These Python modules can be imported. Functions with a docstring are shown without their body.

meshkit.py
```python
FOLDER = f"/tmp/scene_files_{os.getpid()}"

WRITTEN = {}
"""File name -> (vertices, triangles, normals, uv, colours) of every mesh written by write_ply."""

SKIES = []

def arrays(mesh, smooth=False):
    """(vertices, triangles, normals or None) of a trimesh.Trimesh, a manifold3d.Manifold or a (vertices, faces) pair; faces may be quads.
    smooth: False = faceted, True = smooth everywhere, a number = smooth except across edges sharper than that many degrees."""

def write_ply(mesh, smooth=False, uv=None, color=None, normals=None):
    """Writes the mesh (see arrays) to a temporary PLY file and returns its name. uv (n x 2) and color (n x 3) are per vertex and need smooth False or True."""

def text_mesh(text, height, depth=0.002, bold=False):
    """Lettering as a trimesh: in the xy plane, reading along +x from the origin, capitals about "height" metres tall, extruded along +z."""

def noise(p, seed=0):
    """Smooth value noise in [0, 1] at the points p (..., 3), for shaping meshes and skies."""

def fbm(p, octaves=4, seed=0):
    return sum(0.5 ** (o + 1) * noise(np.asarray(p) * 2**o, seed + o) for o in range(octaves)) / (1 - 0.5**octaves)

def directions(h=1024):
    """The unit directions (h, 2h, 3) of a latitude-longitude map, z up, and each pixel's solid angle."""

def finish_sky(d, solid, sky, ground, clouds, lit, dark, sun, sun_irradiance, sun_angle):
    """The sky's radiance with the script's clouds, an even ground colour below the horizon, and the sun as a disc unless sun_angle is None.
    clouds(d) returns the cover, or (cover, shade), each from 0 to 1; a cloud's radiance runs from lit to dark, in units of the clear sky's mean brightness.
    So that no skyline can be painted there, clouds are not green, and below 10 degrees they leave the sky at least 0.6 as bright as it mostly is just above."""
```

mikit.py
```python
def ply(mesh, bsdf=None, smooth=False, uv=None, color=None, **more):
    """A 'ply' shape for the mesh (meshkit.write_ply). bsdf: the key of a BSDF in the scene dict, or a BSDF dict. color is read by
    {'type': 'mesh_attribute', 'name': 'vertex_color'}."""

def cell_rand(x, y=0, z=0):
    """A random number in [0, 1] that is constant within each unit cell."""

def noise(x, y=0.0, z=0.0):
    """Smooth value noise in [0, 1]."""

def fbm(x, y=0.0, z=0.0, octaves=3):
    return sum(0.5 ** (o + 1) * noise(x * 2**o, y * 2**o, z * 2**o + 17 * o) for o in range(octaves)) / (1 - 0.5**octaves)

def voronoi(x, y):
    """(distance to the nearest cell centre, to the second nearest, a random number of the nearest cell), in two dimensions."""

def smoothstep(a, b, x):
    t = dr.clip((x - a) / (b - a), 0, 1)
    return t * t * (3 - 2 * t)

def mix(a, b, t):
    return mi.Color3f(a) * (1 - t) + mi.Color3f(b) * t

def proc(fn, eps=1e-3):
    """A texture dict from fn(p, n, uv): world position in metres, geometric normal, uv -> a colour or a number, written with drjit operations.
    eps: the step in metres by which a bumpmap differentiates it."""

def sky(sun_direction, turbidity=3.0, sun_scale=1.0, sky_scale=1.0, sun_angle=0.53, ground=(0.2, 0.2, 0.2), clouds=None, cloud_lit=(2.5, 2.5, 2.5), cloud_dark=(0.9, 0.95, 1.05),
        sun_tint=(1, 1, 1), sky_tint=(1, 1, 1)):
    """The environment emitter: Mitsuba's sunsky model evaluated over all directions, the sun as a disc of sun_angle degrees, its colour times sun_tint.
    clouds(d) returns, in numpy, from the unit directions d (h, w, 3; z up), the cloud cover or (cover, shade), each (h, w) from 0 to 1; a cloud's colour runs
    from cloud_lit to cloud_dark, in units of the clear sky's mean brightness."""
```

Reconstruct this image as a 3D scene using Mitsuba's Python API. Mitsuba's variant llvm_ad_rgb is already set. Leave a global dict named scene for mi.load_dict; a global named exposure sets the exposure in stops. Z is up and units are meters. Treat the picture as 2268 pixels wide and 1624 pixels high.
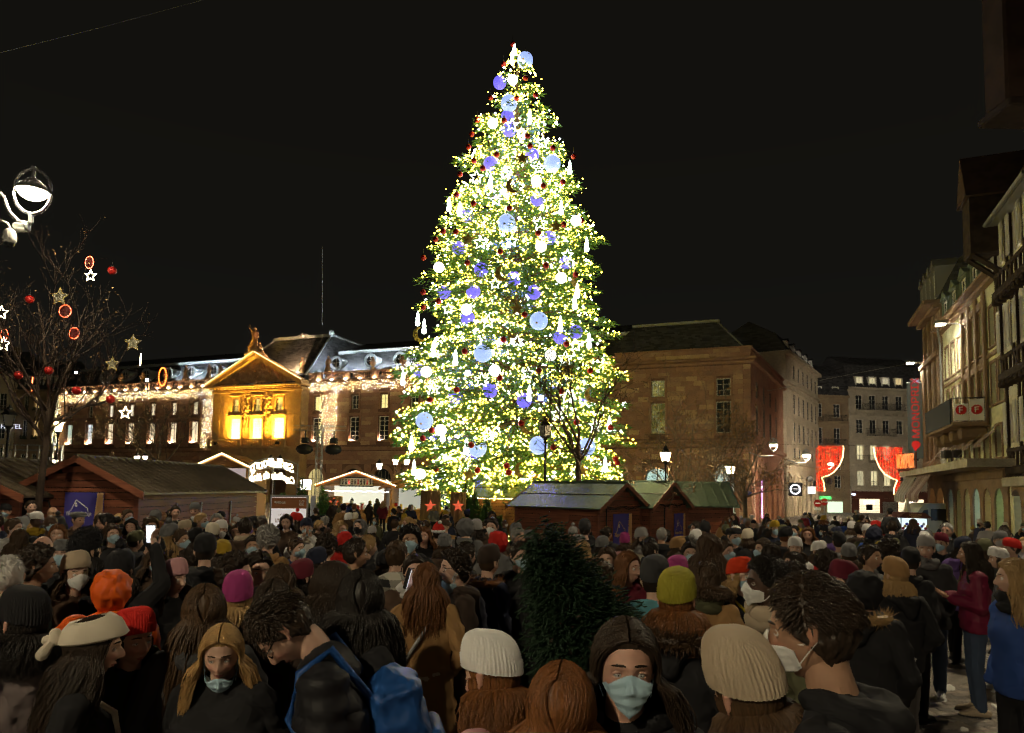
import math, random
import numpy as np, trimesh, manifold3d as m3, shapely
from shapely.geometry import Polygon, box as sbox, Point, LineString
from shapely.ops import unary_union
import mitsuba as mi, mikit, meshkit
import drjit as dr

# ---------------------------------------------------------------- camera, sky, exposure
PI = math.pi
FOC, CX, CY = 1512.0, 1134.0, 975.0            # 2268 x 1624 reading of the photograph
EYE = np.array([0, 0, 2.12]); TILT = math.atan(106 / 1512); ROLL = math.radians(0.84)
FW = np.array([0, math.cos(TILT), math.sin(TILT)])
_r0 = np.array([1.0, 0, 0]); _u0 = np.cross(_r0, FW)
RT = _r0 * math.cos(ROLL) + _u0 * math.sin(ROLL); UP = np.cross(RT, FW)
T = mi.ScalarTransform4f
exposure = 5.2
ES = 2.0 ** -exposure                           # lamp values below are as bright as they show in the picture
scene = {}
labels = {}
scene['camera'] = {'type': 'perspective', 'fov': math.degrees(2 * math.atan(1134 / FOC)), 'fov_axis': 'x', 'near_clip': 0.1, 'far_clip': 1000.0,
                   'principal_point_offset_y': -(CY - 812) / 1624,
                   'to_world': T().look_at(origin=EYE.tolist(), target=(EYE + FW).tolist(), up=UP.tolist())}
# clouded city night: an even dim glow, a little brighter towards the horizon
SKY = mikit.sky((0.3, -0.6, 0.35), turbidity=4, sun_scale=0.0, sky_scale=0.077 * ES, clouds=lambda d: (np.ones(d.shape[:2]), np.clip(d[..., 2] / .55, 0, 1) ** .7), cloud_lit=(1.15, 1.1, .92), cloud_dark=(.88, .81, .62))
SKY['sampling_weight'] = 1.0
SKY['scale'] = 1.0
scene['sky'] = SKY


def ray(px, py): return FW + (px - CX) / FOC * RT + (CY - py) / FOC * UP
def at(px, py, Y):
    d = ray(px, py); return EYE + d * (Y / d[1])
def sst(a, b, x):
    t = np.clip((np.asarray(x, float) - a) / (b - a), 0, 1); return t * t * (3 - 2 * t)
def gz(x, y):
    """height of the square: it falls away from where the camera stands, more so to the right"""
    x, y = np.asarray(x, float), np.asarray(y, float)
    return -0.3 * sst(5, 16, y) - sst(-8, 4, x) * 0.021 * np.clip(y - 15, 0, 45)

# ---------------------------------------------------------------- helpers
COUNT = {}
def key(base):
    n = COUNT.get(base, 0); COUNT[base] = n + 1
    return base if n == 0 else f'{base}_{n:03d}'
def thing(name, label=None, cat=None, group=None, kind=None):
    k = key(name)
    d = {}
    if label: d['label'] = label
    if cat: d['category'] = cat
    if group: d['group'] = group
    if kind: d['kind'] = kind
    labels[k] = d
    return k
def put(name, shape, parent=None, label=None, kind=None):
    k = key(parent + '__' + name if parent else name)
    scene[k] = shape
    d = {}
    if label: d['label'] = label
    if kind: d['kind'] = kind
    if d: labels[k] = {**labels.get(k, {}), **d}
    return k
def add(name, mesh, m, parent=None, smooth=False, tw=None, emit=None, w=1.0, label=None, kind=None, color=None):
    """one entry of the scene; emit = radiance of a lamp surface"""
    sh = mikit.ply(mesh, m, smooth, color=color)
    if tw is not None: sh['to_world'] = tw
    if emit is not None: sh['emitter'] = emitter(emit, w)
    return put(name, sh, parent, label, kind)
def single(name, mesh, m, label, cat, group=None, **kw):
    k = add(name, mesh, m, **kw); labels[k] = {**labels.get(k, {}), 'label': label, 'category': cat}
    if group: labels[k]['group'] = group
    return k
def emitter(rgb, w): return {'type': 'area', 'radiance': {'type': 'rgb', 'value': [float(v) * ES for v in rgb]}, 'sampling_weight': float(w)}
def struct(name, mesh, m, **kw): return add(name, mesh, m, kind='structure', **kw)

def mat(k, rgb, rough=0.8, two=True, **kw):
    rgb = rgb if isinstance(rgb, dict) else {'type': 'rgb', 'value': list(rgb)}
    b = {'type': 'principled', 'base_color': rgb, 'roughness': rough, 'specular': 0.3, **kw}
    scene[k] = {'type': 'twosided', 'bsdf': b} if two else b
    return k
def pmat(k, fn, rough=0.8, bump=None, bs=0.01, **kw):
    """procedural colour fn(p,n,uv); bump: height function"""
    b = {'type': 'principled', 'base_color': mikit.proc(fn), 'roughness': rough, 'specular': 0.3, **kw}
    if bump is not None: b = {'type': 'bumpmap', 'arbitrary': {**mikit.proc(bump)}, 'bsdf': b, 'scale': bs}
    scene[k] = {'type': 'twosided', 'bsdf': b}
    return k

def fcat(ms): return trimesh.util.concatenate([m for m in ms if m is not None])
def box(x0, x1, y0, y1, z0, z1):
    m = trimesh.creation.box((x1 - x0, y1 - y0, z1 - z0)); m.apply_translation(((x0 + x1) / 2, (y0 + y1) / 2, (z0 + z1) / 2)); return m
def cbox(x0, x1, y0, y1, z0, z1, c=0.01):
    """box with chamfered edges"""
    lo, hi = np.array([x0, y0, z0], float), np.array([x1, y1, z1], float); c = min(c, 0.45 * float((hi - lo).min()))
    pts = []
    for ix in (0, 1):
        for iy in (0, 1):
            for iz in (0, 1):
                p = np.array([(lo, hi)[ix][0], (lo, hi)[iy][1], (lo, hi)[iz][2]])
                s = np.array([1 - 2 * ix, 1 - 2 * iy, 1 - 2 * iz])
                for a in range(3):
                    q = p + s * c; q[a] = p[a]; pts.append(q)
    return hullp(pts)
def m2t(m):
    me = m.to_mesh(); return trimesh.Trimesh(np.array(me.vert_properties[:, :3]), np.array(me.tri_verts), process=False)
def t2m(t): return m3.Manifold(m3.Mesh(np.asarray(t.vertices, np.float32), np.asarray(t.faces, np.uint32)))
def hullp(pts): return m2t(m3.Manifold.hull_points(np.asarray(pts, float)))
def tubem(pts, r, sides=6, closed=False):
    p = np.asarray(pts, float); r = np.broadcast_to(np.asarray(r, float), (len(p),))
    t = np.gradient(p, axis=0) if not closed else np.roll(p, -1, 0) - np.roll(p, 1, 0)
    t /= np.linalg.norm(t, axis=1, keepdims=True) + 1e-12
    ref = np.array([0, 0, 1.0]) if abs(t[:, 2]).mean() < 0.8 else np.array([1.0, 0, 0])
    a = np.cross(t, ref); a /= np.linalg.norm(a, axis=1, keepdims=True) + 1e-9
    b = np.cross(a, t); an = np.arange(sides) * 2 * PI / sides
    v = p[:, None] + r[:, None, None] * (np.cos(an)[None, :, None] * a[:, None] + np.sin(an)[None, :, None] * b[:, None])
    n = len(p); I = np.arange(n if closed else n - 1); J = np.arange(sides)
    i, j = np.meshgrid(I, J, indexing='ij'); i2 = (i + 1) % n; j2 = (j + 1) % sides
    q = np.stack([i * sides + j, i * sides + j2, i2 * sides + j2, i2 * sides + j], -1).reshape(-1, 4)
    f = np.vstack([q[:, [0, 2, 1]], q[:, [0, 3, 2]]])
    v = v.reshape(-1, 3)
    if not closed:
        c0, c1 = len(v), len(v) + 1; v = np.vstack([v, p[:1], p[-1:]])
        f = np.vstack([f, [[c0, k, (k + 1) % sides] for k in range(sides)], [[c1, (n - 1) * sides + (k + 1) % sides, (n - 1) * sides + k] for k in range(sides)]])
    return trimesh.Trimesh(v, f, process=False)
def bar(a, b, r, sides=6): return tubem([a, b], r, sides)
def beam(a, b, w, h):
    """square bar from a to b"""
    return tubem([a, b], [math.hypot(w, h) / 2] * 2, 4)
def lathe(prof, n=16, cx=0, cy=0, rib=None):
    p = np.asarray(prof, float); an = np.arange(n) * 2 * PI / n
    rr = p[:, 0][:, None] * (np.ones((1, n)) if rib is None else rib(an)[None])
    v = np.stack([cx + rr * np.cos(an), cy + rr * np.sin(an), np.broadcast_to(p[:, 1][:, None], rr.shape)], -1).reshape(-1, 3)
    i, j = np.meshgrid(np.arange(len(p) - 1), np.arange(n), indexing='ij'); j2 = (j + 1) % n
    q = np.stack([i * n + j, i * n + j2, (i + 1) * n + j2, (i + 1) * n + j], -1).reshape(-1, 4)
    return trimesh.Trimesh(v, np.vstack([q[:, [0, 1, 2]], q[:, [0, 2, 3]]]), process=False)
def ico(r=1.0, sub=1, c=(0, 0, 0), sc=(1, 1, 1)):
    m = trimesh.creation.icosphere(sub, r); m.apply_scale(sc); m.apply_translation(c); return m
def extr(poly, th):
    ps = [g for g in getattr(poly, 'geoms', [poly]) if g.area > 1e-6]
    return fcat([trimesh.creation.extrude_polygon(g, th, engine='earcut') for g in ps])
def stand(m):
    """(x, y) drawing extruded along z -> upright in (x, z), thickness going to -y"""
    v = np.array(m.vertices); m.vertices = np.stack([v[:, 0], -v[:, 2], v[:, 1]], 1); return m
def upright(poly, th, y=0.0):
    m = stand(extr(poly, th)); m.apply_translation((0, y, 0)); return m
def text(t, h, depth=0.02, bold=False, center=True, wmax=None):
    m = meshkit.text_mesh(t, h, depth, bold)
    if wmax and m.extents[0] > wmax: m.apply_scale((wmax / m.extents[0], 1, 1))
    if center: m.apply_translation((-(m.bounds[0][0] + m.bounds[1][0]) / 2, 0, 0))
    return m
OCT = np.array([[1, 0, 0], [-1, 0, 0], [0, 1, 0], [0, -1, 0], [0, 0, 1], [0, 0, -1.0]])
OCF = np.array([[0, 2, 4], [2, 1, 4], [1, 3, 4], [3, 0, 4], [2, 0, 5], [1, 2, 5], [3, 1, 5], [0, 3, 5]])
def bulbs(p, r):
    p = np.asarray(p, float); r = np.broadcast_to(np.asarray(r, float), (len(p),))
    v = (p[:, None] + OCT[None] * r[:, None, None]).reshape(-1, 3)
    f = (OCF[None] + np.arange(len(p))[:, None, None] * 6).reshape(-1, 3)
    return trimesh.Trimesh(v, f, process=False)
def star(ro, ri, n=5):
    a = PI / 2 + np.arange(2 * n) * PI / n; r = np.where(np.arange(2 * n) % 2 == 0, ro, ri)
    return np.stack([r * np.cos(a), r * np.sin(a)], 1)
class Fr:
    """upright plane: s along it, y out of it, z up"""
    def __init__(s, a, b, flip=False):
        a, b = np.asarray(a, float)[:2], np.asarray(b, float)[:2]
        s.L = float(np.linalg.norm(b - a)); s.u = (b - a) / s.L
        s.n = np.array([-s.u[1], s.u[0]]); s.o = a
        M = np.eye(4); M[:2, 0] = s.u; M[:2, 1] = s.n; M[:2, 3] = a; s.M = T(M)
    def w(s, S, y, z): return np.array([*(s.o + s.u * S + s.n * y), z])
def rotz(m, a): m.apply_transform(trimesh.transformations.rotation_matrix(a, (0, 0, 1))); return m
def TW(x, y, z, a=0.0, sc=1.0): return T().translate([float(x), float(y), float(z)]).rotate([0, 0, 1], math.degrees(a)).scale(sc)

rnd = random.Random(7)
R = np.random.RandomState(7)

# ---------------------------------------------------------------- materials of the place
def nz(p, s, o=3): return mikit.fbm(p.x * s, p.y * s, p.z * s, o)
def stonefn(a, b, s=1.3):
    return lambda p, n, uv: mikit.mix(a, b, mikit.smoothstep(0.25, 0.75, nz(p, s))) * (0.8 + 0.4 * nz(p, s * 9, 2))
STONES = [pmat(f'sandstone_{i}', stonefn(a, b), 0.85) for i, (a, b) in enumerate([((.38, .21, .135), (.31, .165, .11)), ((.34, .2, .135), (.43, .27, .165)), ((.28, .155, .11), (.35, .19, .125)), ((.52, .36, .22), (.45, .29, .18))])]
pmat('sandstone_core', stonefn((.2, .105, .07), (.15, .08, .055)), 0.9)
pmat('sandstone_trim', stonefn((.34, .2, .13), (.28, .155, .1)), 0.8)
pmat('gold_stone', stonefn((.40, .27, .13), (.34, .22, .11), 2.0), 0.75)
pmat('statue_stone', stonefn((.42, .27, .15), (.3, .18, .1), 2.5), 0.6)
def slatefn(p, n, uv):
    r = mikit.cell_rand((p.x + p.y * 0.3) * 2.2 + 0.5 * dr.floor(p.z * 5), p.z * 5.0)
    return mikit.mix((.035, .035, .038), (.085, .085, .09), r)
pmat('slate', slatefn, 0.55, bump=lambda p, n, uv: dr.floor(p.z * 5) * 0.0 + (p.z * 5 - dr.floor(p.z * 5)) * 0.02, bs=1.0)
mat('zinc', (.42, .45, .47), 0.35, metallic=0.4)
mat('win_frame', (.72, .70, .64), 0.5)
mat('win_dark_frame', (.2, .17, .14), 0.5)
mat('glass_dark', (.02, .024, .028), 0.08, specular=0.8)
mat('lit_pane', (.6, .55, .45), 0.5)
mat('lamp_glass', (.8, .8, .78), 0.4)
mat('black_metal', (.02, .02, .022), 0.45, metallic=0.3)
mat('grey_metal', (.32, .33, .34), 0.4, metallic=0.7)
mat('iron', (.05, .045, .045), 0.5)
pmat('cream_wall', stonefn((.56, .49, .36), (.47, .41, .3), 0.6), 0.9)
pmat('beige_wall', stonefn((.50, .42, .31), (.42, .35, .26), 0.6), 0.9)
pmat('grey_wall', stonefn((.52, .46, .36), (.44, .39, .31), 0.6), 0.9)
pmat('ochre_wall', stonefn((.36, .27, .17), (.29, .215, .14), 0.6), 0.9)
pmat('yellow_wall', stonefn((.60, .58, .38), (.52, .50, .33), 0.6), 0.9)
pmat('brown_stone', stonefn((.25, .17, .11), (.19, .125, .085), 0.9), 0.9)
pmat('red_front', stonefn((.14, .05, .035), (.1, .04, .03), 0.9), 0.7)
pmat('old_timber', stonefn((.05, .034, .024), (.03, .02, .016), 3.0), 0.85)
pmat('plaster', stonefn((.62, .58, .47), (.52, .48, .4), 1.0), 0.9)
pmat('roof_tile', stonefn((.07, .04, .028), (.045, .028, .02), 3.0), 0.85, bump=lambda p, n, uv: dr.abs(dr.sin(p.z * 26)) * 0.012, bs=1.0)
mat('shutter', (.45, .43, .38), 0.7)
mat('tin', (.3, .3, .28), 0.5, metallic=0.5)

# ---------------------------------------------------------------- the ground
def groundfn(p, n, uv):
    bx = p.x * 5.0 + 0.5 * dr.floor(p.y * 9.0); by = p.y * 9.0
    r = mikit.cell_rand(bx, by)
    ex = dr.minimum(bx - dr.floor(bx), 1 - (bx - dr.floor(bx))); ey = dr.minimum(by - dr.floor(by), 1 - (by - dr.floor(by)))
    joint = mikit.smoothstep(0.02, 0.07, dr.minimum(ex, ey))
    return mikit.mix((.055, .05, .045), mikit.mix((.16, .145, .13), (.25, .22, .19), r), joint) * (0.75 + 0.5 * nz(p, 0.7))
pmat('paving', groundfn, 0.6)
gx = np.concatenate([np.linspace(-160, -20, 12)[:-1], np.linspace(-20, 30, 51), np.linspace(30, 160, 12)[1:]])
gy = np.concatenate([np.linspace(-60, 2, 6)[:-1], np.linspace(2, 62, 61), np.linspace(62, 400, 20)[1:]])
X, Y = np.meshgrid(gx, gy); Zg = gz(X, Y)
GV = np.stack([X.ravel(), Y.ravel(), Zg.ravel()], 1); nx = len(gx)
i, j = np.meshgrid(np.arange(len(gy) - 1), np.arange(nx - 1), indexing='ij'); q = (i * nx + j).ravel()
struct('square', trimesh.Trimesh(GV, np.vstack([np.stack([q, q + 1, q + nx + 1], 1), np.stack([q, q + nx + 1, q + nx], 1)]), process=False), 'paving', smooth=True)
PAV = [pmat(f'paver_{i}', stonefn(a, b, 6.0), 0.55) for i, (a, b) in enumerate([((.25, .22, .19), (.2, .175, .155)), ((.2, .18, .165), (.16, .145, .13)), ((.3, .26, .22), (.24, .21, .185))])]
pv = {}; stuff = []; done = 0
cands = []
for r_ in range(int(5.6 / 0.112)):
    y = 3.7 + r_ * 0.112
    for c_ in range(40):
        x = 1.6 + c_ * 0.205 + (0.1025 if r_ % 2 else 0)
        if 0.42 < x / y < 0.80: cands.append((x, y))
cands.sort(key=lambda c: abs(c[0] / c[1] - 0.66) * 2 + abs(c[1] - 5.6) * 0.3)
pm = [cbox(-.098, .098, -.052, .052, -.03, .012, .006), cbox(-.098, .098, -.0515, .0515, -.03, .014, .009)]
pd = [[mikit.ply(m, b) for b in PAV] for m in pm]
for (x, y) in cands:
    z = float(gz(x, y))
    if done < 300:
        d = dict(pd[rnd.randrange(2)][rnd.randrange(3)]); d['to_world'] = TW(x, y, z + rnd.uniform(-.003, .003), rnd.uniform(-.012, .012)); put('paver', d, 'square'); done += 1
    else:
        m = pm[0].copy(); m.apply_translation((x, y, z)); stuff.append(m)
add('paving_field', fcat(stuff), PAV[0], 'square', kind='stuff')

# ---------------------------------------------------------------- building helpers
def wallm(s0, s1, z0, z1, holes=(), th=0.4, y=0.0, arches=()):
    p = sbox(s0, z0, s1, z1)
    hs = [sbox(a, c, b, d) for a, b, c, d in holes] + [arch(*a) for a in arches]
    if hs: p = p.difference(unary_union(hs))
    return upright(p, th, y)
def arch(s, w, z0, z1):
    """opening with a round head: centre s, width w, from z0 to the crown z1"""
    r = w / 2
    return unary_union([sbox(s - r, z0, s + r, z1 - r), Point(s, z1 - r).buffer(r, 8)])
PANES = {}
def window(parent, fr, a, b, c, d, dep=0.25, nxm=2, nzm=3, fm='win_frame', lit=None, w=0.2, bw=0.07, y=0.0, pane=True, name='window'):
    ms = [box(a, a + bw, -dep - .06, -dep, c, d), box(b - bw, b, -dep - .06, -dep, c, d), box(a + bw, b - bw, -dep - .06, -dep, c, c + bw), box(a + bw, b - bw, -dep - .06, -dep, d - bw, d)]
    for k in range(1, nxm):
        s = a + (b - a) * k / nxm; ms.append(box(s - bw * .45, s + bw * .45, -dep - .05, -dep + .004, c + bw, d - bw))
    for k in range(1, nzm):
        z = c + (d - c) * k / nzm; ms.append(box(a + bw, b - bw, -dep - .045, -dep - .004, z - bw * .3, z + bw * .3))
    m = fcat(ms); m.apply_translation((0, y, 0))
    k = add(name, m, fm, parent, tw=fr.M)
    if pane:
        pm = box(a + .01, b - .01, y - dep - .1, y - dep - .07, c + .01, d - .01)
        add('pane', pm, 'lit_pane' if lit else 'glass_dark', k, tw=fr.M, emit=lit, w=w)
    return k
def place_text(m, fr, S, y, Z, right=True):
    A = np.array([[-1 if right else 1, 0, 0, S], [0, 0, 1 if right else -1, y], [0, 1, 0, Z], [0, 0, 0, 1.0]])
    m = m.copy(); m.apply_transform(A); return m
def blocks(fr, s0, s1, z0, z1, holes, y, ch, lo, hi, seed):
    rr = random.Random(seed); out = []
    n = max(1, round((z1 - z0) / ch)); ch = (z1 - z0) / n
    for k in range(n):
        a, b = z0 + k * ch, z0 + (k + 1) * ch
        cuts = sorted((h[0], h[1]) for h in holes if h[2] < b - .05 and h[3] > a + .05)
        spans = []; x = s0
        for c in cuts:
            if c[0] > x: spans.append((x, min(c[0], s1)))
            x = max(x, c[1])
        if x < s1: spans.append((x, s1))
        for (p, q_) in spans:
            x = p + (0 if k % 2 else 0.001)
            first = True
            while x < q_ - .02:
                l = rr.uniform(lo, hi) * (0.55 if first and k % 2 else 1); first = False
                e = x + l
                if q_ - e < lo * .5: e = q_
                out.append((x + .01, min(e, q_) - .01, y - .05, y + rr.uniform(.0, .012), a + .008, b - .008)); x = e
    return out
def railing(s0, s1, z0, h, y, step=0.14, r=0.012):
    ms = [box(s0, s1, y - .03, y + .03, z0 + h - .05, z0 + h), box(s0, s1, y - .02, y + .02, z0 + .06, z0 + .1)]
    for s in np.arange(s0 + step / 2, s1, step): ms.append(box(s - r, s + r, y - r, y + r, z0, z0 + h - .05))
    return fcat(ms)
def baluster(s, z0, h, y, r=0.11):
    m = lathe([(r * .8, z0), (r * .8, z0 + h * .1), (r * .5, z0 + h * .16), (r, z0 + h * .38), (r * .45, z0 + h * .75), (r * .8, z0 + h * .86), (r * .8, z0 + h)], 8); m.apply_translation((s, y, 0)); return m
def spot(name, pos, target, rgb, inten, cut=45, beamw=30, w=1.0):
    scene[name] = {'type': 'spot', 'to_world': T().look_at(origin=[float(v) for v in pos], target=[float(v) for v in target], up=[0.1, 0.2, 0.97]),
                   'intensity': {'type': 'rgb', 'value': [float(c * inten * ES) for c in rgb]}, 'cutoff_angle': float(cut), 'beam_width': float(beamw), 'sampling_weight': float(w)}
WARM = (1.0, .80, .48); PEACH = (1.0, .66, .42); COOL = (.82, .93, 1.0); AMBER = (1.0, .52, .05)

# ---------------------------------------------------------------- the long sandstone palace across the square
PF = Fr((24.597, 70.0), (-73.087, 107.6))
PA = thing('sandstone_palace', 'long red sandstone palace with slate mansard roofs and a golden lit pediment, behind the tree', 'building')
GB = -1.6                                           # foot of its walls
def palace():
    P = lambda *a, **k: add(*a, parent=PA, tw=PF.M, **k)
    blk = []
    # --- pavilion (right end), 0..13.8, front 1.2 m proud of the wing
    pw = [(8.78, 10.22, 12.2, 14.0), (2.0, 3.4, 12.1, 13.95), (8.72, 10.25, 8.2, 11.5), (1.95, 3.45, 8.2, 11.5)]
    pa = [(9.6, 2.6, GB, 4.6), (2.7, 2.2, GB, 4.9)]
    ah = [(8.3, 10.9, GB, 4.6), (1.6, 3.8, GB, 4.9)]
    P('wall', wallm(0, 14.2, GB, 17.2, pw, .5, -.05, pa), m='sandstone_core')
    blk += blocks(PF, .75, 13.6, 7.6, 15.3, [(a - .22, b + .22, c - .15, d + .3) for a, b, c, d in pw], 0, .53, .9, 2.0, 1)
    blk += blocks(PF, 0, 14.2, GB + .4, 6.6, [(a - .3, b + .3, c, d + .3) for a, b, c, d in ah], 0, .60, 1.0, 2.0, 2)
    blk += blocks(PF, 0, .73, 7.6, 15.3, [], .06, .53, .7, .74, 3) + blocks(PF, 13.62, 14.2, 7.6, 15.3, [], .06, .53, .5, .58, 4)
    for k, (z, h, o) in enumerate([(6.7, .5, .35), (7.25, .22, .2), (15.4, .35, .2), (15.78, .3, .5), (17.1, .16, .12)]): P('cornice', cbox(-.1 - o, 14.3, -.3, o, z, z + h, .05), m='sandstone_trim')
    P('attic', box(0, 14.2, -.4, .02, 16.1, 17.1), m='sandstone_core')
    blk += blocks(PF, 0, 14.2, 16.1, 17.08, [], .06, .5, 1.2, 2.4, 5)
    for a, b, c, d in pw:
        f = fcat([box(a - .2, a - .01, 0, .1, c - .1, d + .2), box(b + .01, b + .2, 0, .1, c - .1, d + .2), box(a - .3, b + .3, 0, .2, d + .21, d + .4), box(a - .3, b + .3, -.2, .2, c - .28, c - .11)])
        P('window_surround', f, m='sandstone_trim')
        window(PA, PF, a, b, c, d, .3, 2, 4 if d - c > 2 else 3)
    for (s, w_, z0, z1), lit in zip(pa, [(.34, .62, .6), (.30, .46, .42)]):
        gl = upright(arch(s, w_ - .04, z0, z1 - .02), .05, -.35)
        P('arched_shop_window', gl, m='lit_pane', emit=lit, w=.4)
        P('arch_frame', fcat([upright(arch(s, w_, z0, z1).difference(arch(s, w_ - .3, z0, z1 - .15)), .08, -.25), box(s - w_ / 2, s + w_ / 2, -.33, -.25, 3.0, 3.12), box(s - .05, s + .05, -.33, -.25, z0, z1)]), m='win_dark_frame')
        P('arch_ring', upright(arch(s, w_ + .7, z0, z1 + .45).difference(arch(s, w_, z0 - 1, z1)), .2, .12), m='sandstone_trim')
    P('balcony', fcat([box(8.2, 10.8, 0, .7, 6.9, 7.05)]), m='sandstone_trim'); P('balcony_railing', railing(8.2, 10.8, 7.05, 1.0, .65), m='iron')
    P('shop_sign', place_text(text('Marionnaud', .42, .03), PF, 9.3, -.2, 2.42), m='lit_pane', emit=(.42, .40, .36), w=.1)
    # side wall towards the street
    b2 = np.array([24.597, 70]) + np.array([.4907, .8713]) * 23.5
    SF = Fr(b2, (24.597, 70)); SL = SF.L
    sh = [(SL - s - .6, SL - s + .6, z, z + dz) for s in (3.7, 8.2, 12.7, 17.2) for z, dz in ((12.1, 1.8), (8.2, 3.2))]
    sa = [(SL - s, 2.4, GB, 4.6) for s in (3.0, 7.2, 11.4, 15.6, 19.8)]
    A = lambda *a, **k: add(*a, parent=PA, tw=SF.M, **k)
    A('side_wall', wallm(0, SL - .4, GB, 17.0, sh, .5, -.03, [a for a in sa]), m='sandstone_0')
    for a, b, c, d in sh: window(PA, SF, a, b, c, d, .06, 2, 3, fm='win_dark_frame')
    for k, (s, w_, z0, z1) in enumerate(sa): A('arched_shop_window', upright(arch(s, w_, z0, z1), .05, -.4), m='lit_pane', emit=[(.55, .34, .16), (.62, .40, .2), (.5, .3, .15), (.6, .4, .18), (.5, .36, .2)][k], w=.2)
    for z, h, o in [(6.7, .5, .35), (15.6, .5, .45), (16.9, .3, .15)]: A('cornice', cbox(0, SL + .1, -.3, o, z, z + h, .05), m='sandstone_trim')
    # pavilion roof
    def roof(pts, faces, m, name='roof'): P(name, trimesh.Trimesh(np.array(pts, float), np.array(faces), process=False), m=m)
    rb = [(0.6, -.3, 17.1), (15.6, -.3, 17.1), (12.6, -2.6, 20.6), (3.4, -2.6, 20.6), (.6, -22, 17.1), (3.4, -19, 20.6), (15.6, -22, 17.1), (12.6, -19, 20.6), (7.6, -10, 21.9)]
    roof(rb, [(1, 0, 3), (1, 3, 2), (0, 4, 5), (0, 5, 3), (1, 2, 7), (1, 7, 6), (2, 3, 8), (3, 5, 8), (2, 8, 7)], 'slate', 'pavilion_roof')
    P('ridge_trim', fcat([box(3.2, 12.8, -2.75, -2.4, 20.55, 20.85), bar((.6, -.3, 17.1), (3.4, -2.55, 20.6), .1), bar((3.3, -2.7, 20.7), (3.3, -19, 20.7), .14)]), m='tin')
    # --- wings
    rw = [46.75 - 4.35 * k + off for k in range(-2, 7) for off in [0]]
    RWS = [54.75, 48.9, 44.5, 40.1, 35.7, 31.3, 26.9, 22.5, 18.1]
    LWS = [101.9, 97.4, 93.0, 88.7, 84.4, 80.2, 76.1, 71.6]
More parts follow.
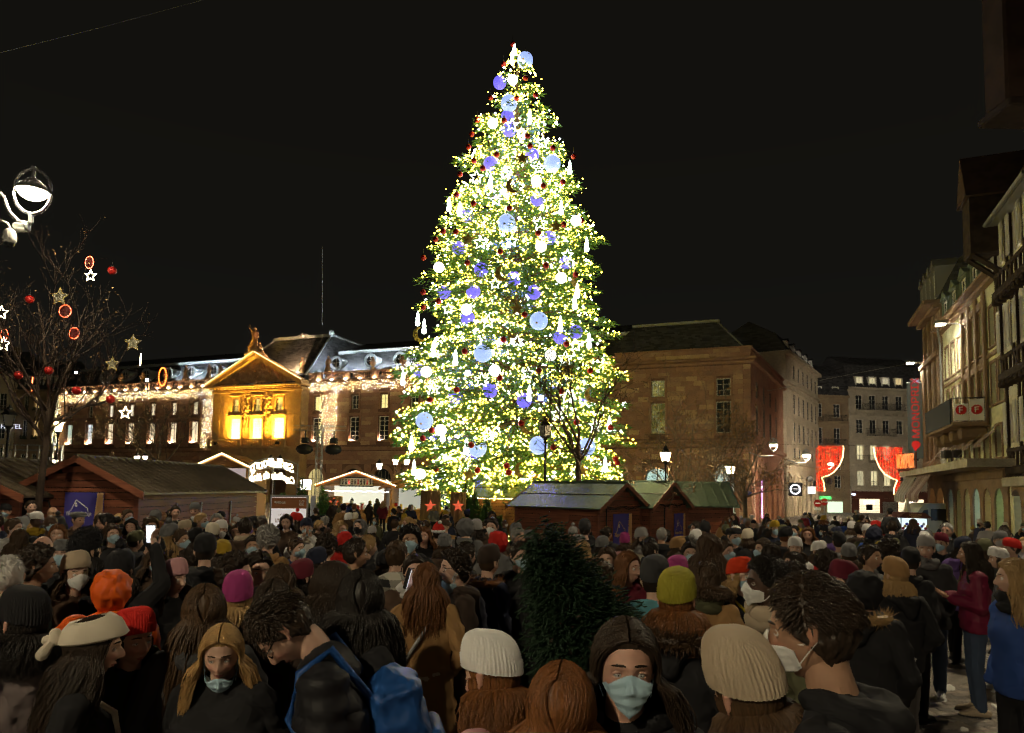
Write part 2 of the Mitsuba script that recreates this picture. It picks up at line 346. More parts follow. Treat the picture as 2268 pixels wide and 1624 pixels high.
    def wing(s0, s1, cs, litset, o):
        y0 = -1.2
        hs = [(s - .78, s + .78, 8.0, 11.1) for s in cs] + [(s - .58, s + .58, 12.1, 13.95) for s in cs]
        ar = [(s, 2.7, GB, 4.35) for s in cs]
        P('wall', wallm(s0, s1, GB, 16.0, hs, .5, y0 - .05, ar), m='sandstone_core')
        bl = blocks(PF, s0, s1, 7.4, 15.2, [(a - .26, b + .26, c - .2, d + .45) for a, b, c, d in hs], y0, .53, .9, 1.9, o)
        bl += blocks(PF, s0, s1, 4.9, 6.6, [], y0, .57, 1.0, 2.0, o + 1) + blocks(PF, s0, s1, GB, 4.9, [(s - 1.7, s + 1.7, GB, 5) for s in cs], y0, .6, 1., 2., o + 2)
        for z, h, oo in [(6.7, .45, .3), (15.3, .3, .25), (15.62, .36, .55)]: P('cornice', cbox(s0, s1, y0 - .2, y0 + oo, z, z + h, .04), m='sandstone_trim')
        for i_, s in enumerate(cs):
            a, b = s - .78, s + .78
            P('window_surround', fcat([box(a - .24, a - .01, y0, y0 + .12, 7.95, 11.2), box(b + .01, b + .24, y0, y0 + .12, 7.95, 11.2), box(a - .3, b + .3, y0, y0 + .18, 11.21, 11.4), cbox(a - .45, b + .45, y0 - .1, y0 + .35, 11.42, 11.58, .03), box(a - .3, b + .3, y0 - .3, y0 + .22, 7.76, 7.94)]), m='sandstone_trim')
            P('window_surround', fcat([box(s - .76, s - .59, y0, y0 + .08, 12.0, 14.1), box(s + .59, s + .76, y0, y0 + .08, 12.0, 14.1), box(s - .76, s + .76, y0, y0 + .08, 14.11, 14.3)]), m='sandstone_trim')
            lo_, up_ = litset[i_ % len(litset)]
            window(PA, PF, a, b, 8.0, 11.1, .3, 2, 5, y=y0, lit=lo_, bw=.1); window(PA, PF, s - .58, s + .58, 12.1, 13.95, .3, 2, 3, y=y0, lit=up_, bw=.09)
            # little uplight on the sill
            add('sill_lamp', cbox(b - .34, b - .16, y0 - .2, y0 - .02, 7.96, 8.08, .02), 'lamp_glass', PA, tw=PF.M, emit=np.array(PEACH) * 160, w=.5)
        for i_, (s, w_, z0, z1) in enumerate(ar):
            P('arch_ring', upright(arch(s, w_ + .8, z0, z1 + .5).difference(arch(s, w_, z0 - 1, z1)), .2, y0 + .1), m='sandstone_trim')
            P('arched_shop_window', upright(arch(s, w_, z0, z1), .05, y0 - .4), m='lit_pane' if i_ % 3 == 0 else 'glass_dark', emit=(.5, .40, .16) if i_ % 3 == 0 else None, w=.1)
            P('arch_frame', fcat([box(s + k * .55 - .03, s + k * .55 + .03, y0 - .38, y0 - .33, GB, z1 - .3) for k in (-1.3, -.5, .5, 1.3)] + [box(s - 1.3, s + 1.3, y0 - .38, y0 - .33, 2.9, 3.0)]), m='win_dark_frame')
        # balustrade with uplights
        P('balustrade_rail', fcat([cbox(s0, s1, y0 - .05, y0 + .3, 16.95, 17.15, .03), box(s0, s1, y0, y0 + .28, 15.99, 16.12)]), m='sandstone_trim')
        c_ = 0
        for k, s in enumerate(np.arange(s0 + 1.1, s1 - 1, 4.36)):
            P('balustrade_pier', cbox(s - .55, s + .55, y0 - .02, y0 + .26, 16.12, 16.95, .03), m='sandstone_trim')
            P('baluster_row', fcat([baluster(s + .75 + .29 * q_, 16.12, .83, y0 + .12) for q_ in range(10) if s + .75 + .29 * q_ < s1]), m='sandstone_trim')
            for dx in (0.0, 2.18):
                if s + dx < s1: add('cornice_lamp', cbox(s + dx - .09, s + dx + .09, y0 + .36, y0 + .5, 16.0, 16.13, .03), 'lamp_glass', PA, tw=PF.M, emit=np.array(WARM) * 190, w=.7)
        return bl
    L1, L2, L3 = (.95, .78, .5), (.8, .92, .98), (.85, .95, .8)
    rest = wing(14.2, 56.2, RWS, [(None, (1.0, .85, .3)), (None, None)], 11)
    scene.pop('_', None)
    more = wing(71.2, 104.67, LWS, [((.45, .6, .5), None), (L2, None), (L1, (.9, .8, .6)), (L1, (.9, .8, .6)), (L1, L1), (L1, L1), (L1, L1), (None, None)], 31)
    # roofs of the wings
    for s0, s1 in ((12.6, 54.0), (68.5, 104.6)):
        roof([(s0, -1.6, 16.6), (s1, -1.6, 16.6), (s1, -4.6, 20.3), (s0, -4.6, 20.3), (s1, -11, 23.0), (s0, -11, 23.0)], [(1, 0, 3), (1, 3, 2), (2, 3, 5), (2, 5, 4)], 'slate', 'wing_roof')
        P('roof_break_trim', fcat([box(s0, s1, -4.75, -4.4, 20.2, 20.62)] + [box(s - .03, s + .03, -4.4, -4.34, 20.6, 20.75) for s in np.arange(s0, s1, 1.4)]), m='zinc')
    for s, lit in [(52.5, 1), (47.1, 1), (42.7, 1), (38.7, 1), (34.3, 0), (29.9, 0), (25.5, 0), (77.9, 1), (73.6, 1), (69.0, 1), (82.4, 0), (86.8, 0), (91.2, 0), (95.6, 0)]:
        z = 18.5
        d = P('round_dormer', fcat([upright(Point(s, z).buffer(.95, 12).difference(Point(s, z).buffer(.62, 12)), .25, -1.75), stand(trimesh.util.concatenate([extr(Point(s, z).buffer(.85, 10).difference(Point(s, z).buffer(.75, 10)), 2.2)])) if False else None,
            trimesh.Trimesh(*(lambda a: (np.vstack([np.stack([s + .85 * np.cos(a), 0 * a - 1.9, z + .85 * np.sin(a)], 1), np.stack([s + .85 * np.cos(a), 0 * a - 4.4, z + .85 * np.sin(a)], 1)]), np.vstack([[(k, (k + 1) % 20, 20 + (k + 1) % 20), (k, 20 + (k + 1) % 20, 20 + k)] for k in range(20)])))(np.arange(20) * 2 * PI / 20), process=False)]), m='zinc')
        add('pane', fcat([upright(Point(s, z).buffer(.62, 12), .03, -1.9)]), 'glass_dark', d, tw=PF.M); add('muntin', fcat([box(s - .04, s + .04, -1.9, -1.85, z - .6, z + .6), box(s - .6, s - .04, -1.9, -1.85, z - .04, z + .04), box(s + .04, s + .6, -1.9, -1.85, z - .04, z + .04)]), 'win_frame', d, tw=PF.M)
    # cold floods standing in the gutter behind the balustrade
    for k, s in enumerate((50.0, 44.8, 40.6, 36.4, 55.4, 75.7, 71.0, 67.9, 79.5)):
        P('roof_flood', cbox(s - .18, s + .18, -1.65, -1.4, 16.75, 17.0, .03), m='black_metal')
        spot(f'roof_spot_{k}', PF.w(s, -1.5, 17.1), PF.w(s - .6, -3.6, 19.6), COOL, 280, 75, 60, 3.0)
    # --- golden frontispiece 56.2..71.2
    y1 = .35
    fw_ = [(s - .95, s + .95, 8.0, 11.1) for s in (59.75, 63.45, 67.15)] + [(s - .55, s + .55, 12.0, 13.85) for s in (59.75, 63.45, 67.15)]
    P('frontispiece_wall', wallm(56.2, 71.2, GB, 15.2, fw_, .5, y1 - .05, [(s, 3.0, GB, 4.6) for s in (59.75, 63.45, 67.15)]), m='gold_stone')
    for a_ in (56.2, 70.8): P('frontispiece_side', box(a_, a_ + .4, -1.6, y1 - .56, GB, 15.2), m='gold_stone')
    fb = blocks(PF, 56.2, 57.5, 7.9, 14.6, [], y1 + .06, .52, 1.25, 1.31, 50) + blocks(PF, 69.9, 71.2, 7.9, 14.6, [], y1 + .06, .52, 1.25, 1.31, 51) + blocks(PF, 57.5, 69.9, 7.9, 14.6, [(a - .3, b + .3, c - .1, d + .3) for a, b, c, d in fw_], y1, .52, 1.0, 2.0, 52)
    P('gold_stonework', fcat([box(*b) for b in fb]), m='gold_stone', kind='stuff')
    for i_, (a, b, c, d) in enumerate(fw_):
        P('window_surround', fcat([box(a - .25, a - .01, y1, y1 + .12, c, d + .25), box(b + .01, b + .25, y1, y1 + .12, c, d + .25), cbox(a - .4, b + .4, y1, y1 + .3, d + .26, d + .45, .03)]), m='gold_stone')
        window(PA, PF, a, b, c, d, .3, 2, 5 if i_ < 3 else 3, y=y1, lit=(1.3, 1.1, .65) if i_ < 3 else (.95, .72, .18), w=.4, bw=.11)
        if i_ > 2: P('window_railing', railing(a, b, c, .8, y1 + .02, .16), m='iron')
    P('entablature', fcat([cbox(56.0, 71.4, -1, y1 + .25, 14.65, 14.95, .04), box(56.2, 71.2, -1, y1 + .1, 14.96, 15.2), cbox(55.7, 71.7, -1.2, y1 + .75, 15.35, 15.62, .05)] + [box(s, s + .28, y1 + .1, y1 + .6, 15.12, 15.34) for s in np.arange(56.2, 71.0, .6)]), m='gold_stone')
    ped = Polygon([(55.9, 15.65), (71.5, 15.65), (63.7, 19.6)])
    P('tympanum', upright(ped.buffer(-.3), .4, y1 + .1), m='statue_stone')
    rl = np.random.RandomState(5)
    P('tympanum_relief', fcat([ico(1, 1, (63.7 + dx, y1 + .1, 15.95 + dz), (rl.uniform(.15, .4), .16, rl.uniform(.18, .5))) for dx, dz in [(rl.uniform(-5.5, 5.5) * (1 - t_), t_ * 2.9) for t_ in rl.uniform(0, .8, 60)]]), m='statue_stone')
    for sg in (-1, 1):
        e0 = np.array([63.7 + sg * 7.9, 15.66]); e1 = np.array([63.7, 19.75]); dn = np.array([-(e1 - e0)[1], (e1 - e0)[0]]) * sg * -1; dn /= np.linalg.norm(dn); dn = dn if dn[1] > 0 else -dn
        P('raking_cornice', fcat([upright(Polygon([e0 - dn * .38, e0 + dn * .16, e1 + dn * .16 * 1.1, e1 - dn * .40]), 1.6, y1 + .75), upright(Polygon([e0 + dn * .16, e0 + dn * .3, e1 + dn * .33, e1 + dn * .17]), 1.7, y1 + .9)]), m='gold_stone')
        pts = [PF.w(*(e0 + (e1 - e0) * t_ + dn * .36)[:1], y1 + .95, (e0 + (e1 - e0) * t_ + dn * .36)[1]) for t_ in np.linspace(0, 1, 62)]
        add('pediment_light_string', bulbs(pts, .065), 'lamp_glass', PA, emit=(5, 3.6, 1.3), w=.6)
    P('balcony_slab', cbox(57.6, 70.9, y1, y1 + 1.3, 6.95, 7.22, .05), m='gold_stone')
    P('balcony_rail', fcat([cbox(57.6, 70.9, y1 + .95, y1 + 1.25, 8.02, 8.2, .03)] + [cbox(s - .25, s + .25, y1 + .96, y1 + 1.24, 7.22, 8.02, .03) for s in (57.9, 61.6, 65.3, 70.6)]), m='gold_stone')
    for s in (58.3, 62.0, 65.7): P('baluster_row', fcat([baluster(s + .33 * q_, 7.22, .8, y1 + 1.1, .12) for q_ in range(9 if s < 65 else 14)]), m='gold_stone')
    for s in (58.3, 61.7, 65.2, 70.2): P('bracket', cbox(s - .2, s + .2, y1, y1 + .9, 6.3, 6.94, .1), m='gold_stone')
    for s in (61.6, 65.3):                           # hanging trophies between the windows
        rr = np.random.RandomState(int(s)); pz = np.concatenate([rr.uniform(9.6, 14.3, 46), np.linspace(9.2, 14.4, 10)])
        P('carved_trophy', fcat([ico(1, 1, (s + rr.normal(0, .3) * min(1, (z_ - 8.6) / 3), y1 + .1 + rr.uniform(0, .15), z_), (rr.uniform(.09, .24), .14, rr.uniform(.12, .32))) for z_ in pz]), m='gold_stone')
    for k, s in enumerate((59.75, 63.45, 67.15)):
        P('balcony_flood', cbox(s - .2, s + .2, y1 + .62, y1 + .86, 7.24, 7.46, .03), m='black_metal')
        spot(f'balcony_spot_{k}', PF.w(s, y1 + .78, 7.55), PF.w(s, y1 + .1, 10.6), AMBER, 260, 66, 35, 6.0)
        spot(f'balcony_spot_w{k}', PF.w(s + .2, y1 + .6, 7.55), PF.w(s + .1, y1 - .1, 9.4), (1, .72, .25), 120, 40, 20, 3.0)
    # two wider floods on lamp brackets in front wash the pediment and the great roof
    for k, s in enumerate((58.5, 68.8)):
        P('floodlight', cbox(s - .25, s + .25, y1 + 1.5, y1 + 1.8, 7.4, 7.75, .04), m='black_metal'); P('floodlight_arm', bar((s, y1 + 1.2, 7.2), (s, y1 + 1.6, 7.45), .04), m='black_metal')
        spot(f'front_spot_{k}', PF.w(s, y1 + 1.7, 7.85), PF.w(63.7, y1 - .2, 15.4), AMBER, 1000, 42, 25, 6)
    # great mansard above it
    r0, r1, yb = 56.4, 70.9, -.6
    roof([(r0, yb, 16.9), (r1, yb, 16.9), (65.6, -5.2, 23.1), (55.9, -5.2, 23.1), (55.9 - .4, -16, 23.1), (r0 - 2, -16, 16.9), (65.6, -16, 23.1), (r1, -16, 16.9)], [(1, 0, 3), (1, 3, 2), (0, 5, 4), (0, 4, 3), (1, 2, 6), (1, 6, 7), (2, 3, 4), (2, 4, 6)], 'slate', 'great_roof')
    P('roof_crest', fcat([box(55.6, 65.8, -5.4, -5.0, 23.0, 23.4), bar((r0, yb, 16.9), (55.9, -5.15, 23.1), .16), bar((r1, yb, 16.9), (65.6, -5.15, 23.1), .12), bar((55.75, -5.2, 23.25), (55.4, -16, 23.2), .18), ico(.4, 1, (55.8, -5.2, 23.6)), ico(.45, 1, (60.6, -5.1, 23.5)), ico(.3, 1, (61.2, -5.1, 23.4)), ico(.3, 1, (60.0, -5.1, 23.4))]), m='zinc')
    P('roof_lamp', cbox(57.5, 57.7, -.5, -.3, 17.15, 17.3, .02), m='lamp_glass', emit=(40, 34, 24), w=.4)
    spot('roof_warm', PF.w(57.6, -.3, 17.45), PF.w(60.4, -3.4, 20.4), (1, .6, .3), 420, 60, 40, 4)
    P('statue_flood', cbox(66.0, 66.4, 1.0, 1.3, 18.75, 19.0, .04), m='black_metal')
    spot('statue_spot', PF.w(66.2, 1.5, 19.15), PF.w(64.0, 0.6, 21.4), AMBER, 260, 50, 40, 4)
    # statuary
    def figure(s, y, z, h, seed, arm=False):
        rr = np.random.RandomState(seed); k = h / 2.0
        J = lambda x, z_, r: m3.Manifold.sphere(r * k, 10).translate((x * k, rr.uniform(-.05, .05) * k, z_ * k))
        def hl(*a): return m3.Manifold.batch_hull(list(a))
        b = hl(J(-.1, .1, .22), J(.12, .1, .24), J(0, .9, .2)) + hl(J(0, .9, .2), J(-.14, 1.35, .14), J(.15, 1.35, .14)) + hl(J(0, 1.5, .09), J(.02, 1.72, .15))
        b += hl(J(-.2, 1.38, .1), J(-.36, 1.0, .08)) + hl(J(-.36, 1.0, .08), J(-.15, .85, .06))
        b += (hl(J(.2, 1.4, .09), J(.5, 1.75, .07)) + hl(J(.5, 1.75, .07), J(.62, 2.1, .06))) if arm else (hl(J(.2, 1.38, .1), J(.34, 1.05, .08)) + hl(J(.34, 1.05, .08), J(.3, .7, .07)))
        m = m2t(b.refine_to_length(.14 * k)); m.vertices += (meshkit.noise(np.array(m.vertices) * 5, seed)[:, None] - .5) * .1 * k * np.array([1, 1, .3])
        m = fcat([m, cbox(-.4 * k, .4 * k, -.3 * k, .3 * k, -.25 * k, .02, .03)]); m.apply_translation((s, y, z)); return m
    P('roof_statue', fcat([figure(64.2, .55, 20.7, 3.2, 3, True), figure(64.9, .5, 19.9, 1.9, 4), figure(63.2, .6, 19.9, 1.7, 5), cbox(62.4, 65.4, -.2, 1.0, 19.3, 19.9, .1), ico(.8, 1, (64.1, .6, 20.3)), ico(.5, 1, (65.2, .7, 19.9)), ico(.5, 1, (62.9, .7, 19.9))]), m='statue_stone', smooth=40, label='golden lit allegorical statue group on the tip of the pediment')
    for s, z in ((57.3, 17.2), (53.1, 17.2), (71.5, 17.0), (73.6, 17.2), (78.0, 17.2)):
        P('statue', figure(s, -1.0, z + .2, 2.1, int(s)), m='statue_stone', smooth=40)
    for s in (46.2, 41.8, 82.0, 86.6, 91.0):
        u_ = lathe([(.3, 17.15), (.3, 17.4), (.12, 17.5), (.4, 17.9), (.45, 18.15), (.2, 18.35), (.25, 18.5), (.05, 18.8)], 10); u_.apply_translation((s, -1.05, 0)); P('urn', u_, m='statue_stone')
    # blocks: the ones nearest to the square's corner are pieces of their own
    sets = [mikit.ply(box(*blk[0]), STONES[0])]
    order = sorted(blk, key=lambda b: (b[4] < 7, b[0]))
    for k, b in enumerate(order[:300]):
        d = mikit.ply(box(*b), STONES[rnd.choices(range(4), (4, 3, 3, 1))[0]]); d['to_world'] = PF.M; put('stone', d, f'{PA}__wall')
    for k in range(4):
        ms = [box(*b) for i_, b in enumerate(order[300:] + rest + more) if (i_ * 7919 + i_ // 5) % 11 in ((0, 1, 2, 3), (4, 5, 6), (7, 8, 9), (10,))[k]]
        d = mikit.ply(fcat(ms), STONES[k]); d['to_world'] = PF.M; put('stonework', d, PA, kind='stuff')
    P('back_wall', box(0, 104.6, -24, -23.5, GB, 17), m='sandstone_core')
    P('left_end_wall', box(104.0, 104.6, -23.5, -1.3, GB, 16), m='sandstone_core')
    # --- curtains of fairy lights hung from the cornice
    def curtain(bands, n, label, seed):
        rr = np.random.RandomState(seed); pts = []
        for (s0, s1, z0, z1, den) in bands:
            for s in np.arange(s0, s1, .2):
                zb = z0 + rr.uniform(0, .35) * (z1 - z0) * (1 if z1 - z0 < 3 else .05)
                for z in np.arange(zb, z1, den): pts.append((s + rr.normal(0, .03), -.62 + rr.normal(0, .03), z + rr.uniform(-.06, .06)))
        pts = np.array(pts); pts = pts[rr.rand(len(pts)) < .55]
        k = thing('light_curtain', label, 'light curtain', 'curtains of fairy lights on the palace')
        W = (PF.o[None] + pts[:, :1] * PF.u + pts[:, 1:2] * PF.n); W = np.column_stack([W, pts[:, 2]])
        sel = rr.rand(len(W))
        add('warm_bulbs', bulbs(W[sel < .8], .042), 'lamp_glass', k, emit=(13, 9.5, 3.2), w=2.5, kind='stuff')
        add('cool_bulbs', bulbs(W[sel >= .8], .042), 'lamp_glass', k, emit=(11, 13, 15), w=.7, kind='stuff')
        add('carrier_wire', fcat([bar((*(PF.o + PF.u * a + PF.n * -.62), b), (*(PF.o + PF.u * c + PF.n * -.62), d), .012, 4) for a, b, c, d in [(bands[0][0], bands[0][3], bands[0][1], bands[0][3])]]), 'black_metal', k)
    curtain([(72.0, 104.6, 14.3, 15.75, .2), (103.3, 105.0, 6.9, 14.2, .21), (71.9, 74.2, 7.2, 14.2, .21)], 0, 'curtain of warm fairy lights under the cornice of the left palace wing', 1)
    curtain([(14.4, 55.9, 14.35, 15.75, .2), (51.3, 54.0, 7.4, 14.3, .21)], 0, 'curtain of warm fairy lights under the cornice right of the golden pediment', 2)
palace()

# ---------------------------------------------------------------- the other houses
def balcony(parent, fr, s0, s1, z, out=.9, h=1.0, m='iron', sm='grey_wall'):
    k = add('balcony', cbox(s0, s1, .01, out, z - .18, z, .03), sm, parent, tw=fr.M)
    add('railing', fcat([railing(s0, s1, z, h, out - .05, .16, .014), box(s0, s0 + .04, .02, out - .09, z + h - .05, z + h), box(s1 - .04, s1, .02, out - .09, z + h - .05, z + h)]), m, k, tw=fr.M)
def house(name, fr, label, wallm_, s0, s1, z0, z1, wins, trims=(), arches=(), th=.4, fm='win_frame', trimm=None, cat='building', depth=12, dep=.22):
    """wins: (s, w, z0, z1, lit) ; trims: (z, h, out)"""
    k = thing(name, label, cat)
    add('wall', wallm(s0, s1, z0, z1, [(s - w / 2, s + w / 2, a, b) for s, w, a, b, l in wins], th, 0, arches), wallm_, k, tw=fr.M)
    add('side_wall', fcat([box(s0, s0 + .4, -depth, -th, z0, z1), box(s1 - .4, s1, -depth, -th, z0, z1), box(s0 + .4, s1 - .4, -depth, -depth + .3, z0, z1)]), wallm_, k, tw=fr.M)
    for s, w, a, b, l in wins:
        window(k, fr, s - w / 2, s + w / 2, a, b, dep, 2, 3 if b - a > 1.7 else 2, fm, lit=l, w=.15)
        add('window_surround', fcat([box(s - w / 2 - .16, s - w / 2 - .005, 0, .06, a - .05, b + .16), box(s + w / 2 + .005, s + w / 2 + .16, 0, .06, a - .05, b + .16), box(s - w / 2, s + w / 2, 0, .07, b + .005, b + .16), cbox(s - w / 2 - .22, s + w / 2 + .22, -.1, .14, a - .17, a - .06, .02)]), trimm or wallm_, k, tw=fr.M)
    for z, h, o in trims: add('cornice', cbox(s0 - .01, s1 + .01, -.1, o, z, z + h, .03), trimm or wallm_, k, tw=fr.M)
    return k
def mansard(k, fr, s0, s1, z, h1, d1, h2, d2, m='slate', y=.2):
    v = [(s0, y, z), (s1, y, z), (s1, y - d1, z + h1), (s0, y - d1, z + h1), (s1, y - d2, z + h1 + h2), (s0, y - d2, z + h1 + h2), (s1, -13, z), (s0, -13, z)]
    add('roof', trimesh.Trimesh(np.array(v, float), np.array([(1, 0, 3), (1, 3, 2), (2, 3, 5), (2, 5, 4), (0, 7, 5), (0, 5, 3), (1, 2, 4), (1, 4, 6), (4, 5, 7), (4, 7, 6)]), process=False), m, k, tw=fr.M)
def dormer(k, fr, s, z, w=1.1, h=1.5, y=-.1, dep=2.0, lit=None, m='win_frame', rm='slate', peak=.35):
    d = add('dormer', fcat([box(s - w / 2 - .14, s - w / 2, y - dep, y, z, z + h), box(s + w / 2, s + w / 2 + .14, y - dep, y, z, z + h), box(s - w / 2, s + w / 2, y - .2, y, z + h - .12, z + h)]), m, k, tw=fr.M)
    add('dormer_roof', stand(extr(Polygon([(s - w / 2 - .25, z + h), (s + w / 2 + .25, z + h), (s, z + h + peak)]), dep + .15)).apply_translation((0, y + .12, 0)), rm, d, tw=fr.M)
    window(k, fr, s - w / 2, s + w / 2, z, z + h - .12, .1, 2, 2, 'win_frame', lit=lit, w=.12, y=y)

# far left: two old houses beyond the palace's end
HF = Fr(at(112, 1066, 113)[:2], at(18, 1066, 114)[:2])
h = house('old_house', HF, 'ochre town house with flower boxes left of the palace, behind the bare tree', 'ochre_wall', 0, HF.L, -1, 17.3,
    [(s, 1.0, a, b, l) for s, l in ((1.2, None), (3.4, (.5, .32, .12)), (5.4, None)) for a, b in ((14.2, 16.4), (9.4, 12.2))] + [(s, 1.0, 4.6, 6.6, None) for s in (1.2, 3.4, 5.4)], [(17.0, .35, .4), (13.0, .2, .12), (8.2, .25, .15)])
mansard(h, HF, -.2, HF.L + .2, 17.35, 3.2, 1.6, 2.5, 5)
for s in (1.2, 3.3, 5.4): dormer(h, HF, s, 17.8, 1.1, 1.9, -.2)
for s, z in ((3.4, 14.1), (5.4, 14.1), (3.4, 9.3), (5.4, 9.3), (1.2, 9.3)):
    rr = np.random.RandomState(int(s * 10 + z)); add('flower_box', fcat([box(s - .5, s + .5, .02, .3, z - .25, z - .02)] + [ico(.14, 0, (s + rr.uniform(-.5, .5), .2 + rr.uniform(-.1, .15), z + rr.uniform(0, .3))) for _ in range(14)]), mat('plant_dark', (.05, .06, .03)) if 'plant_dark' not in scene else 'plant_dark', h, tw=HF.M)
HG = Fr(at(17.5, 1065, 113)[:2], at(-60, 1065, 112)[:2])
h = house('old_house', HG, 'pale town house cut off by the left edge of the picture, beside the old lantern', 'cream_wall', 0, HG.L, -1, 19.8, [(s, 1.1, a, b, l) for s, l in ((1.5, None), (4, None)) for a, b in ((13.6, 16.6), (9.0, 11.5), (5.2, 7.6))], [(19.5, .4, .5), (12.4, .2, .15)])
mansard(h, HG, -.2, HG.L, 19.9, 2.6, 1.6, 2, 5); add('chimney', box(1.0, 2.0, -4, -3, 20, 25.0), 'ochre_wall', h, tw=HG.M)
add('lit_sign', place_text(text('HOTEL', .7, .05, True), HG, -0.3, .6, 10.7), 'lit_pane', h, tw=HG.M, emit=(.7, .75, .9), w=.1)

# left side of the street, behind the palace
LF = Fr((50.0, 111.0), (37.18, 92.0))
ss = [2.2, 5.4, 8.6, 11.8, 15.0, 18.2]
h = house('corner_building', LF, 'beige stone corner building with round arches in the street behind the palace', 'beige_wall', 0, LF.L + .4, -1.8, 21.3,
    [(s, 1.6, a, b, None) for s in ss for a, b in ((18.0, 20.1), (13.1, 15.9), (9.2, 11.9), (6.9, 8.3))], [(20.9, .5, .6), (17.0, .4, .35), (16.3, .2, .15), (12.3, .2, .12), (5.9, .45, .4), (8.7, .15, .1)], [(s, 2.2, -1.8, 4.7) for s in ss + [21.4]], depth=14, dep=.05, fm='win_dark_frame')
for k_, s in enumerate(ss + [21.4]):
    add('arched_shop_window', upright(arch(s, 2.2, -1.8, 4.7), .05, -.5), 'lit_pane', h, tw=LF.M, emit=((.75, .62, .42), (.5, .36, .22), (.4, .3, .2))[k_ % 3], w=.15)
mansard(h, LF, 0, LF.L + .4, 21.4, 2.5, 1.5, 2, 5)
for s in (3, 7.5, 12, 16.5, 20.5): dormer(h, LF, s, 21.6, 1.0, 1.6, -.3)
LH = Fr((37.18, 92.0), tuple(np.array((37.18, 92.0)) + np.array((-.83, .56)) * 6))
add('front_wall', box(.45, 6, -.4, 0, -1.8, 21.3), 'beige_wall', h, tw=LH.M); add('front_cornice', cbox(.61, 6, -.3, .5, 20.9, 21.4, .05), 'beige_wall', h, tw=LH.M)
add('round_sign', fcat([box(8.8, 10.6, .9, 1.05, 2.1, 3.9)]), 'black_metal', h, tw=LF.M)
sg = LF.w(21.2, .55, 2.6); SGF = Fr((sg[0] + .9, sg[1] - .3), (sg[0] - .9, sg[1] + .0))
add('sign_box', box(.05, 1.85, -.1, .1, 1.6, 3.4), 'black_metal', h, tw=SGF.M)
add('sign_ring', upright(Point(.95, 2.5).buffer(.72, 16).difference(Point(.95, 2.5).buffer(.5, 16)), .03, .14), 'lit_pane', h, tw=SGF.M, emit=(1.4, 1.5, 1.6), w=.2)
add('sign_lettering', place_text(text('CITY', .3, .02, True), SGF, .95, .105, 2.36), 'lit_pane', h, tw=SGF.M, emit=(1.1, 1.2, 1.3), w=.1)
add('small_lit_sign', box(-1.6, -.6, .3, .36, 1.9, 2.9), 'lit_pane', h, tw=SGF.M, emit=(1.2, 1.25, 1.2), w=.2)

# end of the street
e0 = np.array([52.24, 116.0]); eu = np.array([.98872, .14978])
EF = Fr(e0 + eu * 22.0, e0 + eu * 0.0); es = lambda s: 22.0 - s
GL = (.62, .55, .3)
h = house('ochre_end_building', EF, 'narrow ochre building with iron balconies at the far end of the street, left half', 'ochre_wall', es(5.7), es(-2), -2.2, 18.7,
    [(es(s), 1.3, a, b, None) for s in (3.5, .2) for a, b in ((15.0, 17.3), (10.4, 13.2), (6.0, 8.6), (2.9, 5.0))], [(18.4, .4, .45), (14.0, .2, .15), (9.4, .2, .15), (1.6, .4, .3)])
for z in (14.3, 10.2): balcony(h, EF, es(4.9), es(-.8), z, sm='ochre_wall')
mansard(h, EF, es(5.7), es(-2), 18.8, 3.6, 1.6, 2.5, 5)
for s in (3.55, .35): dormer(h, EF, es(s), 19.0, 1.0, 1.35, -.3)
add('shop_window', box(es(4.2), es(1.4), .02, .1, -2.0, .6), 'lit_pane', h, tw=EF.M, emit=(.75, 1.05, .72), w=.3)
add('green_sign', place_text(text('CALZEDONIA', .5, .04, True, wmax=2.2), EF, es(1.0), .12, 1.0), 'lit_pane', h, tw=EF.M, emit=(.05, 1.6, .3), w=.2)
h = house('grey_end_building', EF, 'tall grey stucco building with five lit dormers closing the far end of the street', 'grey_wall', es(20.5), es(5.75), -2.2, 20.0,
    [(es(s), 1.35, a, b, (GL if (r_, c_) in ((2, 0), (2, 1), (3, 1), (3, 2)) else (.32, .3, .18) if (r_, c_) in ((3, 0), (2, 2)) else None)) for r_, (a, b) in enumerate(((16.6, 19.05), (12.4, 14.8), (7.8, 10.4), (3.4, 5.95))) for c_, s in enumerate((7.75, 10.3, 12.8, 15.4, 18.5))],
    [(19.9, .45, .5), (15.9, .3, .3), (11.4, .25, .2), (6.8, .25, .2), (2.4, .5, .3)], depth=13)
balcony(h, EF, es(19.5), es(6.9), 16.35, 1.0, 1.2); balcony(h, EF, es(14.1), es(8.4), 11.9, 1.0, 1.3); balcony(h, EF, es(20), es(17.2), 11.9, 1.0, 1.3); balcony(h, EF, es(14.1), es(8.5), 7.3, 1.0, 1.3)
for s in (7.75, 10.3, 15.4, 18.5): add('railing', railing(es(s) - .7, es(s) + .7, 7.75 if s in (7.75, 15.4) else 3.3, .9, .12, .16), 'iron', h, tw=EF.M)
add('cornice_dentils', fcat([box(s, s + .3, .02, .42, 15.45, 15.9) for s in np.arange(es(20), es(6.3), .62)]), 'grey_wall', h, tw=EF.M, kind='stuff')
mansard(h, EF, es(20.6), es(5.7), 20.4, 4.2, 1.6, 2.2, 6)
for s, l in ((7.8, (.5, .44, .26)), (10.3, (.5, .44, .25)), (12.8, (.42, .38, .26)), (15.35, (.6, .45, .2)), (18.7, (.2, .26, .5))): dormer(h, EF, es(s), 20.6, 1.2, 1.7, .1, lit=l)
add('shop_front', box(es(20.4), es(5.9), .01, .3, 1.2, 2.6), 'red_front', h, tw=EF.M)
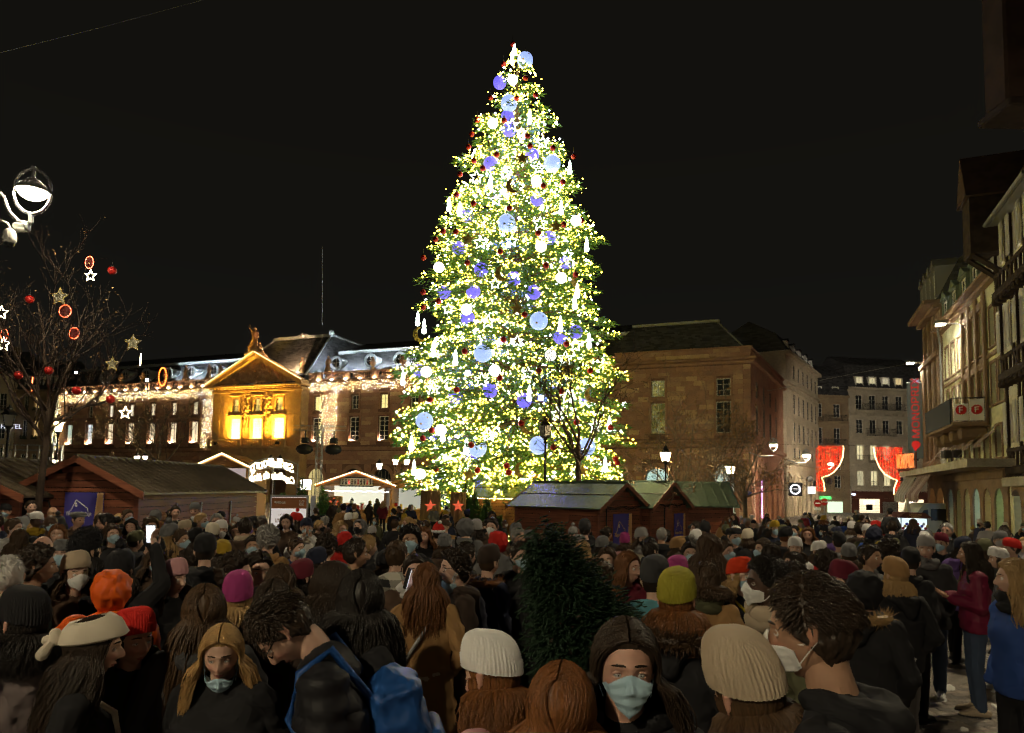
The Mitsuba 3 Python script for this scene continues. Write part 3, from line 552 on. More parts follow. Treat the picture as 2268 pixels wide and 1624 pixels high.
for a, b in ((7.3, 11.1), (14.6, 19.5)):
    k_ = add('shop_window', box(es(b), es(a), .02, .12, -2.1, 1.1), 'lit_pane', h, tw=EF.M, emit=(1.5, 1.15, .72), w=.6)
    add('window_lettering', place_text(text('MATY', .55, .03, True), EF, es((a + b) / 2), .13, .25), 'lit_pane', k_, tw=EF.M, emit=(2.4, 2.4, 2.3), w=.2)
    add('shutter_slats', fcat([box(es(b) + .02, es(a) - .02, .13, .16, z, z + .05) for z in np.arange(-2.0, .1, .25)]), 'tin', k_, tw=EF.M)
for a, b in ((5.95, 7.25), (11.15, 14.55), (19.55, 20.4)): add('shop_pier', box(es(b), es(a), .0, .2, -2.2, 1.18), 'red_front', h, tw=EF.M)
add('roll_shutter', fcat([box(es(14.3), es(11.6), .22, .26, z, z + .16) for z in np.arange(-2.1, .7, .2)]), 'tin', h, tw=EF.M)
add('shop_poster', box(es(9.7), es(8.5), .17, .2, -.75, .2), 'black_metal', h, tw=EF.M)
add('wall_lamp', cbox(es(6.4), es(5.9), .02, .4, 1.75, 2.0, .03), 'lamp_glass', h, tw=EF.M, emit=(5, 6, 8), w=.3)

# right-hand row: department store, cream house, half-timbered house
d0 = np.array([.37935, .92525]); R0 = np.array([31.2, 49.0])
RF = Fr(R0, R0 + d0)
wl = [(s, 1.0, a, b, None) for s in (1.7, 3.6, 5.5) for a, b in ((12.9, 15.2), (8.6, 11.2), (5.2, 7.4))]
h = house('department_store', RF, 'brown stone department store with deep eaves and a hanging banner on the right', 'brown_stone', .3, 7.6, -1.6, 15.9, wl, [(15.8, .3, .5), (16.1, .35, 1.1), (12.3, .35, .4), (4.3, .4, .3)], [(2.4, 2.6, -1.6, 2.6), (5.6, 2.6, -1.6, 2.6)])
for s in (.75, 2.65, 4.55, 6.5, 7.3): add('pilaster', cbox(s - .28, s + .28, 0, .28, 4.7, 12.2, .04), 'brown_stone', h, tw=RF.M)
for s in (2.65, 4.55, 6.5): add('pilaster', cbox(s - .25, s + .25, 0, .2, 12.7, 15.7, .04), 'brown_stone', h, tw=RF.M)
for s in (2.4, 5.6): add('shop_window', upright(arch(s, 2.6, -1.6, 2.6), .05, -.6), 'lit_pane', h, tw=RF.M, emit=(.5, .3, .12), w=.2)
mansard(h, RF, .3, 7.6, 16.45, 3.0, 1.5, 2.2, 5)
for s in (1.2, 2.9, 4.6, 6.3): dormer(h, RF, s, 16.7, .8, 2.3, .25, m='tin', rm='tin', peak=.7)
bn = Fr(RF.w(7.2, .25, 0)[:2], RF.w(7.2, 1.35, 0)[:2])
BN = add('hanging_banner', cbox(0, bn.L, -.05, .05, 5.0, 11.3, .02), mat('banner_grey', (.12, .17, .19), .6), h, tw=bn.M, label='tall grey hanging banner with red letters')
tb = text('MONOPRIX', .56, .03, center=False); tb.apply_transform(trimesh.transformations.rotation_matrix(PI / 2, (0, 0, 1))); tb.apply_scale((1, 1.18, 1)); 
add('lettering', place_text(tb, bn, bn.L / 2 - .3, .055, 6.65), mat('red_print', (.5, .02, .02), .5), BN, tw=bn.M, emit=(.34, .012, .01), w=.1)
add('leaf_emblem', place_text(extr(unary_union([Point(0, 0).buffer(.32, 10), Polygon([(-.32, 0), (-.1, -.5), (.02, -.52), (.1, -.28)])]), .03), bn, bn.L / 2, .055, 6.15), 'red_print', BN, tw=bn.M, emit=(.34, .012, .01), w=.1)
ls = RF.w(7.7, 1.0, 0)
def wall_lamp(parent, fr, s, z, out, rgb, L, tag='street_floodlight'):
    add('lamp_arm', bar((s, 0, z - .1), (s, out, z), .05), 'grey_metal', parent, tw=fr.M)
    k = add('lamp_head', cbox(s - .3, s + .3, out - .1, out + .55, z - .05, z + .16, .05), 'grey_metal', parent, tw=fr.M)
    add('lamp_glass', cbox(s - .22, s + .22, out, out + .5, z - .12, z - .055, .02), 'lamp_glass', k, tw=fr.M, emit=np.array(rgb) * L * 4, w=8.0)
wall_lamp(h, RF, 7.3, 13.0, .8, (1, .93, .72), 130)

spot('corner_flood', RF.w(7.3, 1.5, 12.8), (60, 116, 8), (1, .88, .66), 2300, 23, 15, 8)
spot('corner_flood_low', RF.w(7.3, 1.4, 12.8), (45, 101, 3), (1, .86, .62), 650, 20, 12, 4)
# canopy and awnings along the ground floor
cp = [np.array(v) for v in ((22.7, 33.9), (33.0, 58.0), (34.9, 57.2), (24.9, 33.2))]
CN = thing('shop_canopy', 'long flat concrete canopy over the shops on the right with cables above it', 'canopy')
m = extr(Polygon(cp), .32); m.apply_translation((0, 0, 3.55)); add('slab', m, 'brown_stone', CN)
m = extr(LineString([cp[1], cp[0], cp[3]]).buffer(.07, cap_style=2, join_style=2), .42); m.apply_translation((0, 0, 3.5)); add('fascia', m, pmat('concrete', stonefn((.42, .38, .30), (.3, .27, .21), 1.5), .9), CN)
for k_ in range(7):
    a = RF.w(-14 + k_ * 2.4, .05, 6.0 - k_ * .08); b_ = cp[0] + (cp[1] - cp[0]) * (.06 + k_ * .07); add('stay_cable', bar(a, (*b_, 3.95), .02, 4), 'tin', CN)
for k_, t_ in enumerate((.16,)):
    p_ = cp[0] + (cp[1] - cp[0]) * t_; add('canopy_spotlight', fcat([cbox(p_[0] - .5, p_[0] - .1, p_[1] - .2, p_[1] + .2, 4.1, 4.55, .06), cbox(p_[0] + .1, p_[0] + .5, p_[1] - .2, p_[1] + .2, 4.15, 4.6, .06), bar((p_[0], p_[1], 3.88), (p_[0], p_[1], 4.5), .05)]), 'iron', CN)
pmat('awning_grey', lambda p, n, uv: mikit.mix((.2, .19, .17), (.3, .28, .25), dr.select(dr.sin((p.x + p.y) * 9) > 0, 1., 0.)), .9)
pmat('awning_red', lambda p, n, uv: mikit.mix((.16, .10, .09), (.26, .2, .18), dr.select(dr.sin((p.x + p.y) * 8) > 0, 1., 0.)), .9)
for k_, (t0, t1, mm, zb) in enumerate(((.72, .97, 'awning_grey', 1.5), (.47, .70, 'awning_red', 1.6))):
    a = cp[0] + (cp[1] - cp[0]) * t0; b_ = cp[0] + (cp[1] - cp[0]) * t1; n_ = np.array([-.92, .38]); n = 24
    v, f = [], []
    for i_ in range(n + 1):
        q_ = a + (b_ - a) * i_ / n; wv = .07 * math.sin(i_ * 2.1)
        v += [(*(q_ - n_ * .25), 3.48), (*(q_ + n_ * (.55 + wv)), zb + .5), (*(q_ + n_ * (.56 + wv)), zb + .1 * math.sin(i_ * 1.3))]
    for i_ in range(n):
        for j_ in range(2): A = i_ * 3 + j_; f += [(A, A + 3, A + 4), (A, A + 4, A + 1)]
    single('shop_awning', trimesh.Trimesh(np.array(v), np.array(f), process=False), mm, ('grey striped shop awning at the far tip of the canopy', 'reddish striped shop awning hanging from the middle of the canopy')[k_], 'awning', smooth=40)
q_ = cp[0] + (cp[1] - cp[0]) * .74 + (.25, -.1); NS = Fr(q_, q_ + np.array((.02, 1.0)) * 2.4)
k_ = thing('neon_shop_sign', 'slanted glowing orange red shop name sign standing on the canopy', 'sign')
add('lettering', place_text(text('MONOPRIX', 1.1, .03, False, wmax=NS.L), NS, NS.L / 2, .1, 4.1), 'lit_pane', k_, tw=NS.M, emit=(1.6, .26, .02), w=.5)
add('frame', fcat([box(0, NS.L, -.1, .02, 3.88, 4.05)] + [box(s, s + .06, -.1, 0, 4.06, 5.3) for s in np.linspace(0, NS.L - .06, 5)]), 'red_front', k_, tw=NS.M)

# cream house
cw = [(s, 1.0, a, b, None) for s in (-1.5, -3.4, -5.4, -13.2, -14.7) for a, b in ((10.3, 12.4), (7.1, 9.3))] + [(s, 1.15, a, b, None) for s in (-7.6, -9.3, -11.1) for a, b in ((10.2, 12.6), (6.4, 9.2))] + [(s, 1.1, 4.2, 5.8, None) for s in (-1.8, -4.2, -6.6, -9, -11.4, -13.8)]
ar_ = [(s, 1.7, -1.4, 2.5) for s in (-1.6, -4.0, -6.4, -8.8, -11.2, -13.6)]
h = house('cream_house', RF, 'cream house with brown stone window bays, green dormers and a balcony, right of the street', 'yellow_wall', -15.9, .28, -1.4, 13.9, cw, [(13.7, .25, .35), (13.95, .18, .7), (9.7, .25, .1)], ar_, trimm='brown_stone')
for s in (-6.7, -8.45, -10.2, -12.0): add('stone_mullion', cbox(s - .22, s + .22, .07, .22, 6.0, 13.6, .03), 'brown_stone', h, tw=RF.M)
add('stone_band', fcat([box(-12.0, -6.7, .08, .17, z, z + .4) for z in (9.25, 12.75)]), 'brown_stone', h, tw=RF.M)
add('corner_stone', box(-.1, .28, .01, .12, 4, 13.6), 'brown_stone', h, tw=RF.M)
for k_, (s, w_, a, b) in enumerate(ar_): add('arched_shop_window', upright(arch(s, w_, a, b), .05, -.7), 'lit_pane' if k_ != 1 else 'glass_dark', h, tw=RF.M, emit=((.05, .11, .18), None, (.07, .05, .03), (.35, .7, .85), (.12, .05, .03), (.12, .35, .2))[k_], w=.15)
add('base_wall', wallm(-15.3, .28, -1.4, 4.1, [], .09, .1, ar_), 'brown_stone', h, tw=RF.M); add('base_cornice', cbox(-15.3, .28, .101, .3, 3.0, 3.4, .03), 'brown_stone', h, tw=RF.M)
mansard(h, RF, -15.9, .28, 14.15, 3.0, 1.3, 3.0, 5, 'slate')
pmat('green_dormer', stonefn((.16, .2, .16), (.12, .15, .12), 2.), .7)
for s in (-1.6, -4.4, -7.2, -10.0, -12.8): dormer(h, RF, s, 14.2, 1.5, 1.7, .1, m='green_dormer', rm='green_dormer', peak=.6)
add('gable_wall', trimesh.creation.extrude_polygon(Polygon([(-9, 14.3), (.2, 14.3), (-2.5, 22.0), (-9, 19.5)]), .3, engine='earcut').apply_transform(np.array([[1, 0, 0, 0], [0, 0, -1, -3.2], [0, 1, 0, 0], [0, 0, 0, 1.0]])), 'yellow_wall', h, tw=RF.M)
add('downpipe', fcat([bar((-1.2, .5, 14.0), (-.2, .2, 12.9), .08), bar((-.2, .2, 12.9), (-.2, .2, 4), .07)]), 'tin', h, tw=RF.M)
B = add('balcony', cbox(-12.4, -4.2, .2, 1.9, 5.95, 6.2, .05), 'brown_stone', h, tw=RF.M)
add('railing', fcat([railing(-12.4, -4.2, 6.2, 1.35, 1.85, .16), box(-12.4, -12.34, .25, 1.8, 7.5, 7.56)] + [box(-12.39, -12.36, y, y + .025, 6.2, 7.5) for y in np.arange(.3, 1.8, .16)]), 'iron', B, tw=RF.M)
for s in (-11.8, -9.4, -7, -4.7): add('bracket', cbox(s - .2, s + .2, .05, 1.5, 5.2, 5.94, .15), 'brown_stone', B, tw=RF.M)
add('dark_banner', cbox(-12.2, -4.6, 1.9, 1.95, 6.1, 7.5, .01), mat('banner_dark', (.035, .04, .05), .7), B, tw=RF.M, label='dark cloth tied along the balcony railing')
bf = Fr(RF.w(-12.42, .3, 0)[:2], RF.w(-12.42, 1.85, 0)[:2])
for k_, s in enumerate((.95, .2)):
    q_ = add('white_poster', box(s - .15, s + .55, .02, .05, 6.25, 7.45 if k_ else 7.2), mat('poster_white', (.75, .73, .7), .6), B, tw=bf.M)
    q2 = add('red_disc', upright(Point(s + .2, 6.85).buffer(.27, 14), .015, .07), 'red_print', q_, tw=bf.M); add('disc_letter', place_text(text('F', .32, .01, True), bf, s + .2, .071, 6.7), 'poster_white', q_, tw=bf.M)
for k_, s in enumerate((-2.4, -4.4, -6.4, -8.4, -10.4, -13.2)):
    m = trimesh.Trimesh(np.array([(s - .8, .2, 5.6), (s + .8, .2, 5.6), (s + .8, .9, 4.9), (s - .8, .9, 4.9), (s + .8, .92, 4.7), (s - .8, .92, 4.7)], float), np.array([(0, 1, 2), (0, 2, 3), (3, 2, 4), (3, 4, 5)]), process=False)
    add('small_awning', m, 'awning_red', h, tw=RF.M)
wall_lamp(h, RF, -5.9, 13.25, .9, (1, .95, .75), 170)
add('shop_letters', place_text(text('Lil', .9, .1, True), RF, -2.2, .5, 4.0), 'poster_white', h, tw=RF.M)

# half-timbered house, cut off by the right edge
HT = thing('half_timbered_house', 'half-timbered house with dark carved beams and white shutters at the right edge', 'building')
H = lambda *a, **k: add(*a, parent=HT, tw=RF.M, **k)
s0, s1 = -23.5, -15.95
def tim(a, b, w=.2, y=.05): 
    a = np.array(a, float); b = np.array(b, float); d = (b - a) / np.linalg.norm(b - a); n = np.array([-d[1], d[0]]) * w / 2
    return upright(Polygon([a + n, b + n, b - n, a - n]), .14, y)
for f, (z0, z1, out) in enumerate(((3.3, 8.0, .12), (8.0, 12.2, .27), (12.2, 16.0, .42))):
    wn = [(s, 1.0, z0 + 1.4, z0 + 3.4) for s in (-16.9, -19.6, -22.3)]
    m = wallm(s0, s1, z0, z1, [(s - w_ / 2, s + w_ / 2, a, b) for s, w_, a, b in wn], .3, out); H('plaster_wall', m, m='plaster')
    H('plaster_wall', box(s0, s0 + .3, -6, out - .31, z0, z1), m='plaster'); H('plaster_wall', box(s1 - .3, s1, -6, out - .31, z0, z1), m='plaster')
    H('floor_beam', fcat([cbox(s0, s1 + .05, out - .3, out + .22, z0 - .15, z0 + .25, .05), cbox(s0, s1 + .03, out, out + .12, z0 + .95, z0 + 1.15, .02), cbox(s0, s1, out, out + .1, z1 - .35, z1 - .15, .02)]), m='old_timber')
    for s in np.arange(s1 - .15, s0, -.67):
        if not any(abs(s - w_[0]) < .55 for w_ in wn): H('post', tim((s, z0 + .2), (s, z1 - .3), .2, out + .1), m='old_timber')
        elif True: H('post', tim((s, z0 + .2), (s, z0 + 1.0), .16, out + .1), m='old_timber')
    for s in (-15.9, -18.2, -20.9): H('brace', tim((s, z0 + 1.1), (s - .55, z0 + .25), .16, out + .11), m='old_timber'); H('brace', tim((s - .75, z0 + 1.1), (s - .2, z0 + .25), .16, out + .112), m='old_timber')
    for s in np.arange(s1 - .3, s0, -.67): H('corbel', cbox(s - .12, s + .12, out - .35, out + .3, z0 - .5, z0 - .16, .08), m='old_timber')
    for s, w_, a, b in wn:
        window(HT, RF, s - .5, s + .5, a, b, .1, 2, 3, y=out, lit=(.3, .26, .2) if f == 2 else (.1, .11, .1), w=.1)
        for sg in (-1, 1):
            c = s + sg * .82
            H('window_shutter', fcat([box(c - .27, c + .27, out + .16, out + .19, a - .05, b + .05)] + [box(c - .22, c + .22, out + .19, out + .215, z, z + .045) for z in np.arange(a + .05, b - .05, .1)]), m='shutter')
H('base_wall', wallm(s0, s1, -1.3, 3.15, [], .4, .1, [(s, 1.7, -1.3, 2.4) for s in (-16.6, -19.2, -21.8)]), m='brown_stone')
for s in (-16.6, -19.2, -21.8): H('arched_shop_window', upright(arch(s, 1.7, -1.3, 2.4), .05, -.5), m='lit_pane', emit=(.05, .12, .16), w=.1)
H('signboard', cbox(s0, s1, .12, .5, 2.55, 3.0, .03), m='concrete')
H('roof', trimesh.Trimesh(np.array([(s0, 1.0, 15.7), (s1 - .1, 1.0, 15.7), (s1 - 1.5, -3.5, 23.5), (s0, -3.5, 23.5), (s1 - .1, -7, 15.7)], float), np.array([(1, 0, 3), (1, 3, 2), (1, 2, 4)]), process=False), m='roof_tile')
H('gutter', fcat([bar((s0, 1.1, 15.65), (s1 - .1, 1.1, 15.65), .12), box(s0, s1 - .1, .4, 1.0, 15.55, 15.62)]), m='tin')
# hoist dormer that juts out over the wall
H('hoist_dormer', fcat([box(-17.2, -15.7, .2, 1.75, 14.3, 17.4)]), m='old_timber')
H('hoist_dormer_roof', trimesh.Trimesh(np.array([(-17.5, 1.95, 17.2), (-15.4, 1.95, 17.2), (-16.45, 1.95, 19.6), (-17.5, -2, 17.2), (-15.4, -2, 17.2), (-16.45, -2, 19.6)], float), np.array([(0, 1, 2), (1, 4, 5), (1, 5, 2), (0, 2, 5), (0, 5, 3), (0, 3, 4), (0, 4, 1)]), process=False), m='roof_tile')
H('hoist_bracket', fcat([beam((-15.95, .3, 13.2), (-15.95, 1.6, 14.3), .2, .2), beam((-16.9, .3, 13.2), (-16.9, 1.6, 14.3), .2, .2)]), m='old_timber')
# nearest house: only its deep eave and upper wall reach into the top right corner
NH = thing('tall_gabled_house', 'brownish upper wall and eave of a tall house cut off by the top right corner', 'building')
add('upper_wall', cbox(10.3, 15.3, 13.8, 14.5, 10.4, 20.5, .05), 'roof_tile', NH)
add('eave_board', cbox(10.2, 15.3, 13.6, 14.6, 10.2, 10.38, .03), 'old_timber', NH)
add('wall', box(15.4, 18, 13.8, 20, -1, 20), 'plaster', NH)

# ---------------------------------------------------------------- the great Christmas tree
pmat('needles', lambda p, n, uv: mikit.mix((.04, .11, .028), (.085, .19, .045), nz(p, 1.1)), 0.65)
pmat('bark', stonefn((.12, .085, .06), (.07, .05, .038), 5.0), .9)
mat('bauble_red', (.42, .012, .008), .12, clearcoat=1.0, metallic=.3)
mat('gold_card', (.62, .44, .1), .45)
TX, TY = float(at(1134, 1000, 42)[0]), 42.0
TZ = float(gz(TX, TY))
PR = np.array([(30.1, .12), (29.7, .5), (28.7, 1.0), (27.7, 1.35), (26.8, 1.8), (25.8, 2.3), (24.9, 2.6), (23.9, 3.1), (22.5, 3.6), (21.5, 3.9), (20.1, 4.4), (18.2, 4.9), (16.3, 5.5), (14.7, 5.6), (12.1, 6.0), (9.5, 6.6), (6.9, 7.1), (4.3, 6.9), (2.7, 6.3), (1.2, 5.0)])[::-1]
def trad(z): return np.interp(z, PR[:, 0], PR[:, 1])
XT = thing('christmas_tree', 'giant fir tree covered in warm fairy lights and ornaments in the middle of the square', 'christmas tree')
def spindles(P, D, L, Wd):
    """needle sprays: slim six-sided darts at P along D"""
    D = D / (np.linalg.norm(D, axis=1, keepdims=True) + 1e-9)
    a = np.cross(D, np.array([0.3, 0.2, 0.93])); a /= np.linalg.norm(a, axis=1, keepdims=True) + 1e-9; b = np.cross(D, a)
    L, Wd = L[:, None], Wd[:, None]
    v = np.stack([P, P + D * L * .4 + a * Wd, P + D * L * .4 - a * Wd * .5 + b * Wd * .55, P + D * L * .4 - a * Wd * .5 - b * Wd * .55, P + D * L], 1)
    f = np.array([(0, 2, 1), (0, 3, 2), (0, 1, 3), (4, 1, 2), (4, 2, 3), (4, 3, 1)])
    return trimesh.Trimesh(v.reshape(-1, 3), (f[None] + np.arange(len(P))[:, None, None] * 5).reshape(-1, 3), process=False)
def conifer(x, y, z0, H, rad, nb, seed, zmin=.3, dens=1.0, sl=.42, droop=.25):
    """branches, needle sprays and the points where lamps may hang"""
    r = np.random.RandomState(seed); segs, NP, ND, NL, NW, LP = [], [], [], [], [], []
    zs = z0 + zmin + (H - zmin) * (1 - (1 - np.linspace(0, 1, nb)) ** .5) ; zs = np.clip(zs, z0 + zmin, z0 + H - .15)
    ga = r.uniform(0, 6.28)
    for k, z in enumerate(zs):
        ga += 2.39996 + r.normal(0, .25); R_ = rad(z - z0) * r.uniform(.72, 1.1); t = np.linspace(0, 1, 7)
        up = r.uniform(.0, .22); dn = droop * r.uniform(.6, 1.3)
        dx, dy = math.cos(ga), math.sin(ga)
        pts = np.stack([x + dx * R_ * t, y + dy * R_ * t, z + R_ * (up * np.sin(t * 1.9) - dn * t ** 2 + .13 * np.clip(t - .72, 0, 1))], 1)
        segs.append(tubem(pts, np.linspace(.02 + .012 * R_, .012, 7), 4))
        n = int((16 + 30 * R_) * dens)
        tt = r.beta(1.6, 1.0, n) * .98 + .02; base = np.stack([np.interp(tt, t, pts[:, c]) for c in range(3)], 1)
        side = np.array([-dy, dx, 0.0]); sw = r.uniform(-1, 1, n) * (.25 * min(1, R_ / 1.5) + .30 * R_ * (1.02 - tt) ** .8 * (.3 + tt))
        P0 = base + side * sw[:, None] + np.stack([r.normal(0, .04, n), r.normal(0, .04, n), -np.abs(sw) * .25 + r.normal(0, .07, n)], 1)
        D_ = np.array([dx, dy, 0])[None] * .9 + side[None] * (np.sign(sw) * .7)[:, None] + np.stack([r.normal(0, .25, n), r.normal(0, .25, n), r.normal(-.12, .3, n)], 1)
        NP.append(P0); ND.append(D_); NL.append(sl * r.uniform(.6, 1.25, n)); NW.append(sl * r.uniform(.09, .16, n))
        m = int((4.0 + 8.0 * R_ ** .85)); tl = r.beta(2.2, .9, m); bl = np.stack([np.interp(tl, t, pts[:, c]) for c in range(3)], 1)
        swl = r.normal(0, 1, m) * (.16 + .16 * R_ * (1 - tl) + .1)
        LP.append(bl + side * swl[:, None] + np.stack([dx * r.normal(.06, .1, m), dy * r.normal(.06, .1, m), r.normal(.07, .12, m)], 1))
    return segs, spindles(np.vstack(NP), np.vstack(ND), np.concatenate(NL), np.concatenate(NW)), np.vstack(LP)
segs, ndl, LP = conifer(TX, TY, 0, 30.0, lambda z: float(trad(z)), 560, 3, zmin=1.6, dens=.92)
add('trunk', lathe([(.62, TZ - .1), (.55, 1), (.48, 8), (.3, 18), (.12, 27), (.03, 30)], 14, TX, TY), 'bark', XT, smooth=True)
add('branches', fcat(segs), 'bark', XT, kind='stuff')
add('crown', ndl, 'needles', XT)
r_ = np.random.RandomState(8)
LPr = r_.rand(len(LP)); zz = LP[:, 2]
keep = r_.rand(len(LP)) < np.where(zz > 19, 1.0, 1.45 * sst(.29, .62, meshkit.fbm(LP * .8, 2, 4))); LP, LPr = LP[keep], LPr[keep]
topx = (LP[:, 2] > 17) & (r_.rand(len(LP)) < .6); extra = LP[topx] + r_.normal(0, .22, (topx.sum(), 3)); tipn = 120; tz = r_.uniform(28.0, 30.2, tipn); ta = r_.uniform(0, 6.28, tipn); extra = np.vstack([extra, np.stack([TX + trad(tz) * 1.05 * np.cos(ta), TY + trad(tz) * 1.05 * np.sin(ta), tz], 1)]); LP = np.vstack([LP, extra]); LPr = np.concatenate([LPr, r_.rand(len(extra))])
sz = r_.uniform(.038, .082, len(LP))
print('tree lamps', len(LP), 'needles', len(ndl.faces))
add('fairy_lights', bulbs(LP[LPr < .84], sz[LPr < .84]), 'lamp_glass', XT, emit=(13, 9.6, .6), w=70, kind='stuff')
add('cool_fairy_lights', bulbs(LP[LPr >= .84], sz[LPr >= .84] * 1.25), 'lamp_glass', XT, emit=(12, 15, 13), w=12, kind='stuff')
for k_, (z, a) in enumerate(((4.5, 4.2), (7.5, 5.1), (10.5, 4.5), (13.5, 4.95), (16.5, 4.6), (20.0, 4.4), (23.5, 4.9), (9.0, 4.0))):
    q_ = (TX + .6 * trad(z) * math.cos(a), TY + .6 * trad(z) * math.sin(a), z - .3); b_ = add('blue_lamp', ico(.16, 2, q_), 'lamp_glass', XT, emit=(40, 34, 420), w=3.0); add('lamp_arm', bar((TX, TY, z - .1), q_, .03), 'iron', b_)  # unseen lamps inside the crown, placed to light the branches blue
C1 = lambda x, y: ((1500 + x * .6159) / 1.806, (100 + y * .6159) / 1.806)
C2 = lambda x, y: ((1500 + x * .6773) / 1.806, (1000 + y * .6773) / 1.806)
def on_tree(px, py, inset=.95):
    """where the sight line meets the crown"""
    Y = 38.0
    for _ in range(12):
        p = at(px, py, Y); R_ = trad(p[2]) * inset; dx = min(abs(p[0] - TX), R_ * .98); Y = .5 * Y + .5 * (TY - math.sqrt(max(R_ * R_ - dx * dx, 0)))
    return at(px, py, Y)
def orn(name, mesh, m, p, label, cat, group, emit=None, w=.5, smooth=True, parts=()):
    if p[1] > 30 and group:
        pl = ' at ' + ('top' if p[2] > 24 else 'upper' if p[2] > 17.5 else 'middle' if p[2] > 11 else 'lower' if p[2] > 5 else 'bottom') + ' ' + ('left edge' if p[0] - TX < -.62 * trad(p[2]) else 'left' if p[0] - TX < -.2 * trad(p[2]) else 'centre' if p[0] - TX < .2 * trad(p[2]) else 'right' if p[0] - TX < .62 * trad(p[2]) else 'right edge') + ' of big tree'
        label = label.replace(' of the tree', '').replace(' on the big tree', '').replace(' on the tree', '') + pl; group = group + pl
    k = thing(name, label, cat, group)
    add('body', mesh, m, k, smooth=smooth, tw=TW(*p), emit=emit, w=w)
    for nm, me, mm, em in parts: add(nm, me, mm, k, tw=TW(*p), emit=em, w=.1, kind='stuff' if nm == 'star_marks' else None)
GL_ = ico(.31, 3); BG = ico(.50, 3); RB = ico(.165, 2)
hang = lambda r: ('hanger', fcat([lathe([(.05, r - .01), (.05, r + .05), (.01, r + .06)], 8), bar((0, 0, r + .05), (0, 0, r + .4), .008, 4)]), 'iron', None)
WH = [C1(*q) for q in ((895, 357), (765, 640), (1048, 1015), (1305, 1272), (1078, 1440), (415, 1575))] + [C2(*q) for q in ((1100, 165), (540, 352), (1037, 622), (707, 713), (303, 720), (388, 1065), (268, 1325))]
for q in WH: orn('light_globe', GL_, 'lamp_glass', on_tree(*q, 1.02), 'glowing plain white globe hung on the tree', 'light globe', 'white light globes on the tree', (2.4, 2.3, 2.0), .4, parts=(hang(.31),))
mat('moon_shell', (.16, .22, .5), .4)
BW = [C1(*q) for q in ((975, 230), (870, 510), (855, 1287), (1150, 902))] + [C2(*q) for q in ((967, 420), (637, 610), (292, 1010), (605, 1170), (1248, 1165), (965, 1155))]
stp = []
for (sx, sy, r0) in ((-.13, -.2, .1), (.22, .16, .07), (.05, .3, .05)):
    m = stand(extr(Polygon(star(r0, r0 * .42)), .02)); m.apply_translation((sx, -math.sqrt(.25 - sx * sx - sy * sy) - .0, sy)); stp.append(m)
STP = fcat(stp)
for k_, q in enumerate(BW): orn('moon_globe', BG, 'moon_shell', on_tree(*q, .86), 'big pale blue glowing globe hung on the tree' if k_ % 2 else 'big pale blue glowing globe with small dark stars on the tree', 'light globe', 'big blue light globes on the tree' + ('' if k_ % 2 else ' with stars'), (.40, .55, 1.1), .4, parts=(hang(.5),) + ((('star_marks', STP, 'gold_card', None),) if k_ % 2 == 0 else ()))
mat('blue_shell', (.06, .05, .5), .4)
BL = [C1(*q) for q in ((810, 375), (1020, 848), (750, 900), (1055, 1130), (598, 1240), (545, 1450), (690, 1590), (1130, 1385), (1235, 1550), (860, 600), (870, 680))] + [C2(*q) for q in ((410, 250), (580, 245), (938, 250), (548, 405), (1185, 485), (1095, 515), (475, 870), (255, 715), (380, 1315), (880, 890), (345, 1090), (1240, 855), (820, 170), (680, 830))]
BS = ico(.42, 3)
for q in BL: orn('blue_globe', BS, 'blue_shell', on_tree(*q, .66), 'blue glowing globe half hidden among the branches of the tree', 'light globe', 'blue light globes inside the tree', (.20, .17, 1.0), .5, parts=(hang(.42),))
def tubestar(ro, r=.035): 
    p = star(ro, ro * .45); return tubem(np.stack([p[:, 0], 0 * p[:, 0], p[:, 1]], 1), r, 5, True)
TSt = [tubestar(.40, .045), tubestar(.34, .045)]
ST = [C1(*q) for q in ((1090, 765), (850, 965), (660, 990), (785, 1140), (685, 1415), (888, 1405), (1072, 1290), (1250, 1495), (890, 650), (950, 700), (1065, 930))] + [C2(*q) for q in ((710, 200), (668, 425), (840, 540), (630, 770), (902, 728), (1125, 640), (1075, 970), (1138, 870), (1300, 1040), (672, 1095), (432, 348), (345, 820), (1185, 565))]
for k_, q in enumerate(ST): orn('light_star', TSt[k_ % 2], 'lamp_glass', on_tree(*q, 1.03), 'five pointed star outlined in white light on the tree', 'light star', 'white light stars on the tree', (3, 3.4, 2.8), .3)
LTN = lathe([(.02, -.42), (.13, -.36), (.16, -.2), (.10, -.05), (.13, .05), (.08, .2), (.10, .26), (.05, .42), (.01, .5)], 10)
LT = [C1(*q) for q in ((905, 160), (890, 215), (750, 1020), (1210, 1190), (1265, 930), (550, 1200), (480, 1170), (1005, 600), (1375, 1430))] + [C2(*q) for q in ((1095, 440), (912, 850), (252, 410), (290, 455), (345, 590), (475, 640), (1180, 310), (1195, 245), (165, 760), (400, 1090), (215, 1145), (540, 1165), (1265, 540), (1385, 1030), (1360, 1270), (230, 1290))]
for q in LT: orn('light_pendant', LTN, 'lamp_glass', on_tree(*q, 1.03), 'slim white glowing pendant on a branch tip of the tree', 'light pendant', 'white light pendants on the tree', (2.6, 3.4, 2.8), .3)
GST = stand(extr(Polygon(star(.42, .17)), .05)); GCR = stand(extr(Point(0, 0).buffer(.42, 14).difference(Point(.2, .08).buffer(.38, 14)), .05))
for q in [C1(955, 868), C1(1175, 1310), C1(605, 1395), C2(838, 350), C2(1225, 1305), C2(1135, 700), C2(558, 1330)]: orn('gold_star', GST, 'gold_card', on_tree(*q, 1.05), 'flat golden star without lamps on the tree', 'star', 'golden stars on the tree', smooth=False)
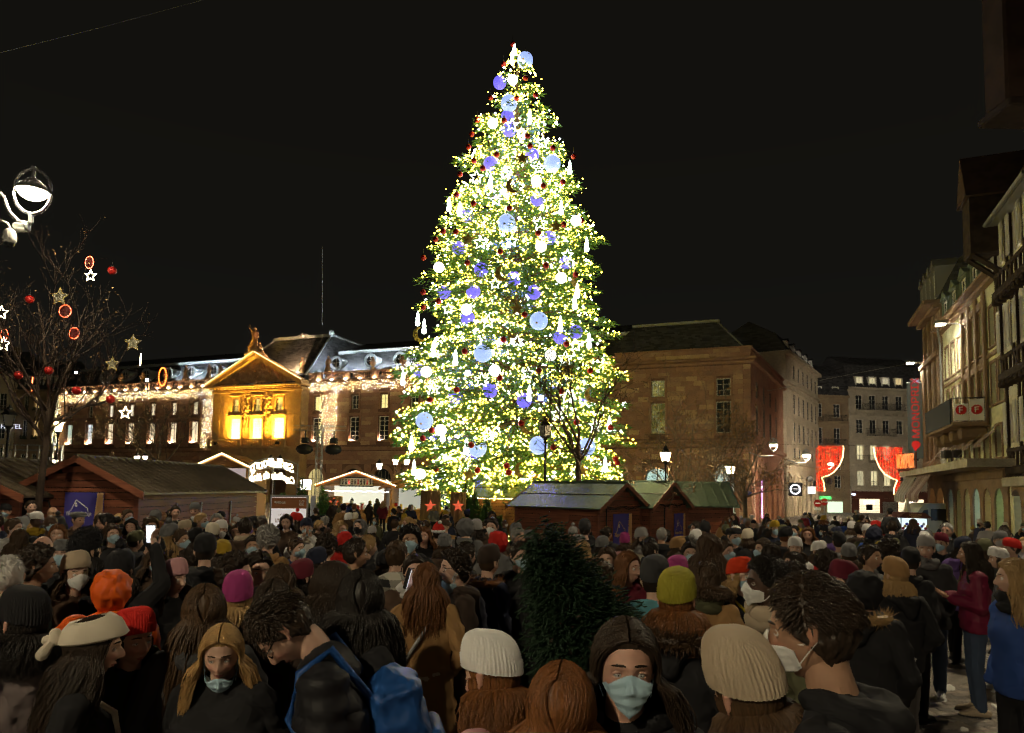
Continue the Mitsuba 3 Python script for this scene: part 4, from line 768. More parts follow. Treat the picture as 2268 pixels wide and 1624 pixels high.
for q in [C1(900, 1045), C2(755, 140), C2(1285, 855), C2(905, 1040), C2(268, 500), C2(1205, 185), C2(870, 1300)]: orn('gold_crescent', GCR, 'gold_card', on_tree(*q, 1.05), 'flat golden crescent moon on the tree', 'crescent', 'golden crescents on the tree', smooth=False)
RD = [C1(*q) for q in ((895, 125), (835, 255), (978, 345), (750, 472), (920, 475), (1043, 455), (838, 620), (665, 618), (628, 710), (990, 722), (607, 792), (1007, 787), (1155, 800), (790, 843), (1290, 855), (643, 882), (700, 932), (553, 970), (1220, 1020), (1093, 1045), (530, 1103), (640, 1160), (873, 1190), (1340, 1272), (1225, 1297), (443, 1340), (525, 1343), (393, 1393), (1060, 1352), (813, 1472), (315, 1513), (600, 1545), (1110, 1560))] + [C2(*q) for q in ((285, 45), (1010, 95), (1185, 147), (285, 250), (375, 303), (285, 340), (883, 383), (758, 530), (1130, 557), (968, 713), (737, 757), (482, 827), (1100, 835), (325, 885), (335, 1065), (283, 1113), (568, 1152), (863, 1025), (1190, 1018), (1390, 1050), (1053, 1165), (1420, 1235), (1430, 1258), (778, 1275), (790, 1315), (607, 1302), (945, 1330), (1270, 715), (530, 600), (360, 1295))]
for q in RD: orn('red_bauble', RB, 'bauble_red', on_tree(*q, 1.05), 'shiny red bauble on the big tree', 'bauble', 'red baubles on the big tree', parts=(hang(.165),))

# ---------------------------------------------------------------- bare street trees
pmat('dead_leaf', lambda p, n, uv: mikit.mix((.2, .1, .035), (.3, .19, .08), nz(p, 5.)), .8)
pmat('young_bark', stonefn((.22, .17, .12), (.15, .12, .085), 4.0), .85)
def bare_tree(name, label, base, trunk, h, spread, seed, fork, nl=5, r0=.09, m='young_bark', leaves=0, group=None, lean=(0, 0), levels=4, up=.55, leafm='dead_leaf', lw=.07, minr=.006):
    r = np.random.RandomState(seed); k = thing(name, label, 'tree', group); x, y, z = base
    top = np.array([x + lean[0], y + lean[1], z + trunk]); tr = np.linspace(0, 1, 6)[:, None]
    tp = np.array([x, y, z - .1])[None] * (1 - tr) + top[None] * tr + r.normal(0, .012, (6, 3)); add('trunk', tubem(tp, np.linspace(r0, r0 * .72, 6), 10), m, k, smooth=True)
    limbs, ends = [], []
    def grow(p, d, L, rad, lev):
        n = 5; pts = [p]; dd = d.copy()
        for _ in range(n - 1):
            dd = dd + r.normal(0, .13, 3) + np.array([0, 0, .10 * up]); dd /= np.linalg.norm(dd); pts.append(pts[-1] + dd * L / (n - 1))
        limbs.append(tubem(pts, np.linspace(rad, max(rad * .5, minr), n), 5 if lev < 2 else 3)); pts = np.array(pts)
        if lev >= levels: ends.append(pts[-1]); return
        for c in range(r.randint(2, 5) if lev else r.randint(4, 7)):
            i_ = r.randint(1, n); q = pts[i_]; a = r.uniform(.35, 1.0); ax = np.cross(dd, r.normal(size=3)); ax /= np.linalg.norm(ax)
            nd = dd * math.cos(a) + ax * math.sin(a); nd[2] += .15 * up; nd /= np.linalg.norm(nd); grow(q, nd, L * r.uniform(.5, .78), max(rad * .55, minr), lev + 1)
    for c in range(nl):
        a = 2 * PI * c / nl + r.uniform(-.4, .4); t_ = fork + (1 - fork) * r.rand(); el = r.uniform(.5, 1.1) if c else 1.4
        p = np.array([x, y, z]) * (1 - t_) + top * t_; d = np.array([math.cos(a) * math.cos(el), math.sin(a) * math.cos(el), math.sin(el)])
        grow(p if c else top, d * np.array([1, 1, 1]), (h - trunk) * r.uniform(.42, .62) * (spread if c else 1), r0 * .40, 1)
    add('crown', fcat(limbs), m, k)
    if leaves:
        E_ = np.array(ends); P_ = E_[r.randint(0, len(E_), leaves)] + r.normal(0, .05, (leaves, 3)); v = []
        for p in P_:
            a, b = r.normal(size=3), r.normal(size=3); a /= np.linalg.norm(a); b -= a * (a @ b); b /= np.linalg.norm(b); s = lw * r.uniform(.6, 1.3)
            v += [p, p + a * s + b * s * .5, p + a * 2 * s, p + a * s - b * s * .5]
        f = np.arange(leaves)[:, None] * 4; add('leaves', trimesh.Trimesh(np.array(v), np.vstack([f + [0, 1, 2], f + [0, 2, 3]]), process=False), leafm, k, kind='stuff')
    return k
b0 = at(78, 1110, 14.5); b0[2] = float(gz(b0[0], b0[1]))
tp = at(108, 910, 14.5)
bare_tree('bare_tree', 'bare tree hung with red rings, stars and baubles at the left', b0, tp[2] - b0[2], tp[2] - b0[2] + 4.9, .74, 21, .8, 9, .085, leaves=300, lean=(tp[0] - b0[0], 0), levels=5, up=.8, lw=.03, minr=.0032, m='old_timber')
def gbase(px, py, Y): p = at(px, py, Y); p[2] = float(gz(p[0], p[1])); return p
bare_tree('bare_tree', 'leafless dark tree in front of the left palace wing', gbase(352, 1010, 46), 4.0, 10.4, .9, 5, .7, 7, .14, m='bark', levels=5, up=.4, minr=.012)
bare_tree('bare_tree', 'dark leafless tree silhouetted against the lower right of the big tree', gbase(1281, 1060, 29), 4.6, 10.0, 1.0, 8, .8, 7, .15, m='bark', levels=5, up=.6, minr=.008)
bare_tree('bare_tree', 'slender pale tree with dry seed tufts behind the right chalets, the tallest of three', gbase(1509, 1060, 36), 2.4, 9.2, .72, 9, .6, 7, .13, leaves=650, levels=5, up=1.0, lw=.09, minr=.008)
bare_tree('bare_tree', 'slender tree with dry tufts, second from the street corner', gbase(1572, 1060, 38), 2.4, 7.8, .8, 10, .6, 6, .12, m='bark', leaves=500, levels=5, up=1.0, lw=.09, minr=.008)
bare_tree('bare_tree', 'low tree with a knotty pale trunk nearest the street corner', gbase(1649, 1100, 33), 2.9, 7.0, .85, 12, .7, 7, .12, leaves=650, levels=5, up=.7, lw=.08, minr=.007)
bare_tree('lamp_lit_bush', 'low bare shrub tree brightly lit by the lantern beside the right chalets', gbase(1462, 1090, 29), 1.9, 4.4, 1.3, 14, .4, 7, .06, leaves=160, levels=3, up=.2, lw=.06, minr=.008)

# ornaments in the left tree
L1 = lambda x, y: (x * .6773 / 1.806, (900 + y * .6773) / 1.806)
def ring(rx, rz, n=26):
    a = np.arange(n) * 2 * PI / n; return np.stack([rx * np.cos(a), 0 * a, rz * np.sin(a)], 1)
for q, rx, rz, wh in (((528, 222), .085, .13, 'top'), ((385, 510), .125, .13, 'middle'), ((438, 640), .10, .115, 'lower'), ((25, 650), .07, .12, 'leftmost')):
    p = at(*L1(*q), 14.2); k_ = thing('light_ring', f'red glowing ring of bulbs in the bare left tree, the {wh} one', 'light ring')
    add('hoop', tubem(ring(rx, rz), .006, 4, True), 'iron', k_, tw=TW(*p)); add('bulbs', bulbs(ring(rx, rz), .017), 'lamp_glass', k_, tw=TW(*p), emit=(6, .3, .03), w=.3, kind='stuff')
    add('red_gauze', stand(extr(Polygon([(x, z) for x, _, z in ring(rx * .93, rz * .93)]), .004)), mat('gauze', (.07, .008, .008), .8) if 'gauze' not in scene else 'gauze', k_, tw=TW(*p))
p = at(*L1(190, 940), 14.3); orn('light_tube', fcat([bulbs([(0, 0, z) for z in np.linspace(-.14, .14, 14)], .016)]), 'lamp_glass', p, 'short upright red strip of bulbs low in the bare left tree', 'light tube', None, (9, .8, .1), .3, False)
p = at(*L1(830, 795), 14.0); orn('light_tube', tubem([(0, 0, -.13), (0, 0, .13)], .014, 6), 'lamp_glass', p, 'warm white light tube at the right tip of the bare tree', 'light tube', None, (9, 7, 3.6), .3)
p = at(*L1(960, 897), 45); k_ = thing('light_ring', 'red glowing oval ring above the palace cornice, right of the bare tree', 'light ring'); add('hoop', tubem(ring(.25, .6), .02, 4, True), 'iron', k_, tw=TW(*p)); add('bulbs', bulbs(ring(.25, .6), .06), 'lamp_glass', k_, tw=TW(*p), emit=(9, .9, .1), w=.3, kind='stuff')
for q, ro, nm in (((535, 300), .125, 'top'), ((20, 705), .15, 'low left'), ((8, 520), .15, 'upper left'), ((740, 1110), .13, 'lowest')): orn('light_star', tubestar(ro, .016), 'lamp_glass', at(*L1(*q), 14.1), f'warm white star outline in the bare left tree, the {nm} one', 'light star', None, (9, 7.6, 4.2), .5)
for q, ro, nm in (((352, 425), .2, 'highest'), ((785, 697), .19, 'rightmost'), ((663, 822), .16, 'lowest')):
    k_ = thing('wire_star', f'dim wire mesh star studded with tiny lamps in the bare left tree, the {nm} one', 'star'); p = at(*L1(*q), 14.0); sp = Polygon(star(ro, ro * .45))
    add('frame', tubem(np.stack([*star(ro, ro * .45).T], 1) @ np.array([[1, 0, 0], [0, 0, 1]]), .006, 4, True), 'gold_card', k_, tw=TW(*p))
    G = [(x, 0, z) for x in np.arange(-ro, ro, .024) for z in np.arange(-ro, ro, .019) if sp.contains(Point(x, z))]
    add('tiny_lamps', bulbs(G, .0055), 'lamp_glass', k_, tw=TW(*p), emit=(.95, .75, .3), w=.2, kind='stuff')
    for z_ in (-.05, 0, .05): add('wire', bar((-ro * .5, .006, z_), (ro * .5, .006, z_), .003, 4), 'iron', k_, tw=TW(*p))
RB2 = ico(.085, 3)
for q, nm in (((663, 270), 'at its top right'), ((175, 440), 'at its upper left'), ((288, 860), 'beside the fork of its trunk'), ((110, 887), 'low on its left side'), ((452, 978), 'in front of the palace balustrade'), ((653, 1030), 'at its lower right')):
    orn('red_bauble', RB2, 'bauble_red', at(*L1(*q), 14.1), f'shiny red bauble in the bare left tree, {nm}', 'bauble', None, parts=(('hanger', fcat([lathe([(.02, .08), (.02, .1)], 8), bar((0, 0, .1), (0, 0, .22), .003, 4)]), 'iron', None),))

# ---------------------------------------------------------------- lamps
LW = (1.0, .84, .55)
def ring_lamp(x, y, z, label, L, sc=1.0, w=4.0, ang=0.0, arm=None, cat='street lamp'):
    k = thing('ring_lamp', label, cat); tw = TW(x, y, z, ang, sc)
    add('ring', tubem(ring(.29, .40, 40), .028, 8, True), 'grey_metal', k, tw=tw, smooth=True)
    add('stem', fcat([box(-.03, .03, -.03, .03, -.56, -.40), box(-.035, .035, -.035, .035, .38, .44), bar((0, 0, .4), (0, 0, .16), .035)]), 'grey_metal', k, tw=tw)
    add('shade', lathe([(.03, .24), (.1, .2), (.19, .12), (.255, .02), (.265, -.01), (.25, -.01), (.18, .1)], 20), 'grey_metal', k, tw=tw, smooth=40)
    add('lamp_glass', lathe([(.0, -.15), (.1, -.14), (.18, -.095), (.235, -.02), (.2, .0), (.01, .0)], 20), 'lamp_glass', k, tw=tw, smooth=True, emit=np.array(LW) * L, w=w)
    if arm is not None: add('arm', tubem(arm, .035 * sc, 8), 'grey_metal', k, smooth=True)
    return k
p = at(72, 424, 11.6)
k_ = ring_lamp(*p, 'lit ring-shaped street lamp on a curved arm at the upper left', 480, 1.0, 40, .25, [(p[0], p[1], p[2] - .58), (p[0] - .2, p[1], p[2] - .55), (p[0] - .38, p[1], p[2] - .38), (p[0] - .5, p[1], p[2] - .1), (p[0] - .7, p[1], p[2] + .08), (p[0] - 1.1, p[1], p[2] + .1), (p[0] - 1.6, p[1], p[2])])
add('post', tubem([(p[0] - 1.6, p[1], float(gz(p[0], p[1])) - .1), (p[0] - 1.6, p[1], p[2] + .1)], [.09, .06], 10), 'grey_metal', k_, smooth=True)
add('clamp', fcat([cbox(p[0] - .28, p[0] - .02, p[1] - .08, p[1] + .08, p[2] - .72, p[2] - .58, .03)]), 'grey_metal', k_)
p = at(21, 527, 11.4); k_ = thing('dome_camera', 'white dome surveillance camera on a curved tube below the ring lamp', 'camera')
add('housing', lathe([(.03, .16), (.08, .13), (.1, .06), (.108, -.02), (.108, -.05), (.09, -.052), (.088, -.09)], 20), mat('white_paint', (.75, .74, .7), .4), k_, tw=TW(*p), smooth=40); add('dome', lathe([(.08, -.085), (.078, -.12), (.055, -.155), (.0, -.172)], 20), 'glass_dark', k_, tw=TW(*p), smooth=True)
add('arm', tubem([(p[0], p[1], p[2] + .15), (p[0] - .05, p[1], p[2] + .25), (p[0] - .16, p[1], p[2] + .3), (p[0] - 1.5, p[1], p[2] + .3)], .022, 8), 'white_paint', k_, smooth=True)
# the lamp whose rays reach in from beyond the right edge
ring_lamp(7.45, 9.0, 7.6, 'lit ring-shaped street lamp just beyond the right edge of the picture', 700, 1.0, 40, -.2, [(7.45, 9, 7.02), (7.8, 9, 7.1), (8.9, 9, 7.6)])
# unseen lamp behind the camera, placed and sized to light the faces
ring_lamp(-4.6, -5.0, 7.4, 'unseen ring-shaped street lamp behind the photographer, placed to light the faces', 1500, 1.0, 40, .4, [(-4.6, -5, 6.82), (-5.2, -5, 6.9), (-6.2, -5, 7.4), (-6.3, -5, 0)])
for q, Y, a, lb in ((( 1713, 985), 46, .2, 'lit ring lamp hanging in front of the palace corner at the street mouth'), ((1786, 1008), 66, .1, 'lit ring lamp on a bracket halfway down the street on the left'), ((1840, 1027), 92, .1, 'small ring lamp seen through the left red light curtain')):
    p = at(*q, Y); ring_lamp(*p, lb, 200 if Y < 50 else 800, 1.35 if Y > 50 else 1.05, 5.0, a, [(p[0], p[1], p[2] - .75), (p[0] - .8, p[1] + .3, p[2] - .8), (p[0] - 1.6, p[1] + .6, p[2] - .45)])
def lantern(parent, x, y, z, sc=1.0, lit=None, w=1.0):
    """four-sided tapering lantern"""
    tw = TW(x, y, z, .6, sc); q4 = lambda r, z_: [(r * math.cos(a), r * math.sin(a), z_) for a in (PI / 4 + np.arange(4) * PI / 2)]
    k = add('lantern_head', fcat([lathe([(.36, .52), (.22, .66), (.12, .78), (.13, .86), (.05, .9), (.02, 1.0)], 4), lathe([(.06, -.2), (.1, -.08), (.2, -.02), (.2, .01)], 8)] + [bar(a_, b_, .018, 4) for a_, b_ in zip(q4(.2, 0), q4(.33, .53))]), 'black_metal', parent, tw=tw)
    add('lantern_glass', hullp(q4(.19, .01) + q4(.315, .515)), 'lamp_glass' if lit is not None else 'lantern_pane', k, tw=tw, emit=lit, w=w)
    return k
mat('lantern_pane', (.35, .34, .30), .3)
def post(parent, x, y, z0, z1, r=.06): add('post', lathe([(r * 2.6, z0 - .1), (r * 2.6, z0 + .3), (r * 1.5, z0 + .5), (r * 1.2, z0 + 1.2), (r, z0 + 1.3), (r * .8, z1 - .15), (r * 1.3, z1 - .1), (r * .7, z1)], 10, x, y), 'black_metal', parent, smooth=50)
def street_lantern(px, py, Y, label, sc=1.0, lit=None, w=1.0):
    p = at(px, py, Y); k = thing('street_lantern', label, 'street lantern'); post(k, p[0], p[1], float(gz(p[0], p[1])), p[2] - .15 * sc, .06 * sc); lantern(k, *p, sc, lit, w); return k
street_lantern(19, 944, 30, 'unlit black street lantern at the far left edge', .95)
street_lantern(1208, 968, 30, 'unlit black street lantern standing before the big tree', .95)
street_lantern(1474, 1022, 28.5, 'brightly lit street lantern behind the right chalets', .72, (300, 225, 115), 8)
street_lantern(1618, 1050, 37, 'lit greenish white street lantern nearer the street corner', .8, (120, 105, 60), 4)
street_lantern(129, 956, 42, 'lit street lantern shining behind the trunk of the bare left tree', 1.1, (260, 210, 90), 5)
street_lantern(840, 1040, 62, 'single lit white lantern in front of the palace arches', 1.0, (6, 5.4, 4.2), 1)
for (xa, xb, y_, wh) in ((107, 122, 1031, 'at the left end of the palace'), (303, 320, 1022, 'above the roof of the left chalet'), (600, 620, 1028, 'above the light lettering'), (876, 901, 1030, 'left of the big tree')):
    Y = 60; a, b = at(xa, y_, Y), at(xb, y_, Y); k_ = thing('twin_lantern', f'lit double-headed street lantern {wh}', 'street lantern'); mx = (a + b) / 2
    post(k_, mx[0], mx[1], float(gz(mx[0], mx[1])), a[2] - .3)
    for e in (a, b): lantern(k_, *e, .85, (230, 190, 125), 2.0); add('bracket', tubem([(mx[0], mx[1], e[2] - .8), ((mx[0] + e[0]) / 2, e[1], e[2] - .75), (e[0], e[1], e[2] - .45), (e[0], e[1], e[2] - .15)], .03, 6), 'black_metal', k_)
# blue-white floods on the palace ledge
for q, nm in (((169, 825), 'left'), ((326, 842), 'right')):
    p = at(*q, 97 if nm == 'left' else 93); k_ = thing('ledge_floodlight', f'cold white floodlight shining from the palace roofline, the {nm} of two', 'floodlight'); add('housing', cbox(-.3, .3, 0, .5, -.25, .25, .05), 'black_metal', k_, tw=TW(*p)); add('lens', cbox(-.22, .22, -.06, -.005, -.18, .18, .02), 'lamp_glass', k_, tw=TW(*p), emit=(18, 22, 30), w=.5); add('stand', bar((0, .2, -.25), (0, .2, -1.6), .05), 'black_metal', k_, tw=TW(*p))
# lighting truss
p0_ = gbase(704, 1087, 50); pt = at(704, 955, 50); TR = thing('lighting_truss', 'slim aluminium lighting truss with two black moving heads before the palace', 'truss')
w_ = .19; cs = [(p0_[0] + a, p0_[1] + b) for a, b in ((-w_, -w_), (w_, -w_), (w_, w_), (-w_, w_))]; br = [bar((x, y, p0_[2]), (x, y, pt[2] + .3), .03, 5) for x, y in cs]; zz_ = np.arange(p0_[2], pt[2], .42)
for i_, z in enumerate(zz_):
    for c in range(4): a, b = cs[c], cs[(c + 1) % 4]; a, b = (a, b) if i_ % 2 else (b, a); br.append(bar((*a, z), (*b, z + .42), .014, 4))
add('tower', fcat(br), 'grey_metal', TR); add('crossbar', fcat([bar((p0_[0] - 2.0, p0_[1], pt[2] + z), (p0_[0] + 1.9, p0_[1], pt[2] + z), .03, 5) for z in (.05, .38)] + [bar((p0_[0] + x, p0_[1], pt[2] + .05), (p0_[0] + x + .3, p0_[1], pt[2] + .38), .012, 4) for x in np.arange(-1.9, 1.7, .3)]), 'grey_metal', TR)
for x_ in (-1.0, 1.0):
    q = p0_[0] + x_ * 1.05; add('moving_head', fcat([ico(.48, 2, (q, p0_[1] - .1, pt[2] - 1.35), (1.3, .9, .8)), cbox(q - .25, q + .25, p0_[1] - .2, p0_[1] + .2, pt[2] - .9, pt[2] - .5, .05), bar((q, p0_[1], pt[2] - .5), (q, p0_[1], pt[2] + .05), .05)]), 'black_metal', TR)
# wires against the sky
single('overhead_wire', tubem([at(-20, 122, 20), at(220, 62, 22), at(480, -8, 24)], .006, 4), 'tin', 'thin overhead wire across the top left sky', 'wire')
single('overhead_wire', tubem([at(1700, 866, 60), at(1870, 832, 57), at(2042, 800, 55)], .018, 4), 'tin', 'thin wire crossing the street to the floodlight on the store corner', 'wire')
single('flag_mast', bar(at(714, 720, 95), at(714, 546, 95), .07, 6), 'tin', 'thin mast rising above the palace roof', 'mast')
# red goblet curtains over the street
def goblet(mir, X0, Yd, label):
    k = thing('red_light_curtain', label, 'light decoration'); r = np.random.RandomState(3 + mir)
    C7 = lambda x, y: ((3150 + x * .4618) / 1.806, (1400 + y * .4618) / 1.806)
    if not mir: ol = [(250, 832), (480, 832), (486, 850), (478, 930), (450, 1000), (400, 1060), (350, 1090), (295, 1104), (310, 1140), (320, 1190), (320, 1225), (250, 1222)]; br_ = ol[1:11]
    else: ol = [(745, 842), (998, 845), (998, 1060), (985, 1100), (985, 1225), (1000, 1250), (920, 1252), (925, 1195), (950, 1130), (900, 1110), (840, 1075), (795, 1015), (765, 940), (750, 880)]; br_ = [ol[6], ol[7], ol[8], ol[9], ol[10], ol[11], ol[12], ol[13], ol[0]]
    W = np.array([at(*C7(*q), Yd) for q in ol]); c = W.mean(0); po = Polygon([(w[0] - c[0], w[2] - c[2]) for w in W]); a, b, a2, b2 = po.bounds
    P_ = np.stack([r.uniform(a, a2, 2300), r.normal(0, .06, 2300), r.uniform(b, b2, 2300)], 1); P_[:, 0] = np.round(P_[:, 0] / .3) * .3 + r.normal(0, .05, 2300); P_ = P_[shapely.contains_xy(po, P_[:, 0], P_[:, 2])]; h = len(P_) // 8
    add('red_bulbs', bulbs(P_[h:], .052), 'gauze', k, tw=TW(*c), emit=(1.5, .03, .006), w=1.0, kind='stuff'); add('orange_bulbs', bulbs(P_[:h], .055), 'gauze', k, tw=TW(*c), emit=(2.2, .42, .06), w=.5, kind='stuff')
    add('outline_tube', tubem([at(*C7(*q), Yd) for q in br_], .075, 6), 'lamp_glass', k, emit=(4, 2.3, .7), w=.6)
    for x in np.linspace(a, a2, 7): 
        add('drop_wire', bar((c[0] + x, c[1] + .05, c[2] + b2 + .05), (c[0] + x, c[1] + .05, c[2] + b), .008, 4), 'iron', k)
    add('carrier_cable', bar((c[0] + a - 4, c[1], c[2] + b2 + .1), (c[0] + a2 + 4, c[1], c[2] + b2 + .1), .015, 4), 'iron', k)
goblet(0, 0, 78, 'left half of a big red goblet-shaped light curtain over the street')
goblet(1, 0, 78, 'right half of a big red goblet-shaped light curtain over the street')

# ---------------------------------------------------------------- wooden chalets and stalls
for k_, (a, b) in enumerate([((.24, .085, .048), (.18, .062, .036)), ((.28, .10, .058), (.21, .078, .046)), ((.20, .072, .043), (.15, .055, .035))]):
    pmat(f'plank_{k_}', (lambda a, b: lambda p, n, uv: mikit.mix(a, b, mikit.smoothstep(.3, .7, mikit.fbm(p.x * 2, p.y * 2, p.z * 22, 3))) * (.8 + .4 * nz(p, 1.2)))(a, b), .5)
for k_, (a, b) in enumerate([((.36, .17, .055), (.28, .125, .04)), ((.40, .2, .07), (.3, .14, .045))]):
    pmat(f'orange_plank_{k_}', (lambda a, b: lambda p, n, uv: mikit.mix(a, b, mikit.fbm(p.x * 2, p.y * 2, p.z * 20, 3)))(a, b), .5)
pmat('green_roof', stonefn((.10, .14, .10), (.075, .105, .08), 1.2), .32, metallic=.2)
pmat('brown_roof', stonefn((.13, .105, .075), (.085, .07, .05), 1.4), .38, metallic=.2)
mat('poster_blue', (.075, .065, .34), .45); mat('poster_tan', (.62, .38, .2), .5); mat('white_print', (.8, .8, .8), .5); mat('gold_print', (.66, .42, .2), .5)
mat('dark_inside', (.02, .015, .012), .9); mat('cable', (.015, .015, .015), .5)
def poster(parent, fr, s, y, z0, w, h, full=True):
    k = add('poster', box(s - w / 2, s + w / 2, y, y + .02, z0, z0 + h), 'poster_blue', parent, tw=fr.M, label='blue and tan poster reading Village du Partage')
    P = lambda n, m, mm: add(n, m, mm, k, tw=fr.M)
    P('tan_stripe', upright(Polygon([(s - w / 2 + .003, z0 + .003), (s - w * .22, z0 + .003), (s - w * .34, z0 + h - .003), (s - w / 2 + .003, z0 + h - .003)]), .004, y + .026), 'poster_tan')
    cx = s + w * .12
    P('house_drawing', upright(LineString([(cx + w * .28, z0 + h * .62), (cx + w * .2, z0 + h * .66), (cx + w * .08, z0 + h * .86), (cx - w * .22, z0 + h * .70), (cx - w * .24, z0 + h * .64)]).buffer(w * .009), .004, y + .026), 'gold_print' if full else 'white_print')
    P('window_drawing', upright(unary_union([sbox(cx + w * x, z0 + h * zz, cx + w * (x + .025), z0 + h * (zz + .03)) for x in (.05, .08) for zz in (.73, .77)]), .004, y + .026), 'white_print')
    P('lettering', place_text(text('Village du Partage', w * .105, .004, wmax=w * .66), fr, cx, y + .022, z0 + h * .56), 'gold_print' if full else 'white_print')
    if full:
        for t_, zz, hh in (('Strasbourg', .38, .05), ('CAPITALE', .29, .10), ('DE NOËL', .17, .10)): P('lettering', place_text(text(t_, w * hh, .004, True, wmax=w * .5), fr, cx + .02, y + .022, z0 + h * zz), 'white_print')
        P('date_box', box(s - w * .44, s - w * .24, y + .021, y + .026, z0 + h * .25, z0 + h * .42), 'poster_blue'); P('lettering', place_text(text('26 NOV.', w * .05, .003, True, wmax=w * .16), fr, s - w * .34, y + .027, z0 + h * .32), 'white_print')
def chalet(name, label, cx, cy, ang, W, L, zg, ze, zr, roofm, ov=.3, ribs=0, doors=(), poster_at=None, plank=('plank_0', 'plank_1', 'plank_2'), barge='plank_1', step=.17, group=None, right=False, bk=0.035):
    """corner (cx, cy); the gable end of width W runs along ang, the long side L to its left (ang + 90 deg); ze eave, zr ridge"""
    k = thing(name, label, 'chalet', group)
    g = np.array([math.cos(ang), math.sin(ang)]); l = np.array([-math.sin(ang), math.cos(ang)]); c = np.array([cx, cy])
    G = Fr(c + g * W, c); Lf = Fr(c + g * W + l * L, c + g * W) if right else Fr(c, c + l * L)      # gable end; long side nearest the camera
    pd = [mikit.ply(trimesh.creation.box((1, 1, 1)), m_) for m_ in plank]
    core = fcat([hullp([(*(c + g * a + l * b), z) for a in (.04, W - .04) for b in (.04, L - .04) for z in (zg, ze)])]); add('core', core, 'dark_inside', k)
    def planks(fr, s0, s1, z0, z1, holes, top=None):
        z = z0
        while z < z1 - .02:
            zt = min(z + step, z1); a0, a1 = s0, s1
            if top: a0, a1 = top(z + step * .6)
            cuts = sorted((h_[0], h_[1]) for h_ in holes if h_[2] < zt - .02 and h_[3] > z + .02); x = a0; sp = []
            for q in cuts: sp.append((x, q[0])); x = q[1]
            sp.append((x, a1))
            for a, b in sp:
                if b - a < .05: continue
                d = dict(rnd.choice(pd)); M = np.eye(4); M[0, 0] = b - a; M[1, 1] = bk; M[2, 2] = zt - z - .014; M[:3, 3] = ((a + b) / 2, bk / 2 + rnd.uniform(-.004, .004), (z + zt) / 2)
                d['to_world'] = fr.M @ T(M); put('plank', d, f'{k}__wall')
            z = zt
    planks(G, 0, W, zg, ze, []); half = lambda z: (W / 2 * (z - ze) / (zr - ze), W - W / 2 * (z - ze) / (zr - ze))
    planks(G, 0, W, ze, zr - .12, [], half)
    planks(Lf, 0, L, zg, ze, [(a, b, zg, ze - .05) for a, b in doors])
    for a, b in doors:
        add('door', cbox(a + .01, b - .01, 0, .05, zg, ze - .06, .01), plank[0], k, tw=Lf.M); 
        for z in (ze - .3, ze - 1.2): add('door_bolt', ico(.02, 1, ((a + b) / 2 + .2, .06, z)), 'white_print', k, tw=Lf.M)
    for fr, s in ((G, 0), (G, W), (Lf, L)): add('corner_post', cbox(s - .06, s + .06, -.03, .06, zg, ze, .01), plank[2], k, tw=fr.M)
    # roof: two sheets with thickness, in the gable frame extended along the long side
    sl = (zr - ze) / (W / 2); e0 = -ov; ez = ze - sl * ov
    M = np.eye(4); M[:2, 0] = -g; M[:2, 1] = -l; M[:2, 3] = c + g * W; TM = T(M)     # local: s across the gable, y out of the gable, z up
    for side in (0, 1):
        f = (lambda s: s) if side == 0 else (lambda s: W - s)
        v = [(f(s), y, z + t_) for y in (ov, -L - ov) for t_ in (0.0, .05) for s, z in ((e0, ez), (W / 2, zr))]
        rk = add('roof', hullp(v), roofm, k, tw=TM)
        if ribs:
            for y in np.linspace(ov - .05, -L - ov + .05, ribs):
                v = [(f(s), y + dy, z + t_) for dy in (-.025, .025) for s, z in ((e0, ez), (W / 2, zr)) for t_ in (.04, .10)]; add('rib', hullp(v), roofm, rk, tw=TM)
        else: add('seam', hullp([(f(s_), y, z_ + t_) for y in (ov, -L - ov) for s_, z_ in ((W * .2, ze + sl * W * .2), (W * .2 + .03, ze + sl * (W * .2 + .03))) for t_ in (.045, .07)]), 'iron', rk, tw=TM)
        for y in (ov, -L - ov - .03):
            v = [(f(s), y + dy, z + t_) for dy in (.0, .03) for s, z in ((e0 - .02, ez - sl * .02), (W / 2, zr)) for t_ in (-.1, .07)]; add('bargeboard', hullp(v), barge, k, tw=TM)
    add('ridge_cap', hullp([(W / 2 + a, y, zr + b) for y in (ov + .03, -L - ov - .03) for a, b in ((-.1, .0), (.1, .0), (-.02, .1), (.02, .1))]), roofm, k, tw=TM)
    if poster_at: poster(k, G, *poster_at)
    return k, G, Lf
# the long chalet at the left
ch, G, Lf = chalet('market_chalet', 'long brown market chalet with ribbed roof under the bare left tree', -11.35, 16.0, 0.0, 2.63, 7.4, -.5, 1.98, 2.66, 'brown_roof', .28, 26, right=True, poster_at=(1.2, .05, .65, .9, 1.22, False))
for s in (4.2, 5.6, 2.2): add('door_handle', cbox(s - .03, s + .03, .04, .07, .9, 1.6, .01), 'grey_metal', ch, tw=Lf.M)
add('power_cable', tubem([(-14, 15.9, 1.72), (-12.2, 15.92, 1.64), (-11.2, 15.93, 1.7), (-10.75, 15.93, 1.66), (-10.62, 15.93, 1.3), (-10.6, 15.93, .2)], .018, 6), 'cable', ch)
chalet('market_chalet', 'brown chalet cut off by the left edge, left of the bare tree', -14.4, 15.2, 0.0, 3.5, 3.2, -.5, 1.85, 2.6, 'brown_roof', .25, 10)
chalet('market_chalet', 'dark low chalet roof seen behind the bare left tree', -13.0, 23.0, PI / 2, 2.4, 6.0, -.5, 1.9, 2.52, 'brown_roof', .3, 0)
AN = math.radians(50)
